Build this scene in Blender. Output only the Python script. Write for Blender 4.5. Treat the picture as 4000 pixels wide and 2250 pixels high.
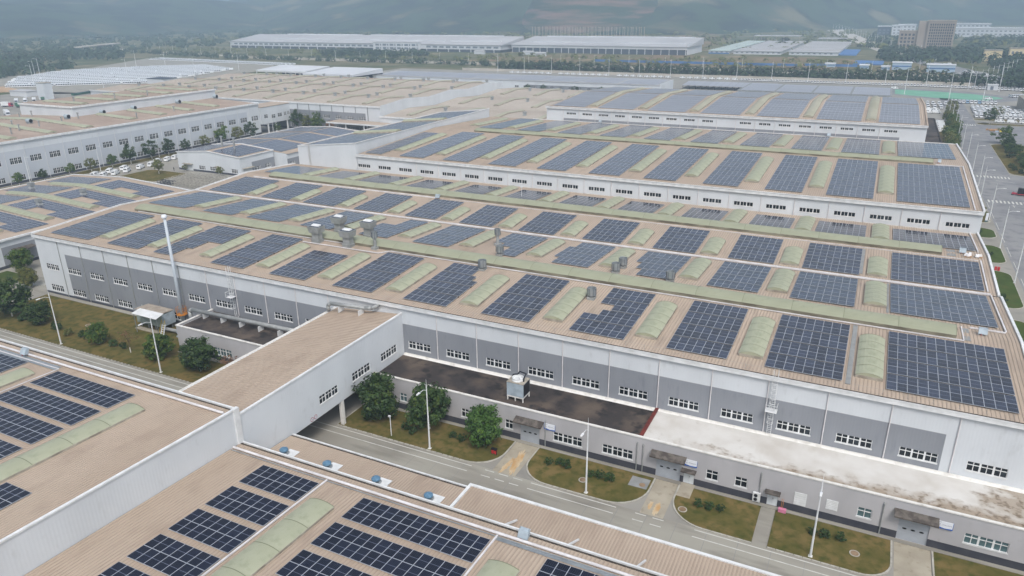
import bpy, math, random
from mathutils import Vector, Matrix
R = random.Random(7)
for o in list(bpy.data.objects): bpy.data.objects.remove(o, do_unlink=True)
scn = bpy.context.scene
COL = scn.collection
PI = math.pi

# ------------------------------------------------------------------ camera, sky, sun, exposure
CAMH = 64.0
RM = ((0.897536, 0.15040005, -0.41449843), (0.44086005, -0.32411499, 0.83701367), (-0.00845825, -0.9339857, -0.35721025))
cam = bpy.data.cameras.new('camera'); camo = bpy.data.objects.new('camera', cam); COL.objects.link(camo)
cam.sensor_width = 36.0; cam.lens = 36.0 * 2865 / 4000; cam.clip_start = 0.5; cam.clip_end = 20000
camo.matrix_world = Matrix(((RM[0][0], -RM[0][1], -RM[0][2], 0), (RM[1][0], -RM[1][1], -RM[1][2], 0), (RM[2][0], -RM[2][1], -RM[2][2], CAMH), (0, 0, 0, 1)))
scn.camera = camo
SUN_EL, SUN_AZ = math.radians(52), math.radians(38)     # azimuth of the sun measured from -Y towards +X
wld = bpy.data.worlds.new('World'); scn.world = wld; wld.use_nodes = True
wn = wld.node_tree.nodes; wl = wld.node_tree.links
sky = wn.new('ShaderNodeTexSky'); sky.sky_type = 'NISHITA'; sky.sun_disc = False
sky.sun_elevation = SUN_EL; sky.sun_rotation = PI - SUN_AZ
sky.altitude = 100; sky.air_density = 1.0; sky.dust_density = 5.0; sky.ozone_density = 1.0
hs = wn.new('ShaderNodeHueSaturation'); hs.inputs['Saturation'].default_value = 0.4
wl.new(sky.outputs[0], hs.inputs['Color'])
# soft cloud cover, the same all over the sky
ctc = wn.new('ShaderNodeTexCoord'); cn = wn.new('ShaderNodeTexNoise'); cn.inputs['Scale'].default_value = 3.2; cn.inputs['Detail'].default_value = 5; wl.new(ctc.outputs['Generated'], cn.inputs['Vector'])
cr_ = wn.new('ShaderNodeMapRange'); cr_.inputs[1].default_value = .35; cr_.inputs[2].default_value = .65; cr_.inputs[3].default_value = .72; cr_.inputs[4].default_value = 1.28; wl.new(cn.outputs[0], cr_.inputs[0])
cm_ = wn.new('ShaderNodeVectorMath'); cm_.operation = 'SCALE'; wl.new(hs.outputs[0], cm_.inputs[0]); wl.new(cr_.outputs[0], cm_.inputs['Scale']); wl.new(cm_.outputs[0], wn['Background'].inputs[0])
wn['Background'].inputs[1].default_value = 0.13
sl = bpy.data.lights.new('sun', 'SUN'); sl.energy = 1.5; sl.angle = math.radians(18); sl.color = (1.0, 0.955, 0.9)
so = bpy.data.objects.new('sun', sl); COL.objects.link(so); so.location = (60, -60, 300)
sd = Vector((math.sin(SUN_AZ) * math.cos(SUN_EL), -math.cos(SUN_AZ) * math.cos(SUN_EL), math.sin(SUN_EL)))
so.rotation_euler = sd.to_track_quat('Z', 'Y').to_euler()
scn.view_settings.view_transform = 'Standard'; scn.view_settings.look = 'None'
scn.view_settings.exposure = 0.36; scn.view_settings.gamma = 1.0
try: scn.view_settings.use_curve_mapping = False
except Exception: pass
scn.render.engine = 'CYCLES'
cy = scn.cycles; cy.max_bounces = 5; cy.diffuse_bounces = 2; cy.glossy_bounces = 2; cy.transmission_bounces = 3
cy.volume_bounces = 1; cy.transparent_max_bounces = 6; cy.use_denoising = True; cy.caustics_reflective = False; cy.caustics_refractive = False
cy.use_adaptive_sampling = False

# ------------------------------------------------------------------ materials
def lin(r, g, b):
    f = lambda c: (c / 255) / 12.92 if c <= 10.3 else ((c / 255 + 0.055) / 1.055) ** 2.4
    return (f(r), f(g), f(b), 1)
MATS = {}
def mat(name, col, rough=0.7, col2=None, ns=0.4, nscale=(1, 1, 1), nstr=1.0, lo=0.35, hi=0.65, bump=None, spec=0.3, metal=0.0, col3=None, ns3=3.0, lo3=.5, hi3=.7, rnd=0.0, coat=0, detail=5):
    m = bpy.data.materials.new(name); m.use_nodes = True; N = m.node_tree.nodes; L = m.node_tree.links
    b = N['Principled BSDF']; b.inputs['Roughness'].default_value = rough; b.inputs['Metallic'].default_value = metal
    b.inputs['Specular IOR Level'].default_value = spec; b.inputs['Base Color'].default_value = col
    if coat: b.inputs['Coat Weight'].default_value = coat; b.inputs['Coat Roughness'].default_value = 0.06
    cur = None
    tc = N.new('ShaderNodeTexCoord')
    def noise(scale, vec_scale, lo, hi):
        mp = N.new('ShaderNodeMapping'); mp.inputs['Scale'].default_value = vec_scale; L.new(tc.outputs['Object'], mp.inputs[0])
        n = N.new('ShaderNodeTexNoise'); n.inputs['Scale'].default_value = scale; n.inputs['Detail'].default_value = detail; L.new(mp.outputs[0], n.inputs['Vector'])
        r = N.new('ShaderNodeMapRange'); r.inputs[1].default_value = lo; r.inputs[2].default_value = hi; L.new(n.outputs[0], r.inputs[0]); return r.outputs[0]
    def mix(a, bcol, fac):
        x = N.new('ShaderNodeMix'); x.data_type = 'RGBA'; L.new(fac, x.inputs[0])
        if isinstance(a, tuple): x.inputs[6].default_value = a
        else: L.new(a, x.inputs[6])
        x.inputs[7].default_value = bcol; return x.outputs[2]
    cur = col
    if col2: cur = mix(cur, col2, noise(ns, nscale, lo, hi))
    if col3: cur = mix(cur, col3, noise(ns3, nscale, lo3, hi3))
    if rnd:
        oi = N.new('ShaderNodeObjectInfo'); hv = N.new('ShaderNodeHueSaturation'); mr = N.new('ShaderNodeMapRange')
        mr.inputs[3].default_value = 1 - rnd; mr.inputs[4].default_value = 1 + rnd; L.new(oi.outputs['Random'], mr.inputs[0]); L.new(mr.outputs[0], hv.inputs['Value'])
        if isinstance(cur, tuple): hv.inputs['Color'].default_value = cur
        else: L.new(cur, hv.inputs['Color'])
        cur = hv.outputs[0]
    if not isinstance(cur, tuple): L.new(cur, b.inputs['Base Color'])
    if bump:
        kind, sc, st = bump
        bp = N.new('ShaderNodeBump'); bp.inputs['Strength'].default_value = st; bp.inputs['Distance'].default_value = 0.03
        if kind == 'noise':
            n = N.new('ShaderNodeTexNoise'); n.inputs['Scale'].default_value = sc; n.inputs['Detail'].default_value = 4; L.new(tc.outputs['Object'], n.inputs['Vector']); L.new(n.outputs[0], bp.inputs['Height'])
        else:   # vertical cladding ribs: a sine of x + y
            sx = N.new('ShaderNodeSeparateXYZ'); L.new(tc.outputs['Object'], sx.inputs[0])
            a = N.new('ShaderNodeMath'); a.operation = 'ADD'; L.new(sx.outputs[0], a.inputs[0]); L.new(sx.outputs[1], a.inputs[1])
            k = N.new('ShaderNodeMath'); k.operation = 'MULTIPLY'; L.new(a.outputs[0], k.inputs[0]); k.inputs[1].default_value = 2 * PI / sc
            s = N.new('ShaderNodeMath'); s.operation = 'SINE'; L.new(k.outputs[0], s.inputs[0]); L.new(s.outputs[0], bp.inputs['Height'])
        L.new(bp.outputs[0], b.inputs['Normal'])
    MATS[name] = m; return m

mat('roof_tan', lin(188, 171, 154), .55, lin(174, 157, 141), .09, (1, .2, 1), col3=lin(142, 128, 115), ns3=.45, lo3=.54, hi3=.84, bump=None, spec=.35)
mat('roof_seam', lin(164, 149, 135), .7, lin(150, 136, 122), .4)
mat('roof_far', lin(188, 179, 168), .6, lin(176, 167, 156), .05, col3=lin(164, 154, 143), ns3=.3, lo3=.55, hi3=.8)
mat('roof_tan_near', lin(184, 167, 150), .55, lin(173, 155, 138), .08, (1, .3, 1), col3=lin(150, 132, 116), ns3=.5, lo3=.52, hi3=.85)
mat('roof_brown', lin(168, 149, 137), .6, lin(152, 134, 122), .05, (1, 1, 1), col3=lin(186, 170, 158), ns3=.09, lo3=.5, hi3=.75)
mat('white_clad', lin(214, 219, 224), .45, lin(205, 210, 215), .15, (1, 1, .4), col3=lin(190, 194, 197), ns3=1.1, lo3=.6, hi3=.9, bump=('rib', .42, .10), spec=.4)
mat('pale_clad', lin(196, 202, 210), .45, lin(190, 196, 205), .12, (1, 1, .4), spec=.4)
mat('grey_clad', lin(144, 148, 155), .45, lin(136, 140, 147), .15, (1, 1, .3), col3=lin(122, 127, 136), ns3=1.1, lo3=.58, hi3=.9, bump=('rib', .42, .12), spec=.4)
mat('plinth', lin(76, 79, 89), .6, lin(66, 69, 78), .4)
mat('plinth_dark', lin(60, 62, 72), .7, lin(72, 73, 80), .6)
mat('stucco', lin(186, 185, 188), .85, lin(174, 173, 176), .25, (1, 1, .5), col3=lin(140, 137, 136), ns3=.7, lo3=.66, hi3=.9)
mat('stucco_grey', lin(150, 152, 160), .85, lin(140, 142, 150), .3)
mat('trim', lin(232, 234, 236), .4, lin(214, 216, 217), .8, spec=.4)
mat('trim_dirty', lin(226, 224, 220), .6, lin(190, 186, 178), .9, (1, 1, 1), lo=.5, hi=.8)
mat('pipe_white', lin(226, 224, 226), .35, lin(206, 203, 204), .6, spec=.5)
mat('galv', lin(172, 178, 182), .4, lin(150, 156, 160), .7, metal=.55)
mat('galv_dull', lin(166, 169, 170), .6, lin(146, 149, 148), .9, metal=.2)
mat('black_pipe', lin(34, 38, 46), .4)
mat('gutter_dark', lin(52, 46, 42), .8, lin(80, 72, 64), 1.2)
mat('glass_win', lin(28, 33, 38), .08, lin(42, 49, 54), .6, spec=.3, rnd=.6)  # random tint per pane paints in varying reflections
mat('glass_teal', lin(92, 116, 120), .1, lin(70, 92, 98), .8, spec=.6)
mat('green_far', lin(170, 168, 150), .6, lin(158, 156, 138), .1)
mat('green_frp', lin(170, 173, 150), .5, lin(158, 161, 137), .2, (1, 1, 1), col3=lin(138, 144, 120), ns3=.9, lo3=.52, hi3=.85, spec=.35)
mat('green_joint', lin(126, 131, 110), .7)
mat('green_old', lin(162, 165, 143), .6, lin(148, 151, 129), .12, (1, 1, 1), col3=lin(132, 137, 116), ns3=.8, lo3=.6, hi3=.9)
mat('louver', lin(140, 136, 118), .7, lin(104, 98, 84), .3, (1, 3, 3), lo=.4, hi=.6)
mat('curb', lin(176, 170, 158), .7, lin(140, 133, 122), .8)
mat('walkway_grey', lin(150, 152, 152), .6, lin(132, 134, 134), .8)
mat('alu', lin(172, 178, 188), .4, spec=.4)
mat('alu_far', lin(196, 200, 206), .4, spec=.4)
mat('bitumen', lin(60, 55, 54), .85, lin(96, 85, 76), .22, (1, 1, 1), lo=.42, hi=.66, col3=lin(44, 41, 42), ns3=.5, lo3=.5, hi3=.66, bump=('noise', 6, .3))
mat('white_roof', lin(212, 210, 206), .8, lin(194, 189, 182), .22, (1, 1, 1), lo=.4, hi=.7)
def dirty_roof():      # grime with its own shape: soot along the coping, moss where the downspouts discharge
    m = MATS['white_roof']; N = m.node_tree.nodes; L = m.node_tree.links; b = N['Principled BSDF']; src = b.inputs['Base Color'].links[0].from_socket
    tc = N.new('ShaderNodeTexCoord'); sx = N.new('ShaderNodeSeparateXYZ'); L.new(tc.outputs['Object'], sx.inputs[0])
    def mr(v, a, c, lo=0, hi=1):
        r = N.new('ShaderNodeMapRange'); r.inputs[1].default_value = a; r.inputs[2].default_value = c; r.inputs[3].default_value = lo; r.inputs[4].default_value = hi; L.new(v, r.inputs[0]); return r.outputs[0]
    def mt(op, a, c):
        n = N.new('ShaderNodeMath'); n.operation = op; n.use_clamp = True
        for i, v in enumerate((a, c)):
            if isinstance(v, (int, float)): n.inputs[i].default_value = v
            else: L.new(v, n.inputs[i])
        return n.outputs[0]
    def nz(sc, d=8, vs=(1, 1, 1)):
        mp = N.new('ShaderNodeMapping'); mp.inputs['Scale'].default_value = vs; L.new(tc.outputs['Object'], mp.inputs[0]); n = N.new('ShaderNodeTexNoise'); n.inputs['Scale'].default_value = sc; n.inputs['Detail'].default_value = d; L.new(mp.outputs[0], n.inputs['Vector']); return n.outputs[0]
    # object space: origin of the annex mesh lies at world zero
    front = mr(sx.outputs[1], 90.3, 95.5, 1.0, 0.0); right = mr(sx.outputs[0], -20, 20, .12, .8); n1 = nz(.35); n2 = nz(1.4)
    f1 = mt('MULTIPLY', mr(mt('ADD', mt('MULTIPLY', front, mt('ADD', right, .25)), mr(n1, .3, .7, -.25, .25)), .28, .62), .85)
    end = mr(mt('ADD', mr(sx.outputs[0], 15, 24), mr(n1, .3, .7, -.45, .45)), .35, .8, 0, .75)
    cur = src
    for fac, col in ((mt('MAXIMUM', f1, end), lin(150, 134, 114)), (mt('MULTIPLY', mt('MAXIMUM', f1, end), mr(n2, .5, .66)), lin(104, 88, 70)), (mr(nz(.5, 6, (1, .5, 1)), .6, .78, 0, .4), lin(176, 168, 154))):
        x = N.new('ShaderNodeMix'); x.data_type = 'RGBA'; L.new(fac, x.inputs[0]); L.new(cur, x.inputs[6]); x.inputs[7].default_value = col; cur = x.outputs[2]
    L.new(cur, b.inputs['Base Color'])
dirty_roof()
mat('stain', lin(120, 98, 74), .9, lin(150, 128, 104), .8)
mat('red_paint', lin(120, 52, 44), .7, lin(94, 44, 40), 1.2)
mat('concrete', lin(160, 157, 147), .85, lin(145, 141, 132), .25, (.2, 1, 1), col3=lin(116, 112, 104), ns3=.45, lo3=.5, hi3=.78, bump=('noise', 8, .15))
mat('concrete_drive', lin(174, 166, 150), .85, lin(156, 148, 132), .3, (1, 1, 1), col3=lin(134, 125, 108), ns3=.9, lo3=.55, hi3=.8)
mat('rust_spill', lin(188, 152, 106), .9, lin(196, 178, 148), .9, (1, .5, 1), lo=.4, hi=.6)
mat('asphalt', lin(126, 127, 130), .9, lin(142, 142, 143), .06, (1, 1, 1), col3=lin(110, 111, 116), ns3=.3, lo3=.5, hi3=.75, bump=('noise', 8, .15))
mat('yard', lin(154, 151, 144), .9, lin(138, 135, 128), .05, (1, 1, 1), col3=lin(128, 126, 122), ns3=.2, lo3=.55, hi3=.78)
mat('lawn', lin(94, 88, 48), .95, lin(118, 102, 64), .22, (1, 1, 1), lo=.42, hi=.62, col3=lin(74, 78, 36), ns3=.8, lo3=.45, hi3=.7, bump=('noise', 10, .8), detail=8, spec=.1)
mat('lawn_dry', lin(114, 98, 58), .95, lin(92, 88, 48), .18, (1, 1, 1), col3=lin(78, 78, 40), ns3=.7, lo3=.45, hi3=.65, bump=('noise', 10, .8), detail=8, spec=.1)
mat('lawn_lush', lin(72, 88, 42), .95, lin(62, 76, 38), .5, (1, 1, 1), col3=lin(92, 92, 52), ns3=.25, lo3=.5, hi3=.75, bump=('noise', 10, .8), detail=8, spec=.1)
mat('kerb', lin(186, 183, 174), .85, lin(160, 156, 146), .9)
mat('paint_white', lin(206, 206, 200), .7, lin(172, 171, 164), .8, lo=.5, hi=.8)
mat('bark', lin(104, 88, 70), .9, lin(80, 66, 52), 2)
mat('bark_white', lin(215, 212, 204), .9)
mat('van_white', lin(236, 238, 240), .3, spec=.5, rnd=.04, coat=.3)
mat('van_glass', lin(40, 46, 54), .1, spec=.6)
mat('tyre', lin(38, 38, 40), .9)
mat('rim', lin(150, 152, 156), .4, metal=.4)
mat('bus_blue', lin(150, 180, 208), .35, spec=.5)
mat('navy_car', lin(38, 50, 66), .3, coat=.5)
mat('cab_green', lin(70, 112, 92), .4)
mat('cab_red', lin(176, 66, 84), .4)
mat('blue_turbine', lin(104, 140, 168), .4, lin(86, 122, 150), 4)
mat('sign_white', lin(228, 232, 240), .4)
mat('sign_blue', lin(38, 96, 186), .4)
mat('sign_ink', lin(120, 128, 146), .6)
mat('sign_red', lin(168, 60, 72), .6)
mat('door_grey', lin(176, 182, 190), .45, lin(164, 170, 178), .5)
mat('door_white', lin(214, 220, 224), .45)
mat('canopy_stone', lin(108, 102, 96), .9, lin(78, 72, 68), 1.2, (1, 1, 1), lo=.4, hi=.6)
mat('yellow', lin(196, 168, 40), .5)
mat('orange', lin(186, 120, 40), .6)
mat('black', lin(28, 28, 32), .6)
mat('red_bin', lin(190, 50, 50), .5)
mat('pink', lin(210, 130, 160), .6)
mat('cardboard', lin(186, 150, 112), .9, lin(160, 122, 86), 1.0)
mat('wrap_white', lin(232, 232, 234), .4)
mat('net_green', lin(118, 172, 148), .8, lin(106, 158, 134), .12)
mat('steel_blue', lin(176, 190, 200), .5, lin(150, 162, 172), .8)
mat('chimney_white', lin(188, 197, 206), .45)
mat('box_teal', lin(158, 170, 166), .5, lin(134, 146, 138), 1.1)
mat('rack', lin(190, 186, 176), .7, lin(150, 146, 138), 1.0)
mat('teal_skip', lin(64, 110, 96), .6)
mat('hill', lin(50, 68, 42), .95, lin(22, 34, 24), .012, (1, 1, 1), lo=.44, hi=.56, col3=lin(104, 100, 72), ns3=.006, lo3=.56, hi3=.66, spec=.05, detail=12)
mat('quarry', lin(170, 150, 140), .95, lin(112, 102, 92), .02, (.35, .35, 8), lo=.4, hi=.6, col3=lin(66, 78, 54), ns3=.01, lo3=.52, hi3=.66, spec=.05, detail=10)
mat('quarry_red', lin(122, 96, 84), .95, lin(70, 72, 52), .016, (.5, .5, 6), lo=.38, hi=.62, col3=lin(48, 64, 42), ns3=.012, lo3=.46, hi3=.56, spec=.05, detail=10)
mat('scrub_ground', lin(114, 110, 84), .95, lin(82, 90, 60), .012, (1, 1, 1), lo=.4, hi=.6, col3=lin(140, 130, 108), ns3=.02, lo3=.56, hi3=.72, spec=.05, detail=8)
mat('field_brown', lin(130, 112, 88), .95, lin(106, 104, 72), .02, (1, .4, 1), lo=.42, hi=.6, col3=lin(154, 136, 116), ns3=.03, lo3=.55, hi3=.75, spec=.05, detail=8)
mat('dirt', lin(190, 164, 136), .95, lin(168, 142, 114), .03, spec=.05)
mat('far_road', lin(196, 190, 180), .9, lin(178, 172, 162), .05)
mat('far_white', lin(212, 215, 219), .6, lin(198, 201, 206), .03)
mat('far_roof', lin(184, 184, 186), .6, lin(172, 172, 174), .02)
mat('far_dark', lin(74, 82, 94), .8)
mat('far_win', lin(110, 120, 132), .4)
mat('tower', lin(166, 154, 142), .8, lin(156, 144, 132), .05)
mat('tower_win', lin(48, 50, 58), .3)
mat('blue_sheet', lin(78, 122, 178), .6, lin(66, 106, 158), .1)
mat('blue_pale', lin(172, 192, 210), .6)
mat('shed_green', lin(184, 200, 196), .6)
mat('cream', lin(224, 206, 168), .8)
mat('bollard_yellow', lin(220, 200, 80), .6)

def leaf_mat(name, c1, c2, c3):
    m = mat(name, c1, .6, c2, .9, (1, 1, 1), lo=.4, hi=.6, col3=c3, ns3=2.6, lo3=.52, hi3=.7, rnd=.12, spec=.25); return m
leaf_mat('leaf_dark', lin(54, 76, 36), lin(38, 58, 30), lin(88, 104, 46))
leaf_mat('leaf_mid', lin(74, 98, 38), lin(52, 78, 32), lin(116, 126, 48))
leaf_mat('leaf_bright', lin(68, 98, 40), lin(50, 78, 32), lin(94, 120, 50))
leaf_mat('leaf_olive', lin(104, 110, 58), lin(84, 92, 48), lin(140, 132, 68))
leaf_mat('leaf_dry', lin(130, 96, 72), lin(100, 76, 58), lin(150, 120, 84))
leaf_mat('leaf_far', lin(52, 74, 46), lin(40, 60, 40), lin(74, 88, 50))

# solar glass: cell grid, mid line, per panel tint
def solar(name, grid, c1, c2, rough=.12, cols=6, rows=24, midw=.010, dust=.12, spec=.5):
    m = bpy.data.materials.new(name); m.use_nodes = True; N = m.node_tree.nodes; L = m.node_tree.links; b = N['Principled BSDF']
    b.inputs['Roughness'].default_value = rough; b.inputs['IOR'].default_value = 1.5; b.inputs['Specular IOR Level'].default_value = spec
    tc = N.new('ShaderNodeTexCoord'); sx = N.new('ShaderNodeSeparateXYZ'); L.new(tc.outputs['Generated'], sx.inputs[0])
    def math_(op, a, bb=None):
        n = N.new('ShaderNodeMath'); n.operation = op
        for i, v in enumerate((a, bb)):
            if v is None: continue
            if isinstance(v, (int, float)): n.inputs[i].default_value = v
            else: L.new(v, n.inputs[i])
        return n.outputs[0]
    def line(src, count, w):
        f = math_('FRACT', math_('MULTIPLY', src, count)); return math_('LESS_THAN', math_('MINIMUM', f, math_('SUBTRACT', 1, f)), w)
    oi = N.new('ShaderNodeObjectInfo')
    mx = N.new('ShaderNodeMix'); mx.data_type = 'RGBA'; mx.inputs[6].default_value = c1; mx.inputs[7].default_value = c2
    if grid == 'row':
        # one mesh carries a strip of panels: tint by a cell hash, lines by counts baked into the uv-like generated range
        L.new(oi.outputs['Random'], mx.inputs[0]); cur = mx.outputs[2]
    else:
        L.new(oi.outputs['Random'], mx.inputs[0]); cur = mx.outputs[2]
    if grid == 'panel':
        fine = math_('MULTIPLY', math_('MAXIMUM', line(sx.outputs[0], cols, .03), line(sx.outputs[1], rows, .02)), .30)
        m2 = N.new('ShaderNodeMix'); m2.data_type = 'RGBA'; L.new(fine, m2.inputs[0]); L.new(cur, m2.inputs[6]); m2.inputs[7].default_value = lin(110, 122, 150)
        mid = math_('LESS_THAN', math_('ABSOLUTE', math_('SUBTRACT', sx.outputs[1], .5)), midw)
        m3 = N.new('ShaderNodeMix'); m3.data_type = 'RGBA'; L.new(math_('MULTIPLY', mid, .55), m3.inputs[0]); L.new(m2.outputs[2], m3.inputs[6]); m3.inputs[7].default_value = lin(150, 160, 184)
        cur = m3.outputs[2]
    nz = N.new('ShaderNodeTexNoise'); nz.inputs['Scale'].default_value = .6; L.new(tc.outputs['Object'], nz.inputs[0])
    m4 = N.new('ShaderNodeMix'); m4.data_type = 'RGBA'; L.new(math_('MULTIPLY', nz.outputs[0], dust), m4.inputs[0]); L.new(cur, m4.inputs[6]); m4.inputs[7].default_value = lin(160, 158, 160)
    L.new(m4.outputs[2], b.inputs['Base Color']); MATS[name] = m
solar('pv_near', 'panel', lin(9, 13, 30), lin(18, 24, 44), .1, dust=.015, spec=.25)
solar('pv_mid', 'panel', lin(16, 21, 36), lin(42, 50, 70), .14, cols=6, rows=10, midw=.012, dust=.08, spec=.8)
solar('pv_back', 'panel', lin(46, 51, 64), lin(66, 71, 86), .18, cols=6, rows=10, midw=.012, dust=.14, spec=.8)  # base raised to paint in glancing sky reflection; dust mixed on top
solar('pv_far', 'row', lin(118, 121, 131), lin(130, 133, 143), .3, dust=.2, spec=.7)  # grazing sky and haze reflection painted into the greyer base
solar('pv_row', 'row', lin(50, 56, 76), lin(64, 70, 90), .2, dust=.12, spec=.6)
solar('pv_pale', 'row', lin(148, 151, 160), lin(158, 161, 170), .35, dust=.2, spec=.6)  # base paled further, sky reflection at grazing angles painted in

# ------------------------------------------------------------------ helpers
WL = {}
def link(o, parent=None, loc=(0, 0, 0)):
    """link o so that its origin ends at world position loc"""
    COL.objects.link(o); WL[o.name] = Vector(loc)
    if parent is not None:
        o.parent = parent; o.location = Vector(loc) - WL[parent.name]
    else: o.location = loc
    return o
def tag(o, label=None, cat=None, group=None, kind=None):
    if label: o['label'] = label
    if cat: o['category'] = cat
    if group: o['group'] = group
    if kind: o['kind'] = kind
    return o
def thing(name, label, cat, loc=(0, 0, 0), group=None):
    return tag(link(bpy.data.objects.new(name, None), None, loc), label, cat, group)
class MB:
    def __init__(s): s.v = []; s.f = []; s.m = []
    def quad(s, a, b, c, d, m=0):
        n = len(s.v); s.v += [a, b, c, d]; s.f.append((n, n + 1, n + 2, n + 3)); s.m.append(m); return s
    def poly(s, pts, m=0):
        n = len(s.v); s.v += list(pts); s.f.append(tuple(range(n, n + len(pts)))); s.m.append(m); return s
    def box(s, x0, y0, z0, x1, y1, z1, m=0):
        n = len(s.v); s.v += [(x0, y0, z0), (x1, y0, z0), (x1, y1, z0), (x0, y1, z0), (x0, y0, z1), (x1, y0, z1), (x1, y1, z1), (x0, y1, z1)]
        for q in ((3, 2, 1, 0), (4, 5, 6, 7), (0, 1, 5, 4), (1, 2, 6, 5), (2, 3, 7, 6), (3, 0, 4, 7)): s.f.append(tuple(n + i for i in q)); s.m.append(m)
        return s
    def hexa(s, b4, t4, m=0):
        n = len(s.v); s.v += list(b4) + list(t4)
        for q in ((3, 2, 1, 0), (4, 5, 6, 7), (0, 1, 5, 4), (1, 2, 6, 5), (2, 3, 7, 6), (3, 0, 4, 7)): s.f.append(tuple(n + i for i in q)); s.m.append(m)
        return s
    def bar(s, p, q, w, t, m=0):
        p = Vector(p); q = Vector(q); d = (q - p).normalized(); u = d.cross(Vector((0, 0, 1)))
        if u.length < 1e-4: u = Vector((1, 0, 0))
        u.normalize(); k = u.cross(d); u = u * w / 2; k = k * t / 2
        return s.hexa([tuple(p - u - k), tuple(p + u - k), tuple(p + u + k), tuple(p - u + k)], [tuple(q - u - k), tuple(q + u - k), tuple(q + u + k), tuple(q - u + k)], m)
    def cyl(s, p, q, r0, r1=None, n=8, m=0, cap=True):
        r1 = r0 if r1 is None else r1; p = Vector(p); q = Vector(q); d = (q - p).normalized()
        u = d.cross(Vector((0, 0, 1)) if abs(d.z) < .95 else Vector((1, 0, 0))).normalized(); k = d.cross(u); b = len(s.v)
        for c, r in ((p, r0), (q, r1)):
            for i in range(n):
                a = 2 * PI * i / n; s.v.append(tuple(c + u * (r * math.cos(a)) + k * (r * math.sin(a))))
        for i in range(n):
            j = (i + 1) % n; s.f.append((b + i, b + j, b + n + j, b + n + i)); s.m.append(m)
        if cap: s.f.append(tuple(b + i for i in range(n))[::-1]); s.m.append(m); s.f.append(tuple(b + n + i for i in range(n))); s.m.append(m)
        return s
    def path(s, pts, r, n=8, m=0):
        for a, b in zip(pts, pts[1:]): s.cyl(a, b, r, r, n, m)
        return s
    def lathe(s, c, prof, n=12, m=0):
        b = len(s.v)
        for r, z in prof:
            for i in range(n): a = 2 * PI * i / n; s.v.append((c[0] + r * math.cos(a), c[1] + r * math.sin(a), c[2] + z))
        for k in range(len(prof) - 1):
            for i in range(n):
                j = (i + 1) % n; s.f.append((b + k * n + i, b + k * n + j, b + (k + 1) * n + j, b + (k + 1) * n + i)); s.m.append(m)
        s.f.append(tuple(b + (len(prof) - 1) * n + i for i in range(n))); s.m.append(m); return s
    def mesh(s, name, mats, smooth=False):
        me = bpy.data.meshes.new(name); me.from_pydata([tuple(v) for v in s.v], [], s.f)
        for k in (mats if isinstance(mats, (list, tuple)) else [mats]): me.materials.append(MATS[k])
        if any(s.m): me.polygons.foreach_set('material_index', s.m)
        if smooth: me.polygons.foreach_set('use_smooth', [True] * len(s.f))
        me.update(); return me
    def build(s, name, mats, parent=None, smooth=False, loc=None):
        """vertices are world coordinates"""
        o = bpy.data.objects.new(name, s.mesh(name, mats, smooth)); COL.objects.link(o); WL[o.name] = Vector((0, 0, 0))
        if parent is not None: o.parent = parent; o.location = -WL[parent.name]
        return o
def inst(name, me, parent, loc, rz=0, rx=0, sc=None):
    o = bpy.data.objects.new(name, me); link(o, parent, loc)
    if rz or rx: o.rotation_euler = (rx, 0, rz)
    if sc: o.scale = sc
    return o
def text_mesh(name, body, size, m, parent, loc, rot):
    cu = bpy.data.curves.new(name, 'FONT'); cu.body = body; cu.size = size; cu.align_x = 'CENTER'; cu.align_y = 'CENTER'; tmp = bpy.data.objects.new(name + '_curve', cu); COL.objects.link(tmp)
    me = bpy.data.meshes.new_from_object(tmp.evaluated_get(bpy.context.evaluated_depsgraph_get())); bpy.data.objects.remove(tmp); me.materials.clear(); me.materials.append(MATS[m])
    o = bpy.data.objects.new(name, me); link(o, parent, loc); o.rotation_euler = rot; return o
def struct(name, mb, mats, **k): return tag(mb.build(name, mats, **k), kind='structure')
def kids(o): return [c for c in bpy.data.objects if c.parent == o]
def copy_tree(o, tree, loc, rz=0, label=None, group=None, sc=None):
    """tree: {object: [children]}; copies a thing with parts and sub-parts"""
    r = o.copy(); COL.objects.link(r); r.location = loc; r.rotation_euler = (0, 0, rz); WL[r.name] = Vector(loc)
    if sc: r.scale = sc
    if label: r['label'] = label
    if group: r['group'] = group
    def rec(src, dst):
        for c in tree.get(src.name, []):
            d = c.copy(); COL.objects.link(d); d.parent = dst; rec(c, d)
    rec(o, r); return r
def tree_of(o):
    t = {}
    def rec(x):
        t[x.name] = list(x.children)
        for c in x.children: rec(c)
    bpy.context.view_layer.update(); rec(o); return t
def nthn(n): return f"{n}{'th' if 10 <= n % 100 <= 20 else {1: 'st', 2: 'nd', 3: 'rd'}.get(n % 10, 'th')}"
ORD = ['', 'first', 'second', 'third', 'fourth', 'fifth', 'sixth', 'seventh', 'eighth', 'ninth', 'tenth', 'eleventh', 'twelfth', 'thirteenth']

def corrugated(mb, axis, a0, a1, b0, z0, b1, z1, rib=.6, hgt=.06, m=0, w=.17):
    """ribbed sheet; ribs run along the slope (from b0,z0 to b1,z1), repeat along axis a"""
    n = max(1, int(round((a1 - a0) / rib))); p = (a1 - a0) / n; prof = []
    for i in range(n):
        s = a0 + i * p; prof += [(s, 0), (s + p - w, 0), (s + p - w * .66, hgt), (s + p - w * .34, hgt)]
    prof.append((a1, 0)); b = len(mb.v); k = len(prof)
    for bb, zz in ((b0, z0), (b1, z1)):
        for s, h in prof: mb.v.append((s, bb, zz + h) if axis == 'x' else (bb, s, zz + h))
    for i in range(k - 1): mb.f.append((b + i, b + i + 1, b + k + i + 1, b + k + i)); mb.m.append(1 if i % 4 in (1, 3) else m)
    return mb

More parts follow.
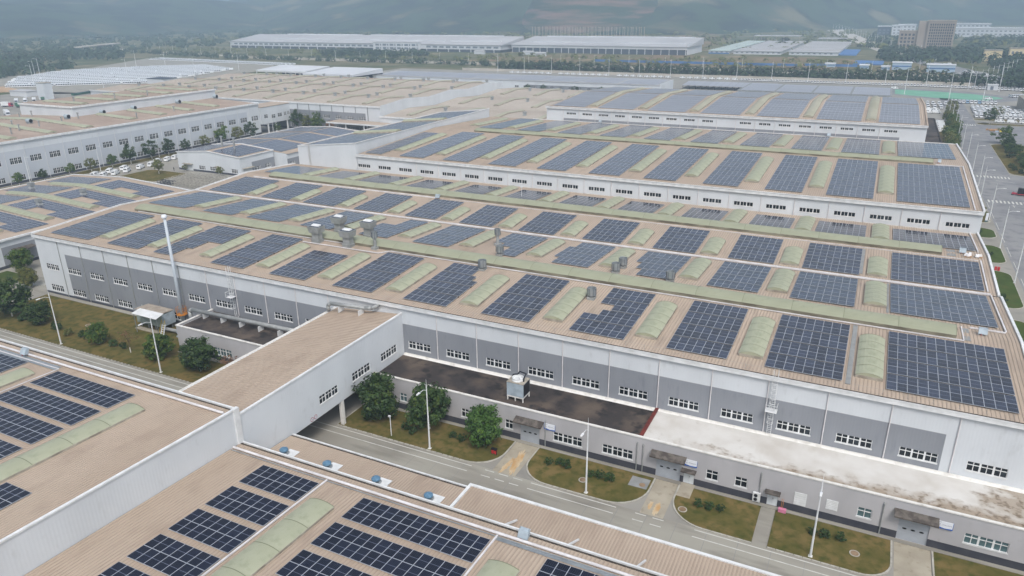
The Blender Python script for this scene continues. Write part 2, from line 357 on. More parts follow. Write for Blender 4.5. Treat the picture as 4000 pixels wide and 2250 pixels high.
def wall(name, parent, p0, ud, u0, u1, z0, z1, mats, bands=(), openings=(), depth=.14, top=None):
    """flat wall in world space: point = p0 + u*ud, normal to the right of ud; bands (u0,u1,z0,z1,mat index); openings (u0,u1,z0,z1)"""
    us = sorted({u0, u1, *[v for b in bands for v in b[:2]], *[v for o in openings for v in o[:2]]}); us = [u for u in us if u0 <= u <= u1]
    zs = sorted({z0, z1, *[v for b in bands for v in b[2:4]], *[v for o in openings for v in o[2:4]]}); zs = [z for z in zs if z0 <= z <= z1]
    mb = MB(); nx, ny = ud[1], -ud[0]
    P = lambda u, z, d=0: (p0[0] + ud[0] * u - nx * d, p0[1] + ud[1] * u - ny * d, z)
    for i in range(len(us) - 1):
        uc = (us[i] + us[i + 1]) / 2; start = None
        for j in range(len(zs) - 1):
            zc = (zs[j] + zs[j + 1]) / 2
            if any(o[0] < uc < o[1] and o[2] < zc < o[3] for o in openings): continue
            mi = 0
            for b in bands:
                if b[0] < uc < b[1] and b[2] < zc < b[3]: mi = b[4]
            mb.quad(P(us[i], zs[j]), P(us[i + 1], zs[j]), P(us[i + 1], zs[j + 1]), P(us[i], zs[j + 1]), mi)
    for a, b, c, d in openings:
        for q in ((a, c, b, c), (b, c, b, d), (b, d, a, d), (a, d, a, c)):
            mb.quad(P(q[0], q[1]), P(q[0], q[1], depth), P(q[2], q[3], depth), P(q[2], q[3]), 0)
    return mb.build(name, mats, parent)
def run(p0, ud, u, z, d=0): return (p0[0] + ud[0] * u + ud[1] * d, p0[1] + ud[1] * u - ud[0] * d, z)

WIN = {}
def window_mesh(w, h, n, mode, glass):
    """local: x 0..w, z 0..h, outside towards -y; n panes across; mode 'T' transom row above larger panes, 'P' pairs with thick mullions, single row"""
    key = (round(w, 2), round(h, 2), n, mode, glass)
    if key in WIN: return WIN[key]
    fr = MB(); t = .062; panes = []
    rows = [(0, h * .64), (h * .64, h)] if mode[0] == 'T' else [(0, h)]
    fr.box(-.1, -.16, -.14, w + .1, .06, .06); fr.box(-.06, -.03, h - .05, w + .06, .06, h + .07); fr.box(-.06, -.03, .06, .08, .06, h - .05); fr.box(w - .08, -.03, .06, w + .06, .06, h - .05)
    pw = w / n
    for i in range(1, n):
        k = t * (2.6 if (i % 2 == 0 and n > 3) else 1.0) / 1.4; fr.box(i * pw - k, -.02, 0, i * pw + k, .05, h)
    if len(rows) == 2:
        for i in range(n): fr.box(i * pw + .04, -.018, h * .64 - .055, (i + 1) * pw - .04, .05, h * .64 + .055)
    for (a, b) in rows:
        for i in range(n): panes.append((i * pw, a, pw, b - a))
    fm = fr.mesh('window', ['trim']); pm = {}
    if mode.endswith('1'):
        g = MB()
        for (x, z, ww, hh) in panes: g.quad((x, .03, z), (x + ww, .03, z), (x + ww, .03, z + hh), (x, .03, z + hh))
        res = (fm, [((0, 0), g.mesh('pane', [glass]))])
    else:
        out = []
        for (x, z, ww, hh) in panes:
            kk = (round(ww, 3), round(hh, 3))
            if kk not in pm: pm[kk] = MB().box(0, .02, 0, ww, .035, hh).mesh('pane', [glass])
            out.append(((x, z), pm[kk]))
        res = (fm, out)
    WIN[key] = res; return res
def add_window(parent, p0, ud, u, z, w, h, n=6, mode='T', glass='glass_win', depth=.1):
    fm, ps = window_mesh(w, h, n, mode, glass); rz = math.atan2(ud[1], ud[0]); loc = run(p0, ud, u, z, -depth)
    o = inst('window', fm, parent, loc, rz)
    for (x, zz), pm in ps:
        c = bpy.data.objects.new('pane', pm); COL.objects.link(c); c.parent = o; c.location = (x, 0, zz)
    return o

SKY = {}
def skylight(parent, axis, c, b0, b1, zf, w=3.4, rise=.5, curb=.42, seg=2.55, mats='green_frp', joined=False, name='skylight', sheet='vault_sheet', louver=False):
    """vault of length b0..b1 along the other axis; zf(b) roof height; c centre across"""
    L = b1 - b0; n = max(1, int(round(L / seg))); s = L / n; ns = 8
    arc = [(-w / 2 + w * i / ns, rise * (1 - (2 * i / ns - 1) ** 2)) for i in range(ns + 1)]
    W = lambda a, b, z: (c + a, b, z) if axis == 'y' else (b, c + a, z)
    cu = MB()
    def slope_pts(breaks):
        return breaks
    bs = [b0 + i * s for i in range(n + 1)]
    for i in range(n):
        za, zb = zf(bs[i]), zf(bs[i + 1])
        for sd in (-1, 1):
            a0, a1 = sorted((sd * (w / 2 - .12), sd * (w / 2 + .10)))
            cu.hexa([W(a0, bs[i], za - .1), W(a1, bs[i], za - .1), W(a1, bs[i + 1], zb - .1), W(a0, bs[i + 1], zb - .1)], [W(a0, bs[i], za + curb), W(a1, bs[i], za + curb), W(a1, bs[i + 1], zb + curb), W(a0, bs[i + 1], zb + curb)], 1 if louver else 0)
    for b, nb in ((b0, -.08), (b1, .08)):
        z = zf(b); cu.hexa([W(-w / 2, b, z - .1), W(w / 2, b, z - .1), W(w / 2, b + nb, z - .1), W(-w / 2, b + nb, z - .1)], [W(-w / 2, b, z + curb), W(w / 2, b, z + curb), W(w / 2, b + nb, z + curb), W(-w / 2, b + nb, z + curb)])
        cu.poly([W(a, b + nb * .3, z + curb + r) for a, r in arc], 2)
    if joined:
        for i in range(n):
            za, zb = zf(bs[i]) + curb, zf(bs[i + 1]) + curb
            for k in range(ns):
                (a, r), (a2, r2) = arc[k], arc[k + 1]; cu.quad(W(a, bs[i], za + r), W(a2, bs[i], za + r2), W(a2, bs[i + 1], zb + r2), W(a, bs[i + 1], zb + r), 2)
        return cu.build(name, ['curb', 'louver', mats], parent)
    o = cu.build(name, ['curb', 'louver', mats], parent)
    for i in range(n):
        dz = zf(bs[i + 1]) - zf(bs[i]); key = (axis, round(w, 2), round(s, 3), round(dz, 3), mats, rise)
        if key not in SKY:
            g = MB(); e = .05
            V = lambda a, b, z: (a, b, z) if axis == 'y' else (b, a, z)
            for k in range(ns):
                (a, r), (a2, r2) = arc[k], arc[k + 1]; f = 1.035
                g.quad(V(a * f, 0, r), V(a2 * f, 0, r2), V(a2 * f, s, r2 + dz), V(a * f, s, r + dz), 0)
                g.quad(V(a * f, s - e, r + dz + .03), V(a2 * f, s - e, r2 + dz + .03), V(a2 * f, s + e, r2 + dz + .035), V(a * f, s + e, r + dz + .035), 1)
            SKY[key] = g.mesh(sheet, [mats, 'green_joint'])
        loc = (c, bs[i], zf(bs[i]) + curb) if axis == 'y' else (bs[i], c, zf(bs[i]) + curb)
        inst(sheet, SKY[key], o, loc)
    return o

PVM = {}
def panel_mesh(w, l, glass):
    key = (round(w, 3), round(l, 3), glass)
    if key not in PVM:
        m = MB(); t = .035; e = .032
        m.box(0, 0, -.03, w, l, .0, 1)
        m.quad((0, 0, t), (w, 0, t), (w, e, t), (0, e, t), 1).quad((0, l - e, t), (w, l - e, t), (w, l, t), (0, l, t), 1).quad((0, e, t), (e, e, t), (e, l - e, t), (0, l - e, t), 1).quad((w - e, e, t), (w, e, t), (w, l - e, t), (w - e, l - e, t), 1)
        m.quad((e, e, t), (w - e, e, t), (w - e, l - e, t), (e, l - e, t), 0)
        for q in (((0, 0), (w, 0)), ((w, 0), (w, l)), ((w, l), (0, l)), ((0, l), (0, 0))): m.quad((*q[0], 0), (*q[1], 0), (*q[1], t), (*q[0], t), 1)
        PVM[key] = m.mesh('solar_panel', [glass, 'alu'])
    return PVM[key]
NPV = [0]
def array(label, x0, x1, cols, ys, rowlen, zf, glass='pv_mid', skip=(), lift=.26, group='rooftop solar arrays', gap=.02):
    """ys: front edge of every panel row; zf roof height; skip: set of (row, col)"""
    t = thing('solar_array', label, 'solar panels', (x0, ys[0], zf(ys[0])), group)
    pw = (x1 - x0) / cols; rails = MB()
    for r, y in enumerate(ys):
        z0, z1 = zf(y) + lift, zf(y + rowlen) + lift; rx = math.atan2(z1 - z0, rowlen); me = panel_mesh(pw - gap, rowlen - gap, glass)
        cs = [c for c in range(cols) if (r, c) not in skip]
        for c in cs: inst('solar_panel', me, t, (x0 + c * pw, y, z0), 0, rx); NPV[0] += 1
        if cs:
            for fy in (.22, .78):
                yy = y + fy * rowlen; zz = zf(yy); rails.box(x0 + cs[0] * pw, yy - .03, zz - .05, x0 + (cs[-1] + 1) * pw, yy + .03, zz + lift - .03)
    for r, (ya, yb) in enumerate(zip(ys, ys[1:])):          # added dark strip, painting the shade in the gap between two panel groups
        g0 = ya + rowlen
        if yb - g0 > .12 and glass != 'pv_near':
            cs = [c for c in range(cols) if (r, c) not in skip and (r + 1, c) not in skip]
            if cs: zz = zf(g0); rails.box(x0 + cs[0] * pw, g0 + .03, zz - .05, x0 + (cs[-1] + 1) * pw, yb - .08, zz + .2, 1)  # added shade strip, built along with the rails
    rails.build('rail_and_gap_shade', ['galv_dull', 'gutter_dark'], t)  # second material colours the added shade strips
    return t
def row_array(label, x0, x1, cols, ys, rowlen, zf, group='rooftop solar arrays', axis='x', sub=2, lift=.14, skipx=None, pm='pv_far'):
    """distant array: every row strip is one piece; the panel frames are real strips on it"""
    t = thing('solar_array', label, 'solar panels', (x0, ys[0], zf(ys[0])) if axis == 'x' else (ys[0], x0, zf(ys[0])), group)
    for r, y in enumerate(ys):
        a, b = (x0, x1) if skipx is None else skipx(r)
        m = MB(); z0, z1 = zf(y) + lift, zf(y + rowlen) + lift
        Q = (lambda x, yy, z: (x, yy, z)) if axis == 'x' else (lambda x, yy, z: (yy, x, z))
        m.hexa([Q(a, y, z0 - .05), Q(b, y, z0 - .05), Q(b, y + rowlen, z1 - .05), Q(a, y + rowlen, z1 - .05)], [Q(a, y, z0), Q(b, y, z0), Q(b, y + rowlen, z1), Q(a, y + rowlen, z1)])
        n = max(1, int(round(cols * (b - a) / (x1 - x0)))); pw = (b - a) / n
        for i in range(n + 1):
            x = a + i * pw; m.quad(Q(x - .035, y, z0 + .012), Q(x + .035, y, z0 + .012), Q(x + .035, y + rowlen, z1 + .012), Q(x - .035, y + rowlen, z1 + .012), 1)
        for k in range(sub + 1):
            yy = y + rowlen * k / sub; zz = z0 + (z1 - z0) * k / sub + .016; m.quad(Q(a, yy - .03, zz), Q(b, yy - .03, zz), Q(b, yy + .03, zz), Q(a, yy + .03, zz), 1)
        m.build('panel_row', [pm, 'alu_far'], t)
    return t

# ------------------------------------------------------------------ ground, roads, lawns, kerbs, markings
def sheet(name, x0, y0, x1, y1, z, m): return struct(name, MB().quad((x0, y0, z), (x1, y0, z), (x1, y1, z), (x0, y1, z)), [m])
def polysheet(name, pts, z, m): return struct(name, MB().poly([(x, y, z) for x, y in pts]), [m])
sheet('ground', -9000, -800, 9000, 12000, -.02, 'scrub_ground')
sheet('factory_yard', -500, -200, 95, 730, 0, 'yard')
sheet('road_service', -176, 60, 36.5, 81.05, .004, 'concrete')
sheet('road_west', -203, -60, -176.5, 200, .008, 'concrete')
sheet('road_east', 37.0, 40, 50, 640, .008, 'asphalt')
sheet('road_east_branch', 50, 292, 95, 345, .008, 'asphalt')
sheet('road_east_junction', 50.002, 425, 95, 492, .009, 'asphalt')
sheet('road_lot', -296, 100, -281, 340, .012, 'concrete')
def rounded(x0, y0, x1, y1, r=(0, 0, 0, 0)):
    """corner radii in order (x0,y0),(x1,y0),(x1,y1),(x0,y1)"""
    pts = []
    for (cx, cy, sx, sy, a0), rr in zip(((x0, y0, 1, 1, PI), (x1, y0, -1, 1, 1.5 * PI), (x1, y1, -1, -1, 0), (x0, y1, 1, -1, .5 * PI)), r):
        if rr <= 0: pts.append((cx, cy)); continue
        for i in range(9): a = a0 + .5 * PI * i / 8; pts.append((cx + sx * rr + rr * math.cos(a), cy + sy * rr + rr * math.sin(a)))
    return pts
KS = {}
def kerbed(name, pts, m, zk=.13, sides=None, kw=.22):
    struct(name, MB().poly([(x, y, .09) for x, y in pts]), [m])
    n = len(pts); kb = MB(); cx = sum(p[0] for p in pts) / n; cy_ = sum(p[1] for p in pts) / n
    for i in range(n):
        p, q = Vector((*pts[i], 0)), Vector((*pts[(i + 1) % n], 0))
        if sides and not sides(p, q): continue
        d = q - p
        if d.length < .01: continue
        nn = Vector((d.y, -d.x, 0)).normalized() * kw; k = max(1, int(d.length / 1.0))
        for j in range(k):
            a = p + d * (j / k + .004); b = p + d * ((j + 1) / k - .004)
            kb.hexa([tuple(a), tuple(a + nn), tuple(b + nn), tuple(b)], [(a.x, a.y, zk), (a.x + nn.x, a.y + nn.y, zk), (b.x + nn.x, b.y + nn.y, zk), (b.x, b.y, zk)])
    if kb.v: tag(kb.build('kerb', ['kerb']), kind='structure')
kerbed('lawn_west', rounded(-174.5, 81.3, -86.5, 98.4, (4, 0, 0, 0)), 'lawn_dry', sides=lambda p, q: p.y < 86 and q.y < 86)
kerbed('lawn_bridge', rounded(-72.5, 81.3, -43.9, 89.2, (0, 4.5, 0, 0)), 'lawn', sides=lambda p, q: p.y < 88 or q.y < 88)
kerbed('lawn_front_a', rounded(-39.6, 81.2, -21.4, 89.2, (4.5, 5, 0, 0)), 'lawn', sides=lambda p, q: p.y < 88 or q.y < 88)
kerbed('lawn_front_b', rounded(-17.6, 81.2, -6.5, 89.2, (5, 0, 0, 0)), 'lawn', sides=lambda p, q: p.y < 86 and q.y < 86 or p.x < -16)
kerbed('lawn_front_c', rounded(-4.6, 81.2, 9.4, 89.2, (0, 3.4, 0, 0)), 'lawn', sides=lambda p, q: p.y < 86 and q.y < 86 or q.x > 8)
kerbed('lawn_front_d', rounded(14.2, 81.2, 30, 89.2, (3.4, 0, 0, 0)), 'lawn', sides=lambda p, q: p.x < 18)
for x0, x1, nm in ((-43.6, -39.9, 'a'), (-21.1, -17.9, 'b'), (9.8, 13.9, 'd')):
    sheet('driveway_' + nm, x0, 80.9, x1, 90.1, .012, 'concrete_drive')
sheet('driveway_c', -6.4, 80.9, -4.7, 89.9, .012, 'concrete')
struct('apron_a', MB().box(-17.6, 86.6, .0, -15.7, 89.98, .115), ['concrete_drive'])
# rust coloured spills on the drives (thin dried run-off with its own shape)
def blob(name, cx, cy, rx, ry, z, m, seed, n=46, rot=0):
    rr = random.Random(seed); pts = []
    for i in range(n):
        a = 2 * PI * i / n; k = .7 + .45 * rr.random(); x, y = rx * k * math.cos(a), ry * k * math.sin(a)
        pts.append((cx + x * math.cos(rot) - y * math.sin(rot), cy + x * math.sin(rot) + y * math.cos(rot), z))
    return struct(name, MB().poly(pts), [m])
blob('rust_stain', -41.2, 84.3, .65, 3.6, .018, 'rust_spill', 1, rot=.1)
blob('rust_stain', -42.2, 83.0, .4, 2.2, .018, 'rust_spill', 2, rot=-.1)
blob('rust_stain', -19.2, 82.6, .45, 1.5, .018, 'rust_spill', 3)
blob('rust_stain', -20.2, 83.0, .3, 1.0, .018, 'rust_spill', 4)
# drain strip along the annexes
struct('drain_strip', MB().box(-71, 89.25, 0, 30, 89.97, .1).box(-119.3, 89.4, 0, -86.4, 90.27, .1).box(-175.5, 98.5, 0, -119.6, 99.65, .12), ['concrete'])
# slab joints of the service road
jm = MB()
for i in range(54): x = -172 + i * 4; jm.quad((x, 71, .0075), (x + .04, 71, .0075), (x + .04, 81, .0075), (x, 81, .0075))
for y in (75.5,): jm.quad((-176, y, .0075), (36, y, .0075), (36, y + .04, .0075), (-176, y + .04, .0075))
struct('road_joints', jm, ['asphalt'])
mk = MB()
def stripe(x0, y0, x1, y1, w, z=.013): 
    d = Vector((x1 - x0, y1 - y0, 0)); n = Vector((-d.y, d.x, 0)).normalized() * w / 2
    mk.quad((x0 - n.x, y0 - n.y, z), (x0 + n.x, y0 + n.y, z), (x1 + n.x, y1 + n.y, z), (x1 - n.x, y1 - n.y, z))
for yy in (80.55, 79.15):
    for a, b in ((-172, -46.9), (-37.1, -24.3), (-13.6, 7.6), (16, 30)): stripe(a, yy, b, yy, .15)
    for c in (-44.6, -42.3, -40, -21.6, -19.2, 9.6, 12): stripe(c, yy, c + 1.5, yy, .15)
for i in range(10): stripe(-189 + i * .85, 100.6, -186.8 + i * .85, 106, .42, .016) if 0 else stripe(-187.6 + .55 * i, 101.2 + .32 * i, -183.4 + .55 * i, 101.0 + .32 * i + .1, .16, .016)
for y in (295.4, 339.4, 490):
    for i in range(10): stripe(38.4 + i * 1.18, y - 1.9, 38.4 + i * 1.18, y + 1.9, .52)
for y in range(200, 285, 14): stripe(37.6, y, 37.6, y + 9, .12)
stripe(44, 333, 50, 331, .2); stripe(45.2, 288.5, 45.2, 291.5, .2); stripe(44.6, 290.8, 45.8, 290.8, .35)
struct('road_markings', mk, ['paint_white'])
# east verge islands between hall and road, far verges
kerbed('lawn_east_a', rounded(25.2, 185.5, 35.6, 212.8, (0, 3, 3, 0)), 'lawn_lush')
kerbed('lawn_east_b', rounded(25.2, 220, 35.8, 237, (0, 3, 3, 0)), 'lawn_lush')
kerbed('lawn_east_c', rounded(25.2, 245, 36, 256, (0, 3, 3, 0)), 'lawn_lush')
kerbed('lawn_east_d', rounded(25.2, 263, 36.2, 500, (0, 3, 3, 0)), 'lawn_dry')
kerbed('lawn_east_e', rounded(25.2, 120, 35.4, 178, (0, 3, 3, 0)), 'lawn_lush')
kerbed('verge_east', rounded(50.3, 346, 70, 424, (5, 0, 0, 5)), 'lawn_dry')
kerbed('verge_lot', rounded(50.6, 493.5, 95, 500, (3, 0, 0, 3)), 'lawn')
kerbed('verge_lot_b', rounded(50.2, 512, 95, 519, (3, 0, 0, 3)), 'lawn')
kerbed('verge_west', rounded(-302.5, 150, -296.5, 308, (0, 0, 0, 0)), 'lawn')
kerbed('lawn_yard', rounded(-279, 196, -256, 213, (3, 3, 3, 3)), 'lawn')
kerbed('lawn_courtyard', rounded(-300, 302, -262, 325, (3, 3, 3, 3)), 'lawn')
kerbed('lawn_corner', rounded(-201, 96, -190, 105, (0, 3, 0, 0)), 'lawn_lush')
polysheet('netted_plot', [(8, 680), (8, 645), (35, 627), (66, 622), (78, 640), (76, 646), (60, 664), (30, 676)], .02, 'net_green')
polysheet('test_track', [(0, 690), (6, 636), (40, 616), (72, 612), (88, 630), (86, 655), (60, 680), (20, 692)], .008, 'asphalt')
polysheet('lot_paving', [(-725, 395), (-640, 385), (-475, 470), (-610, 560), (-640, 670), (-700, 740), (-960, 760), (-870, 610), (-860, 555), (-830, 470)], .0, 'concrete')
polysheet('truck_yard', [(-640, 300), (-430, 220), (-385, 240), (-385, 330), (-500, 430), (-660, 400)], .0, 'yard')
polysheet('dirt_bank', [(-1260, 640), (-1060, 600), (-1040, 640), (-1150, 760), (-1260, 740)], .0, 'dirt')
polysheet('dirt_mound_ground', [(-735, 385), (-690, 372), (-660, 400), (-730, 420)], .004, 'dirt')
polysheet('ring_road', [(-1320, 960), (-1200, 905), (-830, 826), (-400, 815), (150, 808), (150, 822), (-400, 829), (-830, 842), (-1200, 924), (-1320, 985)], .0, 'far_road')
polysheet('brown_field', [(-520, 860), (60, 850), (60, 960), (-60, 1060), (-240, 1075), (-475, 1000)], .0, 'field_brown')
polysheet('far_field', [(-800, 1180), (-240, 1180), (-320, 1800), (-700, 2300), (-1100, 1900)], .0, 'field_brown')
polysheet('avenue', [(-10, 1190), (24, 1130), (-200, 2900), (-265, 2950)], .004, 'far_road')
polysheet('avenue_south', [(22, 1132), (-8, 1190), (60, 840), (95, 700), (130, 700), (95, 850)], .0, 'asphalt')

# ------------------------------------------------------------------ front hall and middle hall (joined in the valley)
X0, X1 = -176.0, 24.3
def gable(y0, yr, y1, ze, zr, ze2=None):
    ze2 = ze if ze2 is None else ze2
    return lambda y: ze + (zr - ze) * (y - y0) / (yr - y0) if y <= yr else zr + (ze2 - zr) * (y - yr) / (y1 - yr)
zA = gable(99.7, 123.6, 147.3, 14.85, 16.2, 14.95)
zB = gable(147.5, 168.4, 190, 14.95, 16.2, 15.0)
zC = gable(190, 237, 284, 20.25, 22.15, 20.3)
zD = gable(284, 327, 370, 25.65, 27.8, 25.8)
def gable_wall(parent, x, ys, zf, zb, m='white_clad', flip=False):
    mb = MB(); pts = [(x, ys[0], zb)] + [(x, ys[-1], zb)] + [(x, y, zf(y)) for y in reversed(ys)]
    mb.poly(pts if not flip else pts[::-1]); return mb.build('wall', [m], parent)
def coping(parent, pts, w=.35, t=.35, m='trim', name='coping'):
    mb = MB()
    for p, q in zip(pts, pts[1:]): mb.bar(p, q, w, t)
    return mb.build(name, [m], parent)
def hall_roof(parent, x0, x1, y0, yr, y1, zf, m='roof_tan', rib=.5):
    corrugated(MB(), 'x', x0, x1, y0, zf(y0), yr, zf(yr), rib).build('roof', [m, 'roof_seam'], parent)
    corrugated(MB(), 'x', x0, x1, yr, zf(yr), y1, zf(y1), rib).build('roof', [m, 'roof_seam'], parent)

hallA = thing('factory_hall', 'long nearest grey and white factory hall with tan ribbed roof', 'factory hall', (X0, 99.7, 0))
hall_roof(hallA, X0 + .2, X1 - .1, 99.5, 123.6, 147.3, zA)
WC = [19.5 - 7.96 * k for k in range(25)]
DS = [15.45 - 7.96 * k for k in range(24)]
op = []
for i, c in enumerate(WC):
    if -90.5 < c < -69: continue
    op.append((c - 2.3, c + 2.3, 6.45, 7.85))
    if c < -121: op.append((c - 2.3, c + 2.3, 1.0, 2.55))
F0 = (0, 99.7); UX = (1, 0)
wall('wall', hallA, F0, UX, X0, X1, 0, 14.2, ['white_clad', 'grey_clad', 'plinth'], [(-165.8, 14.2, .62, 11.05, 1), (X0, X1, 0, .62, 2)], op)
for (a, b, c, d) in op: add_window(hallA, F0, UX, a, c, b - a, d - c)
gable_wall(hallA, X1, [99.7, 123.6, 147.3], zA, 0); gable_wall(hallA, X0, [99.7, 123.6, 147.3], zA, 0, flip=True)
MB().box(X0 - .1, 99.22, 14.12, X1 + .1, 99.66, 14.82).box(X0 - .1, 99.16, 14.72, X1 + .1, 99.22, 14.90).build('fascia', ['trim'], hallA)
MB().box(X0 + .2, 99.25, 14.83, X1, 99.6, 14.87).build('gutter', ['gutter_dark'], hallA)
dsm = MB().cyl((0, -.12, 0), (0, -.12, 9.0), .085, n=6).cyl((0, -.12, 0), (0, -.45, -.2), .085, n=6).mesh('downspout', ['pipe_white'])
dsl = MB().cyl((0, -.12, 0), (0, -.12, 13.9), .085, n=6).mesh('downspout', ['galv_dull'])
for x in DS:
    if -87 < x < -71: continue
    if x < -121: inst('downspout', dsl, hallA, (x, 99.7, .2))
    else: inst('downspout', dsm, hallA, (x, 99.7, 5.35))
coping(hallA, [(X1, 99.4, 15.0), (X1, 123.6, 16.35), (X1, 147.3, 15.1)], .4, .3)
coping(hallA, [(X0, 99.4, 15.0), (X0, 123.6, 16.35), (X0, 147.3, 15.1)], .4, .3)
coping(hallA, [(X1 - 1.6, 127, 16.25), (X1 - 1.6, 147, 15.2)], .22, .2, 'pipe_white', 'cable_tray')
coping(hallA, [(X0 + 1, 147.4, 15.2), (X1 - 1.6, 147.4, 15.2)], .5, .28, 'pipe_white', 'cable_tray')
coping(hallA, [(-100, 120.9, 16.28), (-166, 120.9, 16.28)], .16, .14, 'pipe_white', 'cable_tray')
coping(hallA, [(-88, 120.7, 16.25), (16.6, 120.7, 16.25), (16.6, 126.4, 16.25)], .18, .16, 'pipe_white', 'cable_tray')
coping(hallA, [(-88, 120.9, 16.25), (-90, 118.6, 16.2), (-110, 118.4, 16.2)], .18, .16, 'pipe_white', 'cable_tray')
coping(hallA, [(17.8, 126.6, 16.25), (22.6, 126.6, 16.25)], .22, .2, 'pipe_white', 'cable_tray')
def walkway(parent, x0, x1, y0, y1, zf):
    MB().hexa([(x0, y0, zf(y0) + .06), (x1, y0, zf(y0) + .06), (x1, y1, zf(y1) + .06), (x0, y1, zf(y1) + .06)], [(x0, y0, zf(y0) + .1), (x1, y0, zf(y0) + .1), (x1, y1, zf(y1) + .1), (x0, y1, zf(y1) + .1)]).build('walkway', ['walkway_grey'], parent)
walkway(hallA, 1.3, 1.95, 101, 120.4, zA); walkway(hallA, 5.95, 6.3, 128.5, 146.5, zA); walkway(hallA, 16.8, 17.6, 121.2, 126.2, zA)
sp = MB()
for i in range(66):
    x = -174 + 3 * i; sp.cyl((x, 100.1, zA(100.1)), (x, 100.1, zA(100.1) + .75), .02, n=4)
    if i < 65: sp.cyl((x, 100.1, zA(100.1) + .7), (x + 3, 100.1, zA(100.1) + .7), .012, n=3)
sp.build('safety_line', ['galv_dull'], hallA)
SKX = [4.15 - 16.0 * k for k in range(11)]
for x in SKX: skylight(hallA, 'y', x, 103.6, 116.3, zA)
for x in SKX: skylight(hallA, 'y', x, 131.0, 144.2, zA)
skylight(hallA, 'x', 123.6, -168.0, 15.6, lambda b: 16.05, w=4.3, rise=.7, curb=.6, seg=8, mats='green_old', name='ridge_vent', louver=True)
hallB = thing('factory_hall', 'middle factory hall with tan ribbed roof behind the white valley pipe', 'factory hall', (X0, 147.5, 0))
hall_roof(hallB, X0 + .2, X1 - .5, 147.6, 168.4, 189.9, zB)
gable_wall(hallB, X1 - .3, [147.5, 168.4, 190], zB, 0); gable_wall(hallB, X0, [147.5, 168.4, 190], zB, 0, flip=True)
coping(hallB, [(X1 - .3, 147.6, 15.15), (X1 - .3, 168.4, 16.4), (X1 - .3, 190, 15.2)], .4, .35); coping(hallB, [(X0, 147.6, 15.1), (X0, 168.4, 16.35), (X0, 190, 15.15)], .5, .3)
coping(hallB, [(X1 - 1.9, 149, 15.2), (X1 - 1.9, 165, 16.1)], .25, .25, 'pipe_white', 'cable_tray')
coping(hallB, [(X1 - 1.9, 171, 16.2), (X1 - 1.9, 189.6, 15.2)], .25, .25, 'pipe_white', 'cable_tray')
coping(hallB, [(-170, 164.9, 16.1), (-104, 164.9, 16.1)], .4, .3, 'pipe_white', 'cable_tray')
coping(hallB, [(-100, 165.0, 16.1), (22, 165.0, 16.1)], .14, .12, 'pipe_white', 'cable_tray')
walkway(hallB, .9, 1.6, 150, 164, zB); walkway(hallB, 16.6, 18.2, 166.2, 170.5, zB)
for x in SKX: skylight(hallB, 'y', x, 149.6, 158.4, zB)
for x in SKX: skylight(hallB, 'y', x, 172.4, 186.4, zB)
skylight(hallB, 'x', 168.4, -165.0, 15.6, lambda b: 16.05, w=4.3, rise=.7, curb=.6, seg=8, mats='green_old', name='ridge_vent', louver=True)

# rear clerestory hall
hallC = thing('factory_hall', 'white clerestory hall with window strip rising behind the middle hall', 'factory hall', (-149.5, 190, 0))
hall_roof(hallC, -149.3, X1 - .1, 189.8, 237, 283.9, zC)
WCC = [19.75 - 7.94 * k for k in range(22) if 19.75 - 7.94 * k > -147]
opc = [(c - 2.4, c + 2.4, 16.1, 17.15) for c in WCC]
F1 = (0, 190)
wall('wall', hallC, F1, UX, -149.5, X1, 0, 19.6, ['white_clad', 'trim_dirty'], [(-149.5, X1, 14.9, 15.15, 1)], opc)
for (a, b, c, d) in opc: add_window(hallC, F1, UX, a, c, b - a, d - c, 6, 'P1')
dsc = MB().cyl((0, -.12, 0), (0, -.12, 4.5), .085, n=6).mesh('downspout', ['pipe_white'])
for k in range(19): inst('downspout', dsc, hallC, (-7.8 - 7.94 * k + 23.9, 190, 15.1))
MB().box(-149.7, 189.5, 19.5, X1 + .1, 189.96, 20.3).box(-149.7, 189.42, 20.18, X1 + .1, 189.5, 20.4).build('fascia', ['trim'], hallC)
gable_wall(hallC, X1, [190, 237, 284], zC, 0)
MB().quad((X1, 284, 0), (-149.5, 284, 0), (-149.5, 284, 20.3), (X1, 284, 20.3)).build('wall', ['white_clad'], hallC)
coping(hallC, [(X1, 189.6, 20.45), (X1, 237, 22.35), (X1, 284, 20.5)], .4, .4)
coping(hallC, [(X1 - 1.7, 190.3, 20.4), (X1 - 1.7, 233.6, 22.2), (16, 233.8, 22.2)], .22, .25, 'pipe_white', 'cable_tray')
coping(hallC, [(-130, 283.8, 20.45), (X1, 283.8, 20.45)], .25, .2)
for k in range(10): skylight(hallC, 'y', 4.15 - 15.87 * k, 197.8, 225.5, zC, seg=3.5)
for k in range(10): skylight(hallC, 'y', 4.15 - 15.87 * k, 248.5, 275, zC, seg=3.5)
skylight(hallC, 'x', 237, -131, 15.4, lambda b: 22.0, w=4.2, rise=.65, curb=.55, seg=8, mats='green_old', name='ridge_vent', louver=True)

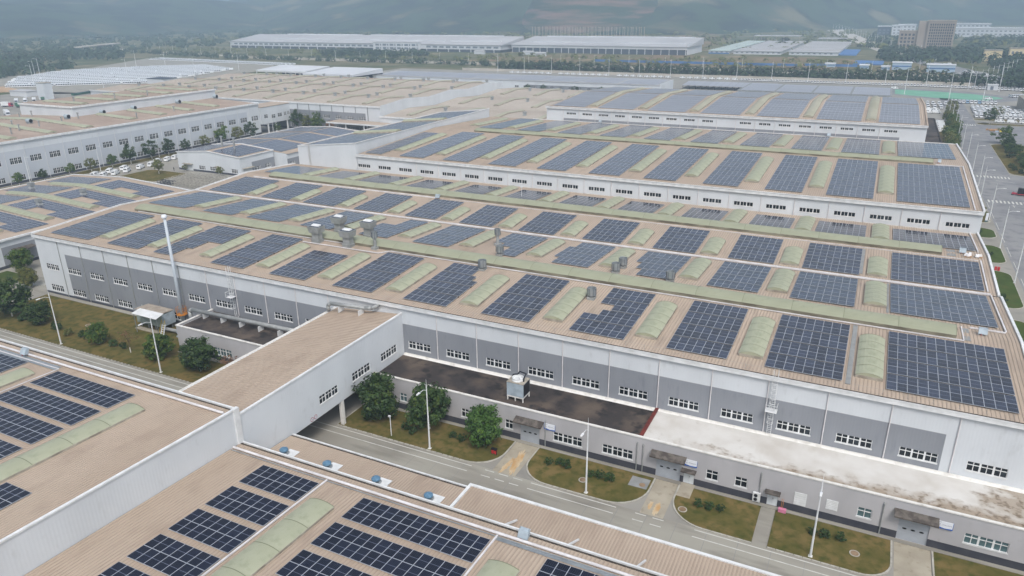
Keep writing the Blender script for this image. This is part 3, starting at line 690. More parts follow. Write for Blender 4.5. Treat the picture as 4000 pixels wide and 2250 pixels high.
# white block left of the clerestory hall
blk = thing('factory_hall', 'plain white windowless block beside the clerestory hall', 'factory hall', (-174, 190, 0))
zS = lambda x: 21.0 + (x + 174) * (23.3 - 21.0) / 24.2
MB().poly([(-174, 190, 0), (-149.7, 190, 0), (-149.7, 190, 23.7), (-174, 190, 21.2)]).build('wall', ['white_clad'], blk)
MB().poly([(-149.7, 190, 0), (-149.7, 282, 0), (-149.7, 282, 23.9), (-149.7, 190, 23.7)]).build('wall', ['white_clad'], blk)
MB().poly([(-149.7, 282, 0), (-174, 282, 0), (-174, 282, 21.2), (-149.7, 282, 23.9)]).build('wall', ['white_clad'], blk)
MB().poly([(-174, 282, 0), (-174, 190, 0), (-174, 190, 21.1), (-174, 282, 21.1)]).build('wall', ['white_clad'], blk)
corrugated(MB(), 'y', 190.2, 281.8, -173.9, 21.0, -149.9, 23.3, .62).build('roof', ['roof_tan', 'roof_seam'], blk)
coping(blk, [(-174, 190, 21.25), (-149.7, 190, 23.75)], .3, .25); coping(blk, [(-149.7, 190, 23.75), (-149.7, 282, 23.95)], .3, .25); coping(blk, [(-174, 190, 21.2), (-174, 282, 21.2)], .3, .25)
for y in (219, 251): skylight(blk, 'x', y, -172, -153, lambda b: zS(b), w=3.4, joined=True)
lad = MB()
for dx in (-.25, .25): lad.bar((-169 + dx, 189.7, 15.2), (-169 + dx, 189.7, 22.2), .05, .05)
for i in range(24): lad.bar((-169.25, 189.7, 15.3 + i * .29), (-168.75, 189.7, 15.3 + i * .29), .03, .03)
lad.build('ladder', ['rack'], blk)

# back hall
hallD = thing('factory_hall', 'tall solar covered hall behind the clerestory hall, windows above a grey band', 'factory hall', (-124, 284, 0))
hall_roof(hallD, -123.8, 14.9, 284.1, 327, 369.9, zD, rib=.7)
opd = [(-113.1 + 6.9 * k - 2.05, -113.1 + 6.9 * k + 2.05, 22.95, 23.75) for k in range(18) if k != 9]
F2 = (0, 284.3)
wall('wall', hallD, F2, UX, -124, 15, 0, 25.3, ['white_clad', 'grey_clad'], [(-116.4, 7.2, 19, 21.45, 1)], opd)
for (a, b, c, d) in opd: add_window(hallD, F2, UX, a, c, b - a, d - c, 6, 'P1')
MB().box(-124.2, 283.8, 25.1, 15.2, 284.25, 25.85).box(-124.2, 283.7, 25.7, 15.2, 283.8, 25.95).build('fascia', ['trim'], hallD)
gable_wall(hallD, 15, [284.3, 327, 370], zD, 0); gable_wall(hallD, -124, [284.3, 327, 370], zD, 0, flip=True)
MB().quad((15, 370, 0), (-124, 370, 0), (-124, 370, 25.8), (15, 370, 25.8)).build('wall', ['white_clad'], hallD)
dsd = MB().cyl((0, -.12, 0), (0, -.12, 5.5), .085, n=6).mesh('downspout', ['pipe_white'])
for k in range(18): inst('downspout', dsd, hallD, (-116.5 + 6.9 * k, 284.3, 19.7))
coping(hallD, [(14.9, 284, 26.0), (14.9, 327, 28.0), (14.9, 370, 26.0)], .5, .3, 'roof_tan'); 
SKD = [-105.5 + 20.6 * k for k in range(6)]
for x in SKD: skylight(hallD, 'y', x, 289, 358, zD, w=3.2, seg=5, joined=True, mats='green_far')

# ------------------------------------------------------------------ solar arrays of the halls
CB = [(6.4, 21.7, 12), (-9.5, .85, 8), (-24, -14.9, 7), (-40, -30.8, 7), (-56.2, -47.2, 7), (-72.2, -63.2, 7), (-88.2, -79.2, 7), (-104, -95, 7), (-120, -111, 7), (-137, -126.5, 8), (-152, -142, 8), (-172, -158.5, 10)]
def grows(y0, n, pitch, rl): return [y0 + g * pitch + k * rl for g in range(n) for k in (0, 1)]
def nth(i): return 'rightmost' if i == 0 else ORD[i + 1] + ' from the right end'
yA = grows(101.4, 4, 4.68, 2.17)
for i, (a, b, n) in enumerate(CB):
    sk = set(); ys = yA
    if i == 3: sk = {(3, 0), (3, 1), (4, 0), (4, 1), (4, 2), (5, 0), (6, 0), (7, 0)}
    if i == 5: sk = {(6, 5), (6, 6), (7, 5), (7, 6), (5, 6)}
    if i == 7: ys = yA[:6]
    if i == 9: sk = {(r, c) for r in range(2) for c in range(4, 8)} | {(r, c) for r in (2, 3) for c in range(5, 8)}
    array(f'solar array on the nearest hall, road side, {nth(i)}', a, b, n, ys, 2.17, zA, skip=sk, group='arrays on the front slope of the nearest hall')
yA2 = grows(128.6, 4, 4.45, 2.05)
for i, (a, b, n) in enumerate(CB):
    sk = set(); ys = yA2
    if i == 3: sk = {(r, c) for r in (0, 1) for c in (0, 1)} | {(2, 0), (3, 0)}
    if i == 4: sk = {(6, 0), (7, 0), (0, 0), (1, 0)}
    if i == 5: sk = {(r, c) for r in (0, 1, 2) for c in range(4)} | {(3, 0), (3, 1)}
    if i == 7: sk = {(r, c) for r in range(5, 8) for c in (0, 1, 2)} | {(r, c) for r in (0, 1) for c in (0,)}
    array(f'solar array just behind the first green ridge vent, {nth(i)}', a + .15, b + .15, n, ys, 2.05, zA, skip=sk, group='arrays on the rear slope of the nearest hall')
yB = grows(148.9, 4, 3.75, 1.72)
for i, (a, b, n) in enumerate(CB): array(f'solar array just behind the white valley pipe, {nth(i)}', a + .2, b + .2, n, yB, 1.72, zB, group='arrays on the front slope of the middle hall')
yB2 = [171.4 + 2.3 * k for k in range(6)]
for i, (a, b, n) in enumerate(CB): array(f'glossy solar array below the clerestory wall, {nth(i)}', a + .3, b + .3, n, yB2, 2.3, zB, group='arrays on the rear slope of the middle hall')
CC = [(6.7, 21.7, 12), (-8.9, 1.6, 8), (-23.4, -14.5, 7), (-39, -30, 7), (-55, -46.1, 7), (-70.8, -61.8, 7), (-86.7, -77.7, 7), (-102.6, -93.6, 7), (-118.5, -109.5, 7), (-134.4, -125.4, 7), (-147.6, -141.4, 5)]
yC = grows(191.9, 8, 5.1, 2.36); yC2 = grows(245, 7, 5.2, 2.4)
for i, (a, b, n) in enumerate(CC):
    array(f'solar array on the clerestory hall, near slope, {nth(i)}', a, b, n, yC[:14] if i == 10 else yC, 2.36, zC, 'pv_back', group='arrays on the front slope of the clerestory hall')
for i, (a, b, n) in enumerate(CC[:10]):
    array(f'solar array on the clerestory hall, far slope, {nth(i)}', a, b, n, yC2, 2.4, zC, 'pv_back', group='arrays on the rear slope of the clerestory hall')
CDX = [(0.1, 12.8, 10)] + [(-20.2 - 20.6 * k, -5.6 - 20.6 * k, 11) for k in range(5)] + [(-122.5, -108.3, 10)]
for i, (a, b, n) in enumerate(CDX):
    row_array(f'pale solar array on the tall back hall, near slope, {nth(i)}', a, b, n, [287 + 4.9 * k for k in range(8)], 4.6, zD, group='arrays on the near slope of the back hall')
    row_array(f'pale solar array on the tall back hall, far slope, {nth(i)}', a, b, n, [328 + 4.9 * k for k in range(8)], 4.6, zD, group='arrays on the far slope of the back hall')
for i, (y0, y1) in enumerate(((191.5, 216), (222, 248), (254, 280))):
    row_array(['solar array on the nearest third of the white block roof', 'solar array on the middle third of the white block roof', 'solar array on the rear third of the white block roof'][i], y0, y1, 19, [-172.5 + 4.9 * k for k in range(4)], 4.7, zS, axis='y', group='arrays on the white block', pm='pv_row')

# ------------------------------------------------------------------ low annexes in front of the nearest hall
F3 = (0, 90.0)
ann = thing('annex', 'low grey annex with dark and white flat roof along the service road', 'annex', (-71.2, 90, 0))
wins = [(-66, -64.6, 1.6, 3.15, 2), (-54, -52.6, 1.6, 3.15, 2), (-46, -44.65, 1.6, 3.15, 2), (-37.7, -33.0, 1.55, 3.05, 6), (-29.75, -25.05, 1.6, 3.1, 6), (-14.35, -12.7, 1.7, 3.2, 2), (-10.4, -8.75, 1.75, 3.25, 2), (5.1, 6.8, 1.85, 3.3, 2), (17.1, 21.75, 1.95, 3.4, 6)]
doors = [(-43.3, -40.05, 0.02, 3.4), (-21.5, -17.95, .02, 3.4), (9.95, 13.4, .02, 3.6)]
sdoors = [(-17.45, -15.95, .12, 2.1), (-5.95, -4.6, .12, 2.1)]
wall('wall', ann, F3, UX, -71.2, 30, 0, 5.75, ['stucco', 'plinth_dark'], [(-71.2, 30, 0, 1.15, 1)], [w[:4] for w in wins] + doors + sdoors, .2)
for a, b, c, d, n in wins: add_window(ann, F3, UX, a, c, b - a, d - c, n, 'T', 'glass_teal' if (a > 0 or a < -60) else 'glass_win', .12)
for (a, b, c, d) in doors:
    dm = MB(); s = (d - c) / 5
    for i in range(5): dm.box(a, 90.12, c + i * s + .012, b, 90.17, c + (i + 1) * s - .012)
    do = dm.build('sectional_door', ['door_grey'], ann)
    for f in (.22, .5, .78):
        x = a + (b - a) * f; pts = [(x + .27 * math.cos(t) * (1 if abs(math.cos(t)) < .99 else 1), 90.1, 1.75 + .13 * math.sin(t)) for t in [2 * PI * i / 14 for i in range(14)]]
        MB().poly(pts[::-1]).build('porthole', ['black'], do)
    MB().hexa([(a - .75, 88.7, d + .35), (b + .75, 88.7, d + .35), (b + .75, 89.98, d + .75), (a - .75, 89.98, d + .75)], [(a - .75, 88.7, d + .55), (b + .75, 88.7, d + .55), (b + .75, 89.98, d + .95), (a - .75, 89.98, d + .95)]).build('door_canopy', ['canopy_stone'], ann)
for (a, b, c, d) in sdoors:
    do = MB().box(a, 90.12, c, (a + b) / 2 - .01, 90.17, d).box((a + b) / 2 + .01, 90.12, c, b, 90.17, d).build('service_door', ['door_white'], ann)
    MB().box((a + b) / 2 + .06, 90.06, 1.1, (a + b) / 2 + .1, 90.12, 1.28).build('handle', ['black'], do)
    MB().box(a - .3, 89.0, d + .25, b + .3, 89.98, d + .45).build('door_canopy', ['canopy_stone'], ann)
for a, b, c, d in ((-2.6, -1.05, 1.25, 3.2), (1.35, 2.8, 1.8, 3.3)):
    m = MB()
    for i in range(6): z = c + (d - c) * i / 6; m.box(a, 89.93, z + .01, b, 89.99, z + (d - c) / 6 - .01)
    m.build('roller_shutter', ['trim'], ann)
MB().quad((-71.2, 90.3, 5.15), (-24.4, 90.3, 5.15), (-24.4, 99.68, 5.2), (-71.2, 99.68, 5.2)).build('roof', ['bitumen'], ann)
MB().quad((-24.0, 90.3, 5.25), (30, 90.3, 5.25), (30, 99.68, 5.3), (-24.0, 99.68, 5.3)).build('roof', ['white_roof'], ann)
MB().box(-24.5, 90.3, 5.1, -24.0, 99.6, 5.55).build('roof_divider', ['red_paint'], ann)
MB().box(-71.2, 89.9, 5.72, 30, 90.28, 5.9).build('coping', ['trim_dirty'], ann)
MB().box(-71.2, 90.03, 5.0, 30, 90.27, 5.74).build('parapet', ['stucco'], ann)
MB().hexa([(-71.2, 98.9, 5.17), (30, 98.9, 5.28), (30, 99.66, 5.28), (-71.2, 99.66, 5.17)], [(-71.2, 99.3, 5.42), (30, 99.3, 5.5), (30, 99.66, 5.5), (-71.2, 99.66, 5.42)]).build('flashing', ['trim_dirty'], ann)
for x, z0 in ((-50.3, 5.0), (-39.0, 4.6), (-24.4, 4.6), (-23.5, 4.6), (-7.0, 4.6), (8.0, 4.7)): MB().cyl((x, 89.85, .15), (x, 89.85, z0), .08, n=6).cyl((x, 89.85, z0), (x, 90.02, z0 + .25), .11, n=6).build('downspout', ['galv_dull'], ann)
annL = thing('annex', 'low grey annex left of the bridge with black flat roof and white coping', 'annex', (-119.5, 90.3, 0))
F4 = (0, 90.3); wl_ = [(-117.5, -115.8, 1.2, 2.75, 2), (-109.7, -105.1, 1.2, 2.75, 6), (-100.5, -96, 1.2, 2.75, 6)]
wall('wall', annL, F4, UX, -119.5, -86.3, 0, 5.4, ['stucco', 'plinth_dark'], [(-119.5, -86.3, 0, .98, 1)], [w[:4] for w in wl_], .2)
for a, b, c, d, n in wl_: add_window(annL, F4, UX, a, c, b - a, d - c, n, 'T', 'glass_teal' if a == -109.7 else 'glass_win', .12)
MB().quad((-119.5, 99.6, 0), (-119.5, 90.3, 0), (-119.5, 90.3, 5.4), (-119.5, 99.6, 5.4)).build('wall', ['stucco'], annL)
MB().quad((-119.2, 90.6, 5.0), (-86.3, 90.6, 5.0), (-86.3, 99.66, 5.0), (-119.2, 99.66, 5.0)).build('roof', ['bitumen'], annL)
MB().box(-119.6, 90.2, 5.4, -86.35, 90.62, 5.58).box(-119.6, 90.62, 5.4, -119.15, 99.6, 5.58).build('coping', ['trim_dirty'], annL)
MB().box(-119.45, 90.33, 4.9, -86.35, 90.6, 5.42).box(-119.45, 90.6, 4.9, -119.2, 99.6, 5.42).build('parapet', ['stucco'], annL)

# ------------------------------------------------------------------ bridge building over the road
br = thing('bridge_building', 'white clad bridge building with tan roof spanning the service road', 'bridge', (-78.8, 80, 0))
F5 = (-71.4, 0); UY = (0, 1)
opb = [(76.5, 80.95, 6.45, 7.9), (84.7, 89.5, 6.5, 8.0), (92.7, 97.4, 6.5, 8.0)]
wall('wall', br, F5, UY, 60.7, 99.68, 4.5, 13.05, ['white_clad'], [], opb, .14)
for a, b, c, d in opb: add_window(br, F5, UY, a, c, b - a, d - c)
MB().quad((-86.2, 99.68, 4.5), (-86.2, 60.7, 4.5), (-86.2, 60.7, 11.7), (-86.2, 99.68, 11.7)).build('wall', ['white_clad'], br)
MB().quad((-86.2, 60.7, 4.5), (-86.2, 99.6, 4.5), (-71.4, 99.6, 4.5), (-71.4, 60.7, 4.5)).build('soffit', ['grey_clad'], br)
corrugated(MB(), 'y', 60.75, 99.65, -86.0, 11.65, -71.6, 12.85, .62).build('roof', ['roof_tan_near', 'roof_seam'], br)
MB().box(-71.65, 60.7, 12.98, -71.3, 99.66, 13.22).build('coping', ['trim'], br)
MB().box(-86.55, 60.7, 11.45, -86.05, 99.66, 11.62).box(-86.62, 60.7, 11.4, -86.5, 99.66, 11.72).build('gutter', ['trim_dirty'], br)
for y in (66.5, 81.8):
    for x in (-71.75, -85.9): MB().box(x - .3, y - .3, 0, x + .3, y + .3, 4.5).build('column', ['trim_dirty'], br)
sg = MB()
for c, y in ((74.45, 0), (75.15, .0)):
    pass
sign = thing('height_limit_sign', 'pair of round red-rimmed limit signs low on the white bridge wall', 'sign', (-71.38, 74.8, 4.9))
for yy, zz, tx in ((74.4, 5.0, '5'), (75.2, 5.06, '4m')):
    ring = [(-71.37, yy + .36 * math.cos(t), zz + .36 * math.sin(t)) for t in [2 * PI * i / 20 for i in range(20)]]; disc = [(-71.355, yy + .27 * math.cos(t), zz + .27 * math.sin(t)) for t in [2 * PI * i / 20 for i in range(20)]]
    pl = MB().poly(ring).build('sign_rim', ['sign_red'], sign); MB().poly(disc).build('sign_face', ['sign_white'], pl)
    text_mesh('sign_text', tx, .42 if len(tx) == 1 else .28, 'black', pl, (-71.345, yy, zz), (PI / 2, 0, PI / 2))

# shop signs on the annexes: white board, blue foot, number and a line of small characters
def shop_sign(label, x, z, num, y=89.9, w=1.75, hgt=1.0):
    t = thing('wall_sign', label, 'sign', (x, y, z), 'white and blue shop signs on the annex wall')
    MB().box(x, y - .06, z, x + w, y, z + hgt).build('board', ['sign_white'], t)
    MB().poly([(x - .03, y - .072, z - .06), (x + w + .03, y - .072, z - .06), (x + w + .03, y - .072, z + .14), (x + w * .5, y - .072, z + .04), (x - .03, y - .072, z + .24)]).build('blue_foot', ['sign_blue'], t)
    MB().box(x - .05, y - .07, z - .06, x - .01, y - .01, z + hgt).box(x + w + .01, y - .07, z - .06, x + w + .05, y - .01, z + hgt).build('side_band', ['sign_blue'], t)
    g = MB(); rr = random.Random(int(x * 10))
    for i in range(7):                      # seven small characters, too small in the photo to read
        cx = x + w * .36 + i * w * .086
        for k in range(4):
            a = rr.random() * .08; b = rr.random() * .08
            if k % 2: g.box(cx, y - .072, z + .46 + a, cx + .105, y - .062, z + .478 + a)
            else: g.box(cx + b, y - .072, z + .45, cx + b + .016, y - .062, z + .57)
    for i in range(4): g.box(x + w * .13 + i * .07, y - .072, z + hgt - .16, x + w * .13 + i * .07 + .05, y - .062, z + hgt - .1)
    g.lathe((0, 0, 0), [(.001, 0), (.002, 0)], 3)
    g.build('characters', ['sign_ink'], t)
    text_mesh('number', num, .3, 'sign_ink', t, (x + w * .2, y - .075, z + .5), (PI / 2, 0, 0))
    return t
shop_sign('white and blue sign right of the leftmost sectional door', -39.15, 3.3, '5')
shop_sign('white and blue sign above the service door by the middle sectional door', -17.45, 3.15, '6')
shop_sign('white and blue sign right of the rightmost sectional door', 13.95, 3.35, '7')

# ------------------------------------------------------------------ near roofs
zNL = lambda y: 14.0 + (60 - y) * .035
zNR = lambda y: 9.05 + (59 - y) * .045
nl = thing('factory_hall', 'near left hall with tan roof, higher than its right neighbour', 'factory hall', (-71.4, 60.6, 0))
corrugated(MB(), 'x', -175, -71.7, -30, zNL(-30), 60.2, zNL(60.2), .42, .04).build('roof', ['roof_tan_near', 'roof_seam'], nl)
MB().quad((-71.4, -30, 0), (-71.4, 60.65, 0), (-71.4, 60.65, 14.05), (-71.4, -30, zNL(-30) + .15)).build('wall', ['white_clad'], nl)
MB().quad((-71.4, 60.65, 0), (-175, 60.65, 0), (-175, 60.65, 13.7), (-71.4, 60.65, 13.7)).build('wall', ['white_clad'], nl)
coping(nl, [(-71.45, -30, zNL(-30) + .2), (-71.45, 60.3, 14.18)], .38, .22)
MB().box(-175, 60.2, 13.72, -71.5, 60.65, 13.86).build('gutter', ['gutter_dark'], nl)
MB().box(-175, 60.66, 13.6, -71.3, 60.9, 14.12).build('gutter_lip', ['trim'], nl)
MB().path([(-175, 58.9, zNL(58.9) + .28), (-71.9, 58.9, zNL(58.9) + .28)], .17, 8).build('roof_pipe', ['pipe_white'], nl)
coping(nl, [(-121, 57.9, zNL(58) + .12), (-104.3, 57.9, zNL(58) + .12), (-104.3, 36, zNL(36) + .12)], .14, .1, 'pipe_white', 'cable_tray')
MB().quad((-121, 57.4, zNL(57.4) + .09), (-104.6, 57.4, zNL(57.4) + .09), (-104.6, 58.6, zNL(58.6) + .09), (-121, 58.6, zNL(58.6) + .09)).build('walkway', ['galv'], nl)
MB().box(-71.75, 60.0, 9, -71.2, 60.95, 14.3).build('corner_trim', ['trim'], nl)
skylight(nl, 'y', -83.65, 20, 54.9, zNL, w=3.3, rise=.36, curb=.3, seg=5.1); skylight(nl, 'y', -107.4, 30, 55.2, zNL, w=3.3, rise=.36, curb=.3, seg=5.1)
nr = thing('factory_hall', 'near right hall with low tan roof in the foreground', 'factory hall', (-20, 60.6, 0))
corrugated(MB(), 'x', -71.3, 62, -30, zNR(-30), 60.2, zNR(60.2), .48, .05).build('roof', ['roof_tan_near', 'roof_seam'], nr)
MB().quad((62, 60.65, 0), (-71.3, 60.65, 0), (-71.3, 60.65, 8.75), (62, 60.65, 8.75)).build('wall', ['stucco'], nr)
MB().quad((62, -30, 0), (62, 60.65, 0), (62, 60.65, 9), (62, -30, zNR(-30))).build('wall', ['white_clad'], nr)
MB().box(-71.3, 60.2, 8.75, 62, 60.62, 8.88).build('gutter', ['gutter_dark'], nr)
MB().box(-71.3, 60.63, 8.6, 62, 60.85, 9.1).build('gutter_lip', ['trim'], nr)
MB().path([(-71, 58.85, zNR(58.85) + .28), (62, 58.85, zNR(58.85) + .28)], .17, 8).build('roof_pipe', ['pipe_white'], nr)
MB().path([(-71, 58.45, zNR(58.45) + .12), (62, 58.45, zNR(58.45) + .12)], .07, 6).build('roof_pipe', ['galv'], nr)
for x in (-54.95, -31.1, -7.2): MB().bar((x, 58.6, zNR(58.6) + .16), (x, 10, zNR(10) + .16), .2, .16).build('cable_tray', ['pipe_white'], nr)
MB().quad((-31.0, 57.9, zNR(57.9) + .09), (30, 57.9, zNR(57.9) + .09), (30, 58.4, zNR(58.4) + .09), (-31.0, 58.4, zNR(58.4) + .09)).build('walkway', ['galv'], nr)
for x in (-52.3, -28.2, -4.3): skylight(nr, 'y', x, 14, 54.4, zNR, w=3.5, rise=.36, curb=.3, seg=4.6)
# parapet foot gutter against the higher wall
MB().box(-71.35, -30, 8.9, -70.9, -29.9, 9).build('flashing', ['roof_brown'], nr)
def na(label, x0, x1, cols, y0, zf): array(label, x0, x1, cols, [y0, y0 + 2.12], 2.12, zf, 'pv_near', lift=.16, group='arrays on the near roofs')
for i, y in enumerate((53.3, 48.06, 42.9, 37.7, 32.6)): na(f'navy solar array left of the near green skylight, {"row nearest the road" if i == 0 else ORD[i + 1] + " row from the road"}', -64.4, -55.3, 7, y, zNR)
for i, y in enumerate((53.35, 48.1, 42.8, 37.6)): na(f'long navy solar array right of the near green skylight, {"row nearest the road" if i == 0 else ORD[i + 1] + " row from the road"}', -48.6, -31.4, 13, y, zNR)
for i, y in enumerate((53.35, 48.1)): na(f'navy solar array at the bottom edge of the picture, {"front" if i == 0 else "second"} row', -24.6, -8.4, 12, y, zNR)
for i, y in enumerate((53.05, 47.9, 42.8, 37.6)): na(f'navy solar array on the near left roof, {"row nearest the road" if i == 0 else ORD[i + 1] + " row from the road"}', -103.5, -86.8, 13, y, zNL)
for i, y in enumerate((53.05, 47.9)): na(f'navy solar array at the far left of the near roof, {"outer" if i == 0 else "inner"} row', -125.2, -110.6, 11, y, zNL)
for i, y in enumerate((32.4, 27.3)): na(f'navy solar array by the left border below the green skylight, {"upper" if i == 0 else "lower"} row', -81.3, -76.8, 4, y, zNL)

can = thing('canopy', 'narrow tan canopy with four blue turbine vents beside the road', 'canopy', (-56, 69.5, 0))
corrugated(MB(), 'x', -71.2, -41.4, 60.9, 5.42, 69.4, 5.02, .42, .04).build('roof', ['roof_tan_near', 'roof_seam'], can)
MB().box(-71.2, 69.4, 4.82, -41.4, 69.75, 4.95).build('gutter', ['gutter_dark'], can); MB().box(-71.2, 69.76, 4.7, -41.4, 69.95, 5.12).build('gutter_lip', ['trim'], can)
for k in range(5): MB().box(-70.6 + k * 7.2, 69.1, 0, -70.4 + k * 7.2, 69.3, 4.8).build('post', ['trim'], can)
aw = thing('canopy', 'wide tan awning with white rim in the bottom right foreground', 'canopy', (-10, 70.4, 0))
corrugated(MB(), 'x', -40.9, 45, 60.9, 5.0, 70.0, 5.15, .42, .03).build('roof', ['roof_tan_near', 'roof_seam'], aw)
MB().box(-41.3, 70.02, 4.7, 45, 70.42, 5.32).box(-41.3, 60.9, 4.75, -40.92, 70.02, 5.32).build('rim', ['trim'], aw)
for k in range(9):
    x = -32.5 + 8.12 * k; MB().bar((x - .3, 62.6, 6.9), (x, 66.4, 5.2), .2, .2).build('brace', ['trim'], aw)
for k in range(10): MB().box(-40.5 + k * 9, 69.6, 0, -40.2 + k * 9, 69.9, 4.9).build('post', ['trim'], aw)
tv = None
for i, x in enumerate((-67.8, -60.2, -52.1, -44.0)):
    y = 65.35; z = 5.23; x *= 1.007; lab = f'blue domed turbine vent on the narrow canopy, {["leftmost", "second from left", "third from left", "rightmost"][i]}'
    if tv is None:
        tv = thing('turbine_vent', lab, 'roof vent', (x, y, z), 'blue turbine vents on the canopy')
        MB().box(x - .2, y - 1.2, z + .06, x + 1.6, y + 1.0, z + .11).build('flashing', ['trim'], tv)
        MB().box(x - .5, y - .9, z, x + .5, y + .1, z + .5).build('base', ['galv'], tv)
        g = MB(); prof = [(.32, 0), (.54, .16), (.62, .34), (.56, .5), (.34, .62), (.05, .66)]; g.lathe((x, y - .4, z + .5), prof, 14); g.build('turbine', ['blue_turbine'], tv)
        tvt = tree_of(tv)
    else: copy_tree(tv, tvt, (x, y, z), 0, lab)

# ------------------------------------------------------------------ left group: gabled hall, white long hall, workshop, solar sheds
L1 = thing('factory_hall', 'low tan gabled hall with three visible green skylights at the left edge', 'factory hall', (-232, 128, 0))
zL1 = lambda x: 7.8 + (x + 203) * (9.4 - 7.8) / (-32) if x > -235 else 9.4 + (x + 235) * (9.4 - 8.0) / 27.5
for a, b in ((-235, -202.6), (-262.5, -235)): corrugated(MB(), 'y', 60, 167.6, a, zL1(a), b, zL1(b), .62).build('roof', ['roof_tan', 'roof_seam'], L1)
wall('wall', L1, (-203, 0), UY, 60, 168, 0, 7.6, ['white_clad', 'grey_clad', 'plinth'], [(60, 104, .8, 5.6, 1), (106, 168, .8, 5.75, 1), (60, 168, 0, .8, 2)], [(109, 112.6, .02, 4.3)], 1.2)
MB().box(-204.2, 109, 0, -204.1, 112.6, 4.3).build('gate_opening', ['black'], L1)
MB().hexa([(-203, 108.4, 4.5), (-200.8, 108.4, 4.35), (-200.8, 114, 4.35), (-203, 114, 4.5)], [(-203, 108.4, 4.8), (-200.8, 108.4, 4.55), (-200.8, 114, 4.55), (-203, 114, 4.8)]).build('door_canopy', ['canopy_stone'], L1)
MB().box(-203, 60, 7.45, -202.4, 168, 7.95).build('fascia', ['trim'], L1)
MB().poly([(-203, 168, 0), (-262, 168, 0), (-262, 168, 8.0), (-235, 168, 9.4), (-203, 168, 7.8)]).build('wall', ['white_clad'], L1)
MB().quad((-262, 168, 0), (-262, 60, 0), (-262, 60, 8), (-262, 168, 8)).build('wall', ['white_clad'], L1)
coping(L1, [(-202.6, 168, 7.95), (-235, 168, 9.55), (-262.5, 168, 8.15)], .4, .25); coping(L1, [(-262.5, 60, 8.1), (-262.5, 168, 8.1)], .4, .25)
for i, y in enumerate((95.4, 109.6, 124.0, 138.3, 152.8)):
    skylight(L1, 'x', y, -251, -209.5, zL1, w=3.1, seg=3.2, joined=False)
lab1 = ['front', 'second', 'third', 'fourth', 'rearmost']
for i, y0 in enumerate((97.9, 112.2, 126.6, 141, 155.2)):
    row_array(f'solar array on the right slope of the left gabled hall, {lab1[i]} bay', y0, y0 + 9.4, 7, [-233 + 4.55 * k for k in range(6)], 4.3, zL1, axis='y', group='arrays on the gabled hall', pm='pv_row', skipx=(lambda r, y0=y0: (y0, y0 + 9.4) if r in (0, 1, 4, 5) else (y0 + 3.4, y0 + 9.4)))
    row_array(f'solar array on the left slope of the left gabled hall, {lab1[i]} bay', y0, y0 + 9.4, 7, [-259 + 4.55 * k for k in range(5)], 4.3, zL1, axis='y', group='arrays on the gabled hall', pm='pv_row')
XL2 = -304.0
L2 = thing('factory_hall', 'long white hall with two rows of windows and brown roof at the upper left', 'factory hall', (XL2, 200, 0))
zL2 = lambda x: 16.9 + (XL2 - x) * .04 if x > -341 else 18.4 + (x + 341) * .035
for a, b in ((-341, XL2 + .2), (-382, -341)): corrugated(MB(), 'y', 60, 303, a, zL2(a), b, zL2(b), .9).build('roof', ['roof_brown', 'roof_seam'], L2)
wy = [301.5 - 8.05 * k for k in range(29)]
opl = [(c - 2.3, c + 2.3, 7.8, 10.2) for c in wy] + [(c - 2.3, c + 2.3, 1.2, 3.3) for c in wy[1:]]
wall('wall', L2, (XL2, 0), UY, 60, 305, 0, 16.4, ['white_clad', 'pale_clad', 'plinth'], [(60, 296, 1.0, 13.0, 1), (60, 305, 0, 1.0, 2)], opl, .2)
for a, b, c, d in opl: add_window(L2, (XL2, 0), UY, a, c, b - a, d - c, 6, 'T1')
MB().quad((XL2, 305, 0), (-382, 305, 0), (-382, 305, 17), (XL2, 305, 16.4)).build('wall', ['white_clad'], L2)
MB().quad((-382, 305, 0), (-382, 60, 0), (-382, 60, 17), (-382, 305, 17)).build('wall', ['white_clad'], L2)
MB().box(XL2, 60, 16.1, XL2 + .6, 305.2, 16.95).box(-382, 303, 16.3, XL2, 305.3, 17.05).build('fascia', ['trim'], L2)
dl2 = MB().cyl((.15, 0, 0), (.15, 0, 16), .09, n=6).mesh('downspout', ['trim'])
for k in range(28): inst('downspout', dl2, L2, (XL2, 297.5 - 8.05 * k, .1))
MB().box(-375, 221, 16, -336, 306, 22.6).build('upper_storey', ['white_clad'], L2)
corrugated(MB(), 'y', 220.8, 306.2, -375.2, 22.9, -335.7, 22.75, .9).build('roof', ['roof_brown', 'roof_seam'], L2)
MB().box(-336.0, 220.7, 22.2, -335.5, 306.3, 22.95).build('fascia', ['trim'], L2); MB().box(-375.3, 220.5, 22.2, -336, 220.95, 22.95).build('fascia', ['trim'], L2)
for y in (142, 158, 174.5, 191, 207.6): skylight(L2, 'x', y, -371, -306, zL2, w=4.0, seg=5, joined=True)
for y in (232, 248.5, 265, 281.5): skylight(L2, 'x', y, -333, -309, zL2, w=4.0, seg=5, joined=True)
for y in (230, 246, 262, 279, 295): skylight(L2, 'x', y, -368, -339, lambda b: 22.85, w=4.0, seg=5, joined=True)

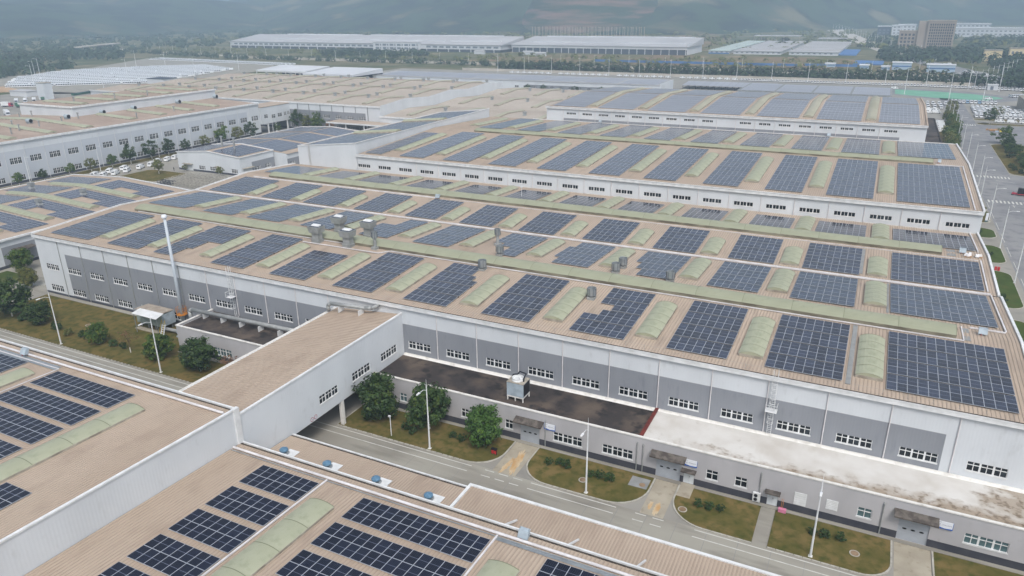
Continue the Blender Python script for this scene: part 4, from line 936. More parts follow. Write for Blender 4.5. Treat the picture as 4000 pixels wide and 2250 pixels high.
M1 = thing('workshop', 'small white workshop with solar roof and grey plinth in the left yard', 'workshop', (-250, 218.5, 0))
zM1 = lambda x: 7.5 + (x + 232) * (9.0 - 7.5) / (-18) if x > -250 else 9.0 + (x + 250) * (9.0 - 7.5) / 18
F6 = (0, 218.5); wm = [(-255.8, -252.2, 1.0, 2.6, 5), (-249.4, -245.9, 1.0, 2.6, 5), (-237.1, -233.8, 1.0, 2.6, 5)]
wall('wall', M1, F6, UX, -268, -232, 0, 7.5, ['white_clad', 'plinth'], [(-268, -232, 0, .8, 1)], [w[:4] for w in wm], .15)
for a, b, c, d, n in wm: add_window(M1, F6, UX, a, c, b - a, d - c, n, 'T1')
MB().poly([(-268, 218.5, 7.5), (-232, 218.5, 7.5), (-250, 218.5, 9.0)]).build('gable', ['white_clad'], M1)
ws = [(226.4, 229.7, 1.0, 2.6, 5), (232.5, 235.8, 1.0, 2.6, 5)]
wall('wall', M1, (-232, 0), UY, 218.5, 238, 0, 7.5, ['white_clad', 'grey_clad', 'plinth'], [(225, 238, .8, 4.8, 1), (218.5, 238, 0, .8, 2)], [w[:4] for w in ws], .15)
for a, b, c, d, n in ws: add_window(M1, (-232, 0), UY, a, c, b - a, d - c, n, 'T1')
for a, b in ((-250, -231.8), (-268.2, -250)): corrugated(MB(), 'y', 218.6, 238, a, zM1(a), b, zM1(b), .62).build('roof', ['roof_tan', 'roof_seam'], M1)
MB().poly([(-232, 238, 0), (-268, 238, 0), (-268, 238, 7.5), (-250, 238, 9), (-232, 238, 7.5)]).build('wall', ['white_clad'], M1)
MB().quad((-268, 238, 0), (-268, 218.5, 0), (-268, 218.5, 7.5), (-268, 238, 7.5)).build('wall', ['white_clad'], M1)
coping(M1, [(-231.8, 218.4, 7.6), (-250, 218.4, 9.1), (-268.2, 218.4, 7.6)], .35, .3); coping(M1, [(-231.8, 238, 7.6), (-250, 238, 9.1), (-268.2, 238, 7.6)], .35, .3); coping(M1, [(-231.8, 218.4, 7.6), (-231.8, 238, 7.6)], .35, .3)
for x0, x1, lb in ((-264.3, -259, 'left'), (-245.6, -242.8, 'right')): MB().box(x0, 217.1, 2.9, x1, 218.45, 3.1).build('door_canopy', ['curb'], M1); MB().box(x0 + .8, 218.38, .1, x1 - .4, 218.47, 2.7).build('door', ['door_white'], M1)
MB().box(-231.9, 219.5, 2.9, -230.4, 225.2, 3.1).build('door_canopy', ['curb'], M1); MB().box(-231.95, 220.3, .1, -231.85, 224.3, 2.8).build('door', ['door_white'], M1)
row_array('solar array on the right slope of the white workshop roof', 219.8, 236.8, 13, [-248.5 + 4.9 * k for k in range(3)], 4.7, zM1, axis='y', group='arrays on the workshops', pm='pv_row')
row_array('solar array on the left slope of the white workshop roof', 219.8, 236.8, 13, [-267 + 4.9 * k for k in range(3)], 4.7, zM1, axis='y', group='arrays on the workshops', pm='pv_row')
M2 = thing('workshop', 'long low solar roofed shed behind the white workshop', 'workshop', (-248, 270, 0))
zM2 = lambda x: 6.4 + (x + 225) * (8.0 - 6.4) / (-25) if x > -250 else 8.0 + (x + 250) * .06
for a, b in ((-250, -224.5), (-270, -250)): corrugated(MB(), 'y', 238.5, 299, a, zM2(a), b, zM2(b), .62).build('roof', ['roof_tan', 'roof_seam'], M2)
wm2 = [(240.2 + 5.6 * k, 242.8 + 5.6 * k, 1.1, 2.8) for k in range(10)]
wall('wall', M2, (-225, 0), UY, 238.5, 299, 0, 6.3, ['white_clad', 'grey_clad', 'plinth'], [(238.5, 299, .8, 4.2, 1), (238.5, 299, 0, .8, 2)], wm2, .15)
for a, b, c, d in wm2: add_window(M2, (-225, 0), UY, a, c, b - a, d - c, 4, 'T1')
MB().poly([(-225, 299, 0), (-270, 299, 0), (-270, 299, 6.8), (-250, 299, 8), (-225, 299, 6.4)]).build('wall', ['white_clad'], M2)
MB().quad((-270, 299, 0), (-270, 238.5, 0), (-270, 238.5, 6.8), (-270, 299, 6.8)).build('wall', ['white_clad'], M2)
MB().poly([(-270, 238.6, 0), (-225, 238.6, 0), (-225, 238.6, 6.4), (-250, 238.6, 8), (-270, 238.6, 6.8)]).build('wall', ['white_clad'], M2)
coping(M2, [(-224.5, 299, 6.5), (-250, 299, 8.1), (-270, 299, 6.9)], .35, .25); coping(M2, [(-270, 238.5, 6.9), (-270, 299, 6.9)], .35, .25)
for i, (y0, y1) in enumerate(((240, 258), (261, 279), (281.5, 297.5))):
    row_array(['solar array on the near part of the low shed, right slope', 'solar array on the middle of the low shed, right slope', 'solar array on the far part of the low shed, right slope'][i], y0, y1, 14, [-248.6 + 4.9 * k for k in range(4)], 4.7, zM2, axis='y', group='arrays on the workshops', pm='pv_row')
    row_array(['solar array on the near part of the low shed, left slope', 'solar array on the middle of the low shed, left slope', 'solar array on the far part of the low shed, left slope'][i], y0, y1, 14, [-269 + 4.9 * k for k in range(4)], 4.7, zM2, axis='y', group='arrays on the workshops', pm='pv_row')

MB().poly([(-262, 60, 0), (-203, 60, 0), (-203, 60, 7.8), (-235, 60, 9.4), (-262, 60, 8.0)]).build('wall', ['white_clad'], L1)
MB().poly([(-382, 60, 0), (XL2, 60, 0), (XL2, 60, 16.9), (-341, 60, 18.4), (-382, 60, 17)]).build('wall', ['white_clad'], L2)
MB().quad((-175, 60.65, 0), (-175, -30, 0), (-175, -30, zNL(-30)), (-175, 60.65, 13.9)).build('wall', ['white_clad'], nl)

# ------------------------------------------------------------------ big tan halls in the back
def sawgable(y0, n, span, ze, zr):
    def f(y):
        t = ((y - y0) / span) % 1.0; t = 1.0 if (y - y0) >= n * span - 1e-6 and t < 1e-6 else t
        return ze + (zr - ze) * (1 - abs(2 * t - 1))
    return f
Eh = thing('factory_hall', 'huge tan roofed hall with many skylight strips in the left background', 'factory hall', (-370, 328, 0))
zE = sawgable(328, 3, 48, 14.8, 16.3)
for g in range(3):
    y = 328 + 48 * g
    for a, b in ((y, y + 24), (y + 24, y + 47.99)): corrugated(MB(), 'x', -475, -240.2, a, zE(a), b, zE(b), 1.2, .06).build('roof', ['roof_far', 'roof_seam'], Eh)
we = [-252.5 - 8.1 * k for k in range(7)]
ope = [(c - 2.1, c + 2.1, 7.3, 9.0) for c in we] + [(c - 2.1, c + 2.1, 1.3, 3.2) for c in we]
F7 = (0, 328)
wall('wall', Eh, F7, UX, -475, -240, 0, 14.6, ['white_clad', 'grey_clad', 'plinth'], [(-320, -250, 1.0, 11.0, 1), (-475, -240, 0, 1.0, 2)], ope, .2)
for a, b, c, d in ope: add_window(Eh, F7, UX, a, c, b - a, d - c, 6, 'T1')
for k in range(8): MB().box(-248.6 - 8.1 * k, 327.75, .2, -248.2 - 8.1 * k, 327.95, 14.4).build('downspout', ['grey_clad'], Eh)
ys = [328 + 24 * k for k in range(7)]
pts = [(-240, 328, 0), (-240, 472, 0)] + [(-240, y, zE(y) if y < 472 else 14.8) for y in reversed(ys)]; pts = [(p[0], p[1], p[2] + (.8 if p[2] > 0 else 0)) for p in pts]
MB().poly(pts).build('wall', ['white_clad'], Eh)
MB().box(-475, 327.6, 14.4, -239.9, 327.97, 15.2).build('fascia', ['trim'], Eh)
for g in range(3):
    for k in range(9): skylight(Eh, 'y', -254.2 - 24 * k, 333 + 48 * g, 371 + 48 * g - 1, zE, w=3.2, seg=6.3, joined=True, curb=.55, mats='green_far')
Fh = thing('factory_hall', 'low tan roofed hall with skylights and vents behind the solar hall', 'factory hall', (-190, 327, 0))
zF = sawgable(327, 3, 55, 9.9, 11.5)
for g in range(3):
    y = 327 + 55 * g
    for a, b in ((y, y + 27.5), (y + 27.5, y + 54.99)): corrugated(MB(), 'x', -239.8, -124.2, a, zF(a), b, zF(b), 1.2, .06).build('roof', ['roof_far', 'roof_seam'], Fh)
MB().quad((-240, 326.8, 0), (-124.2, 326.8, 0), (-124.2, 326.8, 9.7), (-240, 326.8, 9.7)).build('wall', ['white_clad'], Fh)
MB().quad((-124.2, 492, 0), (-240, 492, 0), (-240, 492, 9.9), (-124.2, 492, 9.9)).build('wall', ['white_clad'], Fh)
MB().box(-240, 326.4, 9.6, -124.2, 326.78, 10.4).build('fascia', ['trim'], Fh)
for g in range(3):
    for k in range(5): skylight(Fh, 'y', -226 - 24 * k + 72, 334 + 55 * g, 374 + 55 * g, zF, w=3.2, seg=6.6, joined=True, curb=.55, mats='green_far')
cp = thing('canopy', 'small tan entrance canopy on posts at the back hall corner', 'canopy', (-252, 320, 0))
MB().box(-268, 317, 6.7, -232, 327.5, 7.1).build('roof', ['roof_tan', 'roof_seam'], cp); MB().box(-268.2, 316.7, 6.5, -232, 317, 7.2).build('rim', ['trim'], cp)
for x in (-267, -256, -244): MB().box(x, 317.4, 0, x + .5, 317.9, 6.6).build('post', ['trim'], cp)
cb = thing('bridge_building', 'white connecting bridge on columns between the two background halls', 'bridge', (-308, 316, 0))
opq = [(307.5, 310.2, 8.2, 10.2), (312.8, 316, 7.6, 9.6), (318, 321.2, 7.8, 9.8), (322.8, 324.8, 8, 9.9), (325.6, 327.4, 8.2, 10)]
wall('wall', cb, (-303, 0), UY, 305.3, 327.9, 5.2, 14.2, ['white_clad'], [], opq, .15)
for a, b, c, d in opq: add_window(cb, (-303, 0), UY, a, c, b - a, d - c, 4, 'T1')
MB().box(-316, 305.3, 5.2, -303.4, 327.9, 14.1).build('body', ['white_clad'], cb)
MB().box(-316.2, 305.2, 14.2, -302.8, 327.9, 14.5).build('roof', ['roof_tan', 'roof_seam'], cb)
for y in (309.8, 325.0, 316): MB().box(-303.8, y, 0, -303.2, y + .6, 5.2).build('column', ['trim'], cb)
Gh = thing('factory_hall', 'flat solar covered hall beside the green netted plot', 'factory hall', (-40, 575, 0))
MB().box(-92, 545, 0, 5, 599, 8).build('wall', ['white_clad'], Gh); MB().box(-92.3, 544.7, 8, 5.3, 599.3, 8.5).build('roof', ['walkway_grey'], Gh)
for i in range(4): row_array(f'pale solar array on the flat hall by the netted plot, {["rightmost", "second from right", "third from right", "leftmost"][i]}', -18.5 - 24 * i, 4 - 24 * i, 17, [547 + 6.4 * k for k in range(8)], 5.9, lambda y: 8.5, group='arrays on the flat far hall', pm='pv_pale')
Hh = thing('factory_hall', 'long low solar shed with windows in front of the parked van row', 'factory hall', (-210, 570, 0))
wh = [(-276 + 8 * k, -272.4 + 8 * k, 2.0, 3.8) for k in range(15)]
wall('wall', Hh, (0, 566), UX, -420, -153, 0, 7.4, ['white_clad', 'grey_clad'], [(-262, -158, 0, 4.6, 1)], wh, .15)
for a, b, c, d in wh: add_window(Hh, (0, 566), UX, a, c, b - a, d - c, 5, 'P1')
MB().hexa([(-420, 565.6, 7.3), (-153, 565.6, 7.3), (-153, 604, 7.3), (-420, 604, 7.3)], [(-420, 565.6, 7.8), (-153, 565.6, 7.8), (-153, 604, 8.8), (-420, 604, 8.8)]).build('roof', ['far_roof'], Hh)
MB().box(-153, 566, 0, -152.7, 604, 8.9).build('wall', ['white_clad'], Hh)
for i in range(8): row_array(f'pale solar array on the long low shed, {["rightmost", "second", "third", "fourth", "fifth", "sixth", "seventh", "leftmost"][i]}{"" if i in (0, 7) else " from the right"}', -186 - 32.6 * i, -156 - 32.6 * i, 22, [568 + 7 * k for k in range(5)], 6.6, lambda y: 7.8 + (y - 566) * .025, group='arrays on the long low shed', sub=4, pm='pv_pale')
cpt = thing('solar_carport', 'sloped solar carport on dark posts beside the long low shed', 'carport', (-130, 640, 0))
for k in range(14):
    x = -150 + 5.2 * k; MB().hexa([(x, 622, 3.0), (x + 4.9, 622, 3.0), (x + 4.9, 646, 4.4), (x, 646, 4.4)], [(x, 622, 3.15), (x + 4.9, 622, 3.15), (x + 4.9, 646, 4.55), (x, 646, 4.55)]).build('panel_row', ['pv_pale'], cpt)
    MB().box(x + .2, 624, 0, x + .5, 624.3, 3.05).build('post', ['far_dark'], cpt); MB().box(x + .2, 643, 0, x + .5, 643.3, 4.2).build('post', ['far_dark'], cpt)
    MB().bar((x + .3, 624, .4), (x + 4.6, 624, 2.7), .25, .25).build('brace', ['far_dark'], cpt)
for lb, x0, y0, x1, y1, z in (('white canopy hall with open front at the rear of the tan hall, left one', -540, 545, -480, 580, 12), ('white canopy hall with open front at the rear of the tan hall, right one', -470, 530, -415, 575, 12)):
    t = thing('canopy_hall', lb, 'shed', ((x0 + x1) / 2, y0, 0)); MB().hexa([(x0, y0, 9), (x1, y0, 9), (x1, y1, 9), (x0, y1, 9)], [(x0, y0, 10.5), (x1, y0, 10.5), (x1, y1, z + 1), (x0, y1, z + 1)]).build('roof', ['far_white'], t)
    for k in range(6): x = x0 + (x1 - x0 - .5) * k / 5; MB().box(x, y0, 0, x + .5, y0 + .5, 9).build('post', ['far_white'], t)
    MB().box(x0, y1 - .5, 0, x1, y1, 9).build('wall', ['far_dark'], t)

# ------------------------------------------------------------------ rooftop machines, pipes, ladders
def box_vent(label, x, y, z):
    t = thing('exhaust_vent', label, 'roof vent', (x, y, z), 'big square exhaust vents')
    MB().box(x - 1.0, y - .9, z - .2, x + 1.0, y + .9, z + .55).box(x - 1.05, y - .95, z + .45, x + 1.05, y + .95, z + .6).build('base', ['galv_dull'], t)
    MB().box(x - .85, y - .75, z + .6, x + .85, y + .75, z + 2.2).build('shaft', ['galv_dull'], t)
    hd = MB(); hd.hexa([(x - 1.25, y - 1.1, z + 2.2), (x + 1.25, y - 1.1, z + 2.2), (x + 1.25, y + 1.1, z + 2.2), (x - 1.25, y + 1.1, z + 2.2)], [(x - 1.5, y - 1.3, z + 3.6), (x + 1.5, y - 1.3, z + 3.6), (x + 1.5, y + 1.3, z + 3.6), (x - 1.5, y + 1.3, z + 3.6)])
    h = hd.build('hood', ['galv_dull'], t)
    MB().box(x - 1.3, y - 1.1, z + 3.61, x + 1.3, y + 1.1, z + 3.64).build('throat', ['far_dark'], h); MB().hexa([(x - 1.0, y - .5, z + 3.66), (x + 1.0, y - .5, z + 3.66), (x + 1.0, y + .5, z + 3.66), (x - 1.0, y + .5, z + 3.66)], [(x - 1.0, y - .4, z + 3.8), (x + 1.0, y - .4, z + 3.8), (x + 1.0, y + .4, z + 3.95), (x - 1.0, y + .4, z + 3.95)]).build('rain_cap', ['trim'], h)
box_vent('square grey exhaust vent in front of the ridge vent, left one', -107.1, 119.9, 16.1)
box_vent('square grey exhaust vent in front of the ridge vent, right one', -98.8, 120.1, 16.1)
box_vent('square grey exhaust vent behind the ridge vent, left one', -107.7, 128.3, 16.0)
box_vent('square grey exhaust vent behind the ridge vent, right one', -99.2, 128.0, 16.0)
def drum_vent(label, x, y, z, tall=False):
    t = thing('drum_vent', label, 'roof vent', (x, y, z), 'round drum vents')
    MB().box(x - .65, y - .65, z - .2, x + .65, y + .65, z + .5).build('base', ['galv_dull'], t); k = .5
    if tall: MB().cyl((x, y, z + .5), (x, y, z + 2.2), .33, n=10).build('stack', ['galv_dull'], t); k = 2.2
    r = .62 if tall else .8; g = MB(); g.lathe((x, y, z + k), [(.35, 0), (r, .25), (r, 1.6), (r - .06, 1.6), (r - .08, 1.0), (.01, .95)], 14); g.build('drum', ['galv'], t)
    rg = MB()
    for i in range(7): a = 2 * PI * i / 7; rg.bar((x + (r + .03) * math.cos(a), y + (r + .03) * math.sin(a), z + k + .3), (x + (r + .03) * math.cos(a), y + (r + .03) * math.sin(a), z + k + 1.6), .05, .05)
    rg.build('stiffener', ['far_dark'], t)
drum_vent('tall drum chimney at the right end of the square vents', -92.4, 121.0, 16.1, True)
drum_vent('tall drum chimney standing near the valley pipe', -70.4, 135.4, 15.6, True)
drum_vent('round drum vent behind the ridge, beside a cut-out solar array', -66.3, 128.4, 16.0)
drum_vent('round drum vent at the corner of a solar array before the ridge', -65.4, 119.1, 15.9)
drum_vent('upper one of two drum vents beside a skylight', -41.0, 132.2, 15.8)
drum_vent('lower one of two drum vents beside a skylight', -41.2, 128.4, 15.9)
drum_vent('round drum vent right of centre just behind the ridge', -30.4, 127.8, 16.0)
drum_vent('round drum vent left of a notched array on the front slope', -40.9, 114.3, 15.7)
lr = thing('lightning_rod', 'slim white rod camera pole on the mirror dark slope', 'pole', (-108, 176, 15.8)); MB().cyl((-84, 176, 15.7), (-84, 176, 18.6), .06, n=6).build('mast', ['trim'], lr); MB().box(-84.2, 175.8, 18.5, -83.7, 176.2, 18.8).build('camera_head', ['trim'], lr)
lr.location = (-84, 176, 15.7); WL[lr.name] = Vector((-84, 176, 15.7))
for c in lr.children: c.location = -lr.location
def cabinet(label, x, y, z, rz=0, w=1.2, hgt=.8):
    t = thing('inverter_cabinet', label, 'cabinet', (x, y, z), 'inverter cabinets')
    MB().hexa([(x - w / 2, y - .5, z + .3), (x + w / 2, y - .5, z + .3), (x + w / 2, y + .1, z + .3), (x - w / 2, y + .1, z + .3)], [(x - w / 2, y - .1, z + .3 + hgt), (x + w / 2, y - .1, z + .3 + hgt), (x + w / 2, y + .45, z + .3 + hgt), (x - w / 2, y + .45, z + .3 + hgt)]).build('housing', ['steel_blue'], t)
    for sx in (-1, 1): MB().bar((x + sx * w * .45, y - .3, z - .15), (x + sx * w * .45, y + .2, z + .5 + hgt), .06, .06).build('leg', ['galv'], t)
    MB().bar((x - .2, y - .4, z), (x - .2, y - .4, z + .4), .08, .08).build('cable', ['red_bin'], t)
cabinet('white inverter cabinet at the right end of the first ridge vent', 19.3, 124.4, 16.2)
cabinet('white inverter cabinet at the right end of the second ridge vent', 19.4, 168.6, 16.2)
cabinet('white inverter cabinet at the near end of the valley pipe run', -103.5, 164.4, 16.1)
cabinet('white inverter cabinet at the far left of the near left roof pipe', -113.5, 58.7, 14.2)
cabinet('white inverter cabinet at the near right roof gutter', -28.3, 59.6, 9.1)
cabinet('white inverter cabinet at the right end of the clerestory ridge', 17.0, 236.5, 22.2, w=.8)
cabinet('white inverter cabinet on the far edge of the clerestory roof, left one', -100, 283.0, 20.5)
cabinet('white inverter cabinet on the far edge of the clerestory roof, right one', -15, 283.0, 20.5)
for i, (x, y) in enumerate(((20.3, 167.0), (22.2, 167.3))):
    t = thing('pallet_load', ['left pallet of white wrapped material on the right roof edge', 'right pallet of white wrapped material on the right roof edge'][i], 'pallet', (x, y, 16.1), 'wrapped pallets')
    p = MB()
    for k in range(5): p.box(x - .65, y - .6 + k * .27, 16.25, x + .65, y - .45 + k * .27, 16.3)
    for k in (-.55, 0, .5): p.box(x + k, y - .6, 16.1, x + k + .1, y + .63, 16.25)
    p.build('pallet', ['cardboard'], t); g = MB(); rr = random.Random(i)
    
    for k in range(9):
        a, b, w_ = x + rr.uniform(-.4, .4), y + rr.uniform(-.4, .4), rr.uniform(.18, .34); z_ = 16.3 + rr.uniform(0, .45)
        g.hexa([(a - w_, b - w_, 16.3), (a + w_, b - w_ * .8, 16.3), (a + w_ * .9, b + w_, 16.3), (a - w_, b + w_, 16.3)], [(a - w_ * .7, b - w_ * .6, z_ + rr.random() * .3), (a + w_ * .8, b - w_ * .5, z_ + rr.random() * .3), (a + w_ * .5, b + w_ * .6, z_ + rr.random() * .3), (a - w_ * .6, b + w_ * .7, z_ + rr.random() * .3)])
    g.build('wrapped_load', ['wrap_white'], t)
# cooling tower
ct = thing('cooling_tower', 'white cooling tower with black louvres on the dark annex roof', 'cooling tower', (-45.6, 93.7, 5.2))
x0, x1, y0, y1 = -46.9, -44.0, 92.5, 95.0
MB().box(x0, y0, 6.1, x1, y1, 8.4).build('casing', ['steel_blue'], ct)
MB().box(x1 + .005, y0 + .15, 6.2, x1 + .03, y1 - .1, 8.3).build('louvre', ['black'], ct); MB().box(x0 - .03, y0 + .15, 6.2, x0 - .005, y1 - .1, 8.3).build('louvre', ['black'], ct)
MB().box(x0 - .05, y0 - .05, 8.4, x1 + .05, y1 + .05, 8.46).build('deck', ['curb'], ct)
g = MB(); g.lathe(((x0 + x1) / 2 - .1, 93.8, 8.46), [(1.0, 0), (.92, .2), (.95, .42), (.88, .42), (.84, .1), (.1, .08)], 18); fa = g.build('fan_stack', ['trim'], ct)
MB().bar((-45.3, 94.0, 8.85), (-44.6, 93.1, 8.85), .3, .3).build('fan_motor', ['trim'], fa)
MB().path([(-46.6, 94.2, 8.46), (-46.6, 94.2, 8.95), (-45.9, 94.6, 9.0), (-45.7, 94.8, 9.4), (-44.5, 94.7, 9.3), (-44.4, 93.6, 9.0), (-44.4, 93.5, 8.46)], .12, 8).build('black_pipe', ['black_pipe'], ct)
for x in (x0 + .1, (x0 + x1) / 2, x1 - .1):
    for y in (y0 + .1, y1 - .1): MB().box(x - .08, y - .08, 5.2, x + .08, y + .08, 6.0).build('leg', ['trim_dirty'], ct)
MB().box(x0, y0, 5.85, x1, y0 + .18, 6.05).box(x0, y1 - .18, 5.85, x1, y1, 6.05).box(x1 - .18, y0 + .18, 5.85, x1, y1 - .18, 6.05).box(x0, y0 + .18, 5.85, x0 + .18, y1 - .18, 6.05).build('base_frame', ['trim_dirty'], ct)
# pipes on the left annex and on the bridge
p1 = thing('duct', 'fat grey duct running along the left annex roof', 'duct', (-108, 96.3, 5)); 
MB().path([(-121.9, 96.0, 3.2), (-121.9, 96.0, 6.0), (-121.2, 96.0, 6.4), (-86.6, 96.9, 6.4)], .42, 12).build('pipe', ['galv_dull'], p1, True)
for k in range(7):
    x = -118 + 5 * k; MB().box(x, 95.7, 5.0, x + .15, 97.1, 6.05).build('saddle', ['trim'], p1)
p2 = thing('duct', 'pale duct with elbows lying across the bridge roof', 'duct', (-80, 98, 12))
MB().path([(-86.0, 97.2, 12.0), (-86.0, 97.2, 13.0), (-85.4, 97.2, 13.5), (-78.2, 98.1, 13.5), (-77.0, 98.3, 13.6), (-76.2, 99.5, 13.9)], .36, 12).build('pipe', ['galv_dull'], p2, True)
for x in (-83.5, -79): MB().box(x, 96.9, 12.1, x + .15, 98.4, 13.2).build('saddle', ['trim'], p2)
# chimney mast
cm = thing('chimney', 'slim pale blue chimney rising beside the left front wall', 'chimney', (-127.3, 98.2, 0))
MB().cyl((-127.3, 98.2, 0), (-127.3, 98.2, 24.6), .37, .28, 14).build('shaft', ['chimney_white'], cm, True); MB().lathe((-127.3, 98.2, 24.5), [(.34, 0), (.58, .25), (.58, .6), (.36, .85), (.1, .9)], 8).build('cap', ['sign_white'], cm)
MB().lathe((-127.3, 98.2, 3.4), [(.5, 0), (1.1, 0), (1.1, .1), (.5, .12)], 16).build('platform', ['orange'], cm)
rl = MB()
for i in range(10):
    a = 2 * PI * i / 12 - .5; rl.cyl((-127.3 + 1.05 * math.cos(a), 98.2 + 1.05 * math.sin(a), 3.5), (-127.3 + 1.05 * math.cos(a), 98.2 + 1.05 * math.sin(a), 5.0), .04, n=4)
    b = a + 2 * PI / 12
    for z in (4.3, 5.0): rl.cyl((-127.3 + 1.05 * math.cos(a), 98.2 + 1.05 * math.sin(a), z), (-127.3 + 1.05 * math.cos(b), 98.2 + 1.05 * math.sin(b), z), .035, n=4)
rl.build('railing', ['orange'], cm)
# cage ladders
def cage_ladder(label, x, y, z0, z1, zp):
    t = thing('cage_ladder', label, 'ladder', (x, y, z0), 'white cage ladders on the front wall')
    m = MB()
    for dx in (-.28, .28): m.bar((x + dx, y, z0), (x + dx, y, z1 + 1.1), .06, .06)
    for i in range(int((z1 - z0) / .3)): m.bar((x - .28, y, z0 + .3 * i + .1), (x + .28, y, z0 + .3 * i + .1), .035, .035)
    m.build('rails', ['trim'], t); c = MB()
    for i in range(int((z1 - z0 - 2) / .8) + 1):
        z = z0 + 2.0 + .8 * i; pts = [(x - .35, y, z), (x - .4, y - .5, z), (x, y - .75, z), (x + .4, y - .5, z), (x + .35, y, z)]
        for a, b in zip(pts, pts[1:]): c.bar(a, b, .04, .05)
    for px, py in ((-.4, -.5), (0, -.75), (.4, -.5)): c.bar((x + px, y + py, z0 + 2), (x + px, y + py, z1 + 1.0), .035, .035)
    c.build('cage', ['trim'], t); p = MB().box(x - .8, y - 1.2, zp, x + .8, y + .1, zp + .06)
    for px in (-.78, .78):
        p.bar((x + px, y - 1.18, zp), (x + px, y - 1.18, zp + 1.1), .05, .05); p.bar((x + px, y - 1.18, zp + 1.1), (x + px, y, zp + 1.1), .04, .04)
    p.bar((x - .78, y - 1.18, zp + 1.1), (x + .78, y - 1.18, zp + 1.1), .04, .04); p.bar((x - .78, y - 1.18, zp + .55), (x + .78, y - 1.18, zp + .55), .04, .04); p.build('platform', ['trim'], t)
cage_ladder('white cage ladder with rest platform on the left part of the front wall', -112.6, 99.4, 5.1, 15.0, 9.6)
cage_ladder('white cage ladder with rest platform on the right part of the front wall', -7.6, 99.4, 5.5, 15.0, 9.6)
# equipment shed by the chimney
sh = thing('equipment_unit', 'pale green filter house with white lean-to roof beside the chimney', 'equipment', (-133, 94.5, 0))
MB().box(-137.4, 94.8, 1.2, -129.8, 98.0, 3.9).build('housing', ['box_teal'], sh)
cor = corrugated(MB(), 'x', -137.6, -129.6, 94.6, 4.25, 98.2, 4.1, .5, .09); cor.build('roof', ['rack', 'roof_seam'], sh)
MB().hexa([(-135.3, 92.3, 4.45), (-127.7, 92.1, 4.45), (-128.2, 94.5, 4.75), (-135.3, 94.5, 4.75)], [(-135.3, 92.3, 4.53), (-127.7, 92.1, 4.53), (-128.2, 94.5, 4.83), (-135.3, 94.5, 4.83)]).build('lean_to_roof', ['trim'], sh)
for x in (-135, -128.2): MB().box(x, 92.5, .1, x + .1, 92.6, 4.45).build('post', ['galv'], sh)
MB().box(-129.75, 95, 1.3, -129.6, 98.2, 3.9).build('end_panel', ['steel_blue'], sh)
for x in (-137, -134.8, -132.6, -130.4):
    for y in (95.2, 97.6): MB().box(x, y, 0, x + .2, y + .2, 1.2).build('leg', ['galv_dull'], sh)
MB().box(-137, 93.6, .1, -130, 94.7, .3).build('plinth', ['concrete_drive'], sh)
stp = MB()
for dx in (0, .9): stp.bar((-129.3 + dx, 94.6, 2.2), (-127.6 + dx, 92.2, .15), .1, .16)
for i in range(7): f = (i + .5) / 7; stp.box(-129.3 + 1.7 * f, 94.6 - 2.4 * f - .1, 2.15 - 2.05 * f, -128.4 + 1.7 * f, 94.6 - 2.4 * f + .1, 2.2 - 2.05 * f)
stp.build('stair', ['trim'], sh); hr = MB()
for dx in (0, .9): hr.bar((-129.3 + dx, 94.6, 3.2), (-127.6 + dx, 92.2, 1.15), .05, .05); hr.bar((-129.3 + dx, 94.6, 2.2), (-129.3 + dx, 94.6, 3.2), .05, .05); hr.bar((-127.6 + dx, 92.2, .15), (-127.6 + dx, 92.2, 1.15), .05, .05)
hr.build('handrail', ['yellow'], sh)
MB().path([(-130.2, 95, 1.0), (-125, 95.2, 1.0), (-122.4, 95.8, 1.4)], .35, 10).build('pipe', ['galv_dull'], sh)
bl = thing('blower', 'grey blower and motor between chimney and left annex', 'blower', (-124.2, 95.2, 0)); MB().cyl((-124.6, 94.6, 1.2), (-124.6, 95.6, 1.2), .8, n=14).build('casing', ['steel_blue'], bl); MB().box(-125.2, 94.3, 0, -122.3, 95.9, .4).build('plinth', ['steel_blue'], bl); MB().cyl((-124.1, 95.1, 1.2), (-122.8, 95.1, 1.2), .3, n=10).build('motor', ['galv'], bl)
# air conditioner, bins, utensils in front of the annex
ac = thing('air_conditioner', 'white two-fan air conditioner at the annex wall', 'air conditioner', (-7.3, 89.7, 0)); MB().box(-7.8, 89.55, .35, -6.8, 89.93, 1.7).build('case', ['trim'], ac)
for z in (.72, 1.32): MB().lathe((0, 0, 0), [(.01, 0), (.02, .0)], 3) if 0 else MB().cyl((-7.4, 89.5, z), (-7.4, 89.56, z), .25, n=16).build('fan_grille', ['black'], ac)
for x in (-7.7, -7.0): MB().box(x, 89.6, .1, x + .1, 89.9, .35).build('foot', ['galv'], ac)
bn = thing('litter_bin', 'red and black litter bin on the lawn edge by the left driveway', 'bin', (-45.2, 84.6, .09))
for dx in (-.35, .1): MB().box(-45.2 + dx, 84.4, .3, -45.2 + dx + .3, 84.8, .95).build('bucket', ['red_bin'], bn)
MB().box(-45.65, 84.35, .95, -44.75, 84.85, 1.15).build('hood', ['black'], bn); MB().box(-45.62, 84.5, .09, -45.56, 84.7, .95).build('post', ['black'], bn); MB().box(-44.84, 84.5, .09, -44.78, 84.7, .95).build('post', ['black'], bn)
tb = thing('storage_crate', 'pink crate with cleaning tools by the annex door', 'crate', (-3.6, 89.2, .1)); MB().box(-4.3, 88.9, .1, -3.3, 89.4, .6).build('crate', ['pink'], tb)
for dx in (0, .2): MB().cyl((-4.0 + dx, 89.3, .5), (-4.0 + dx, 89.85, 1.7), .025, n=5).build('broom', ['orange'], tb)
rb = thing('litter_bin', 'pair of red bins at the mouth of a lane by the right road', 'bin', (32.9, 213.6, 0))
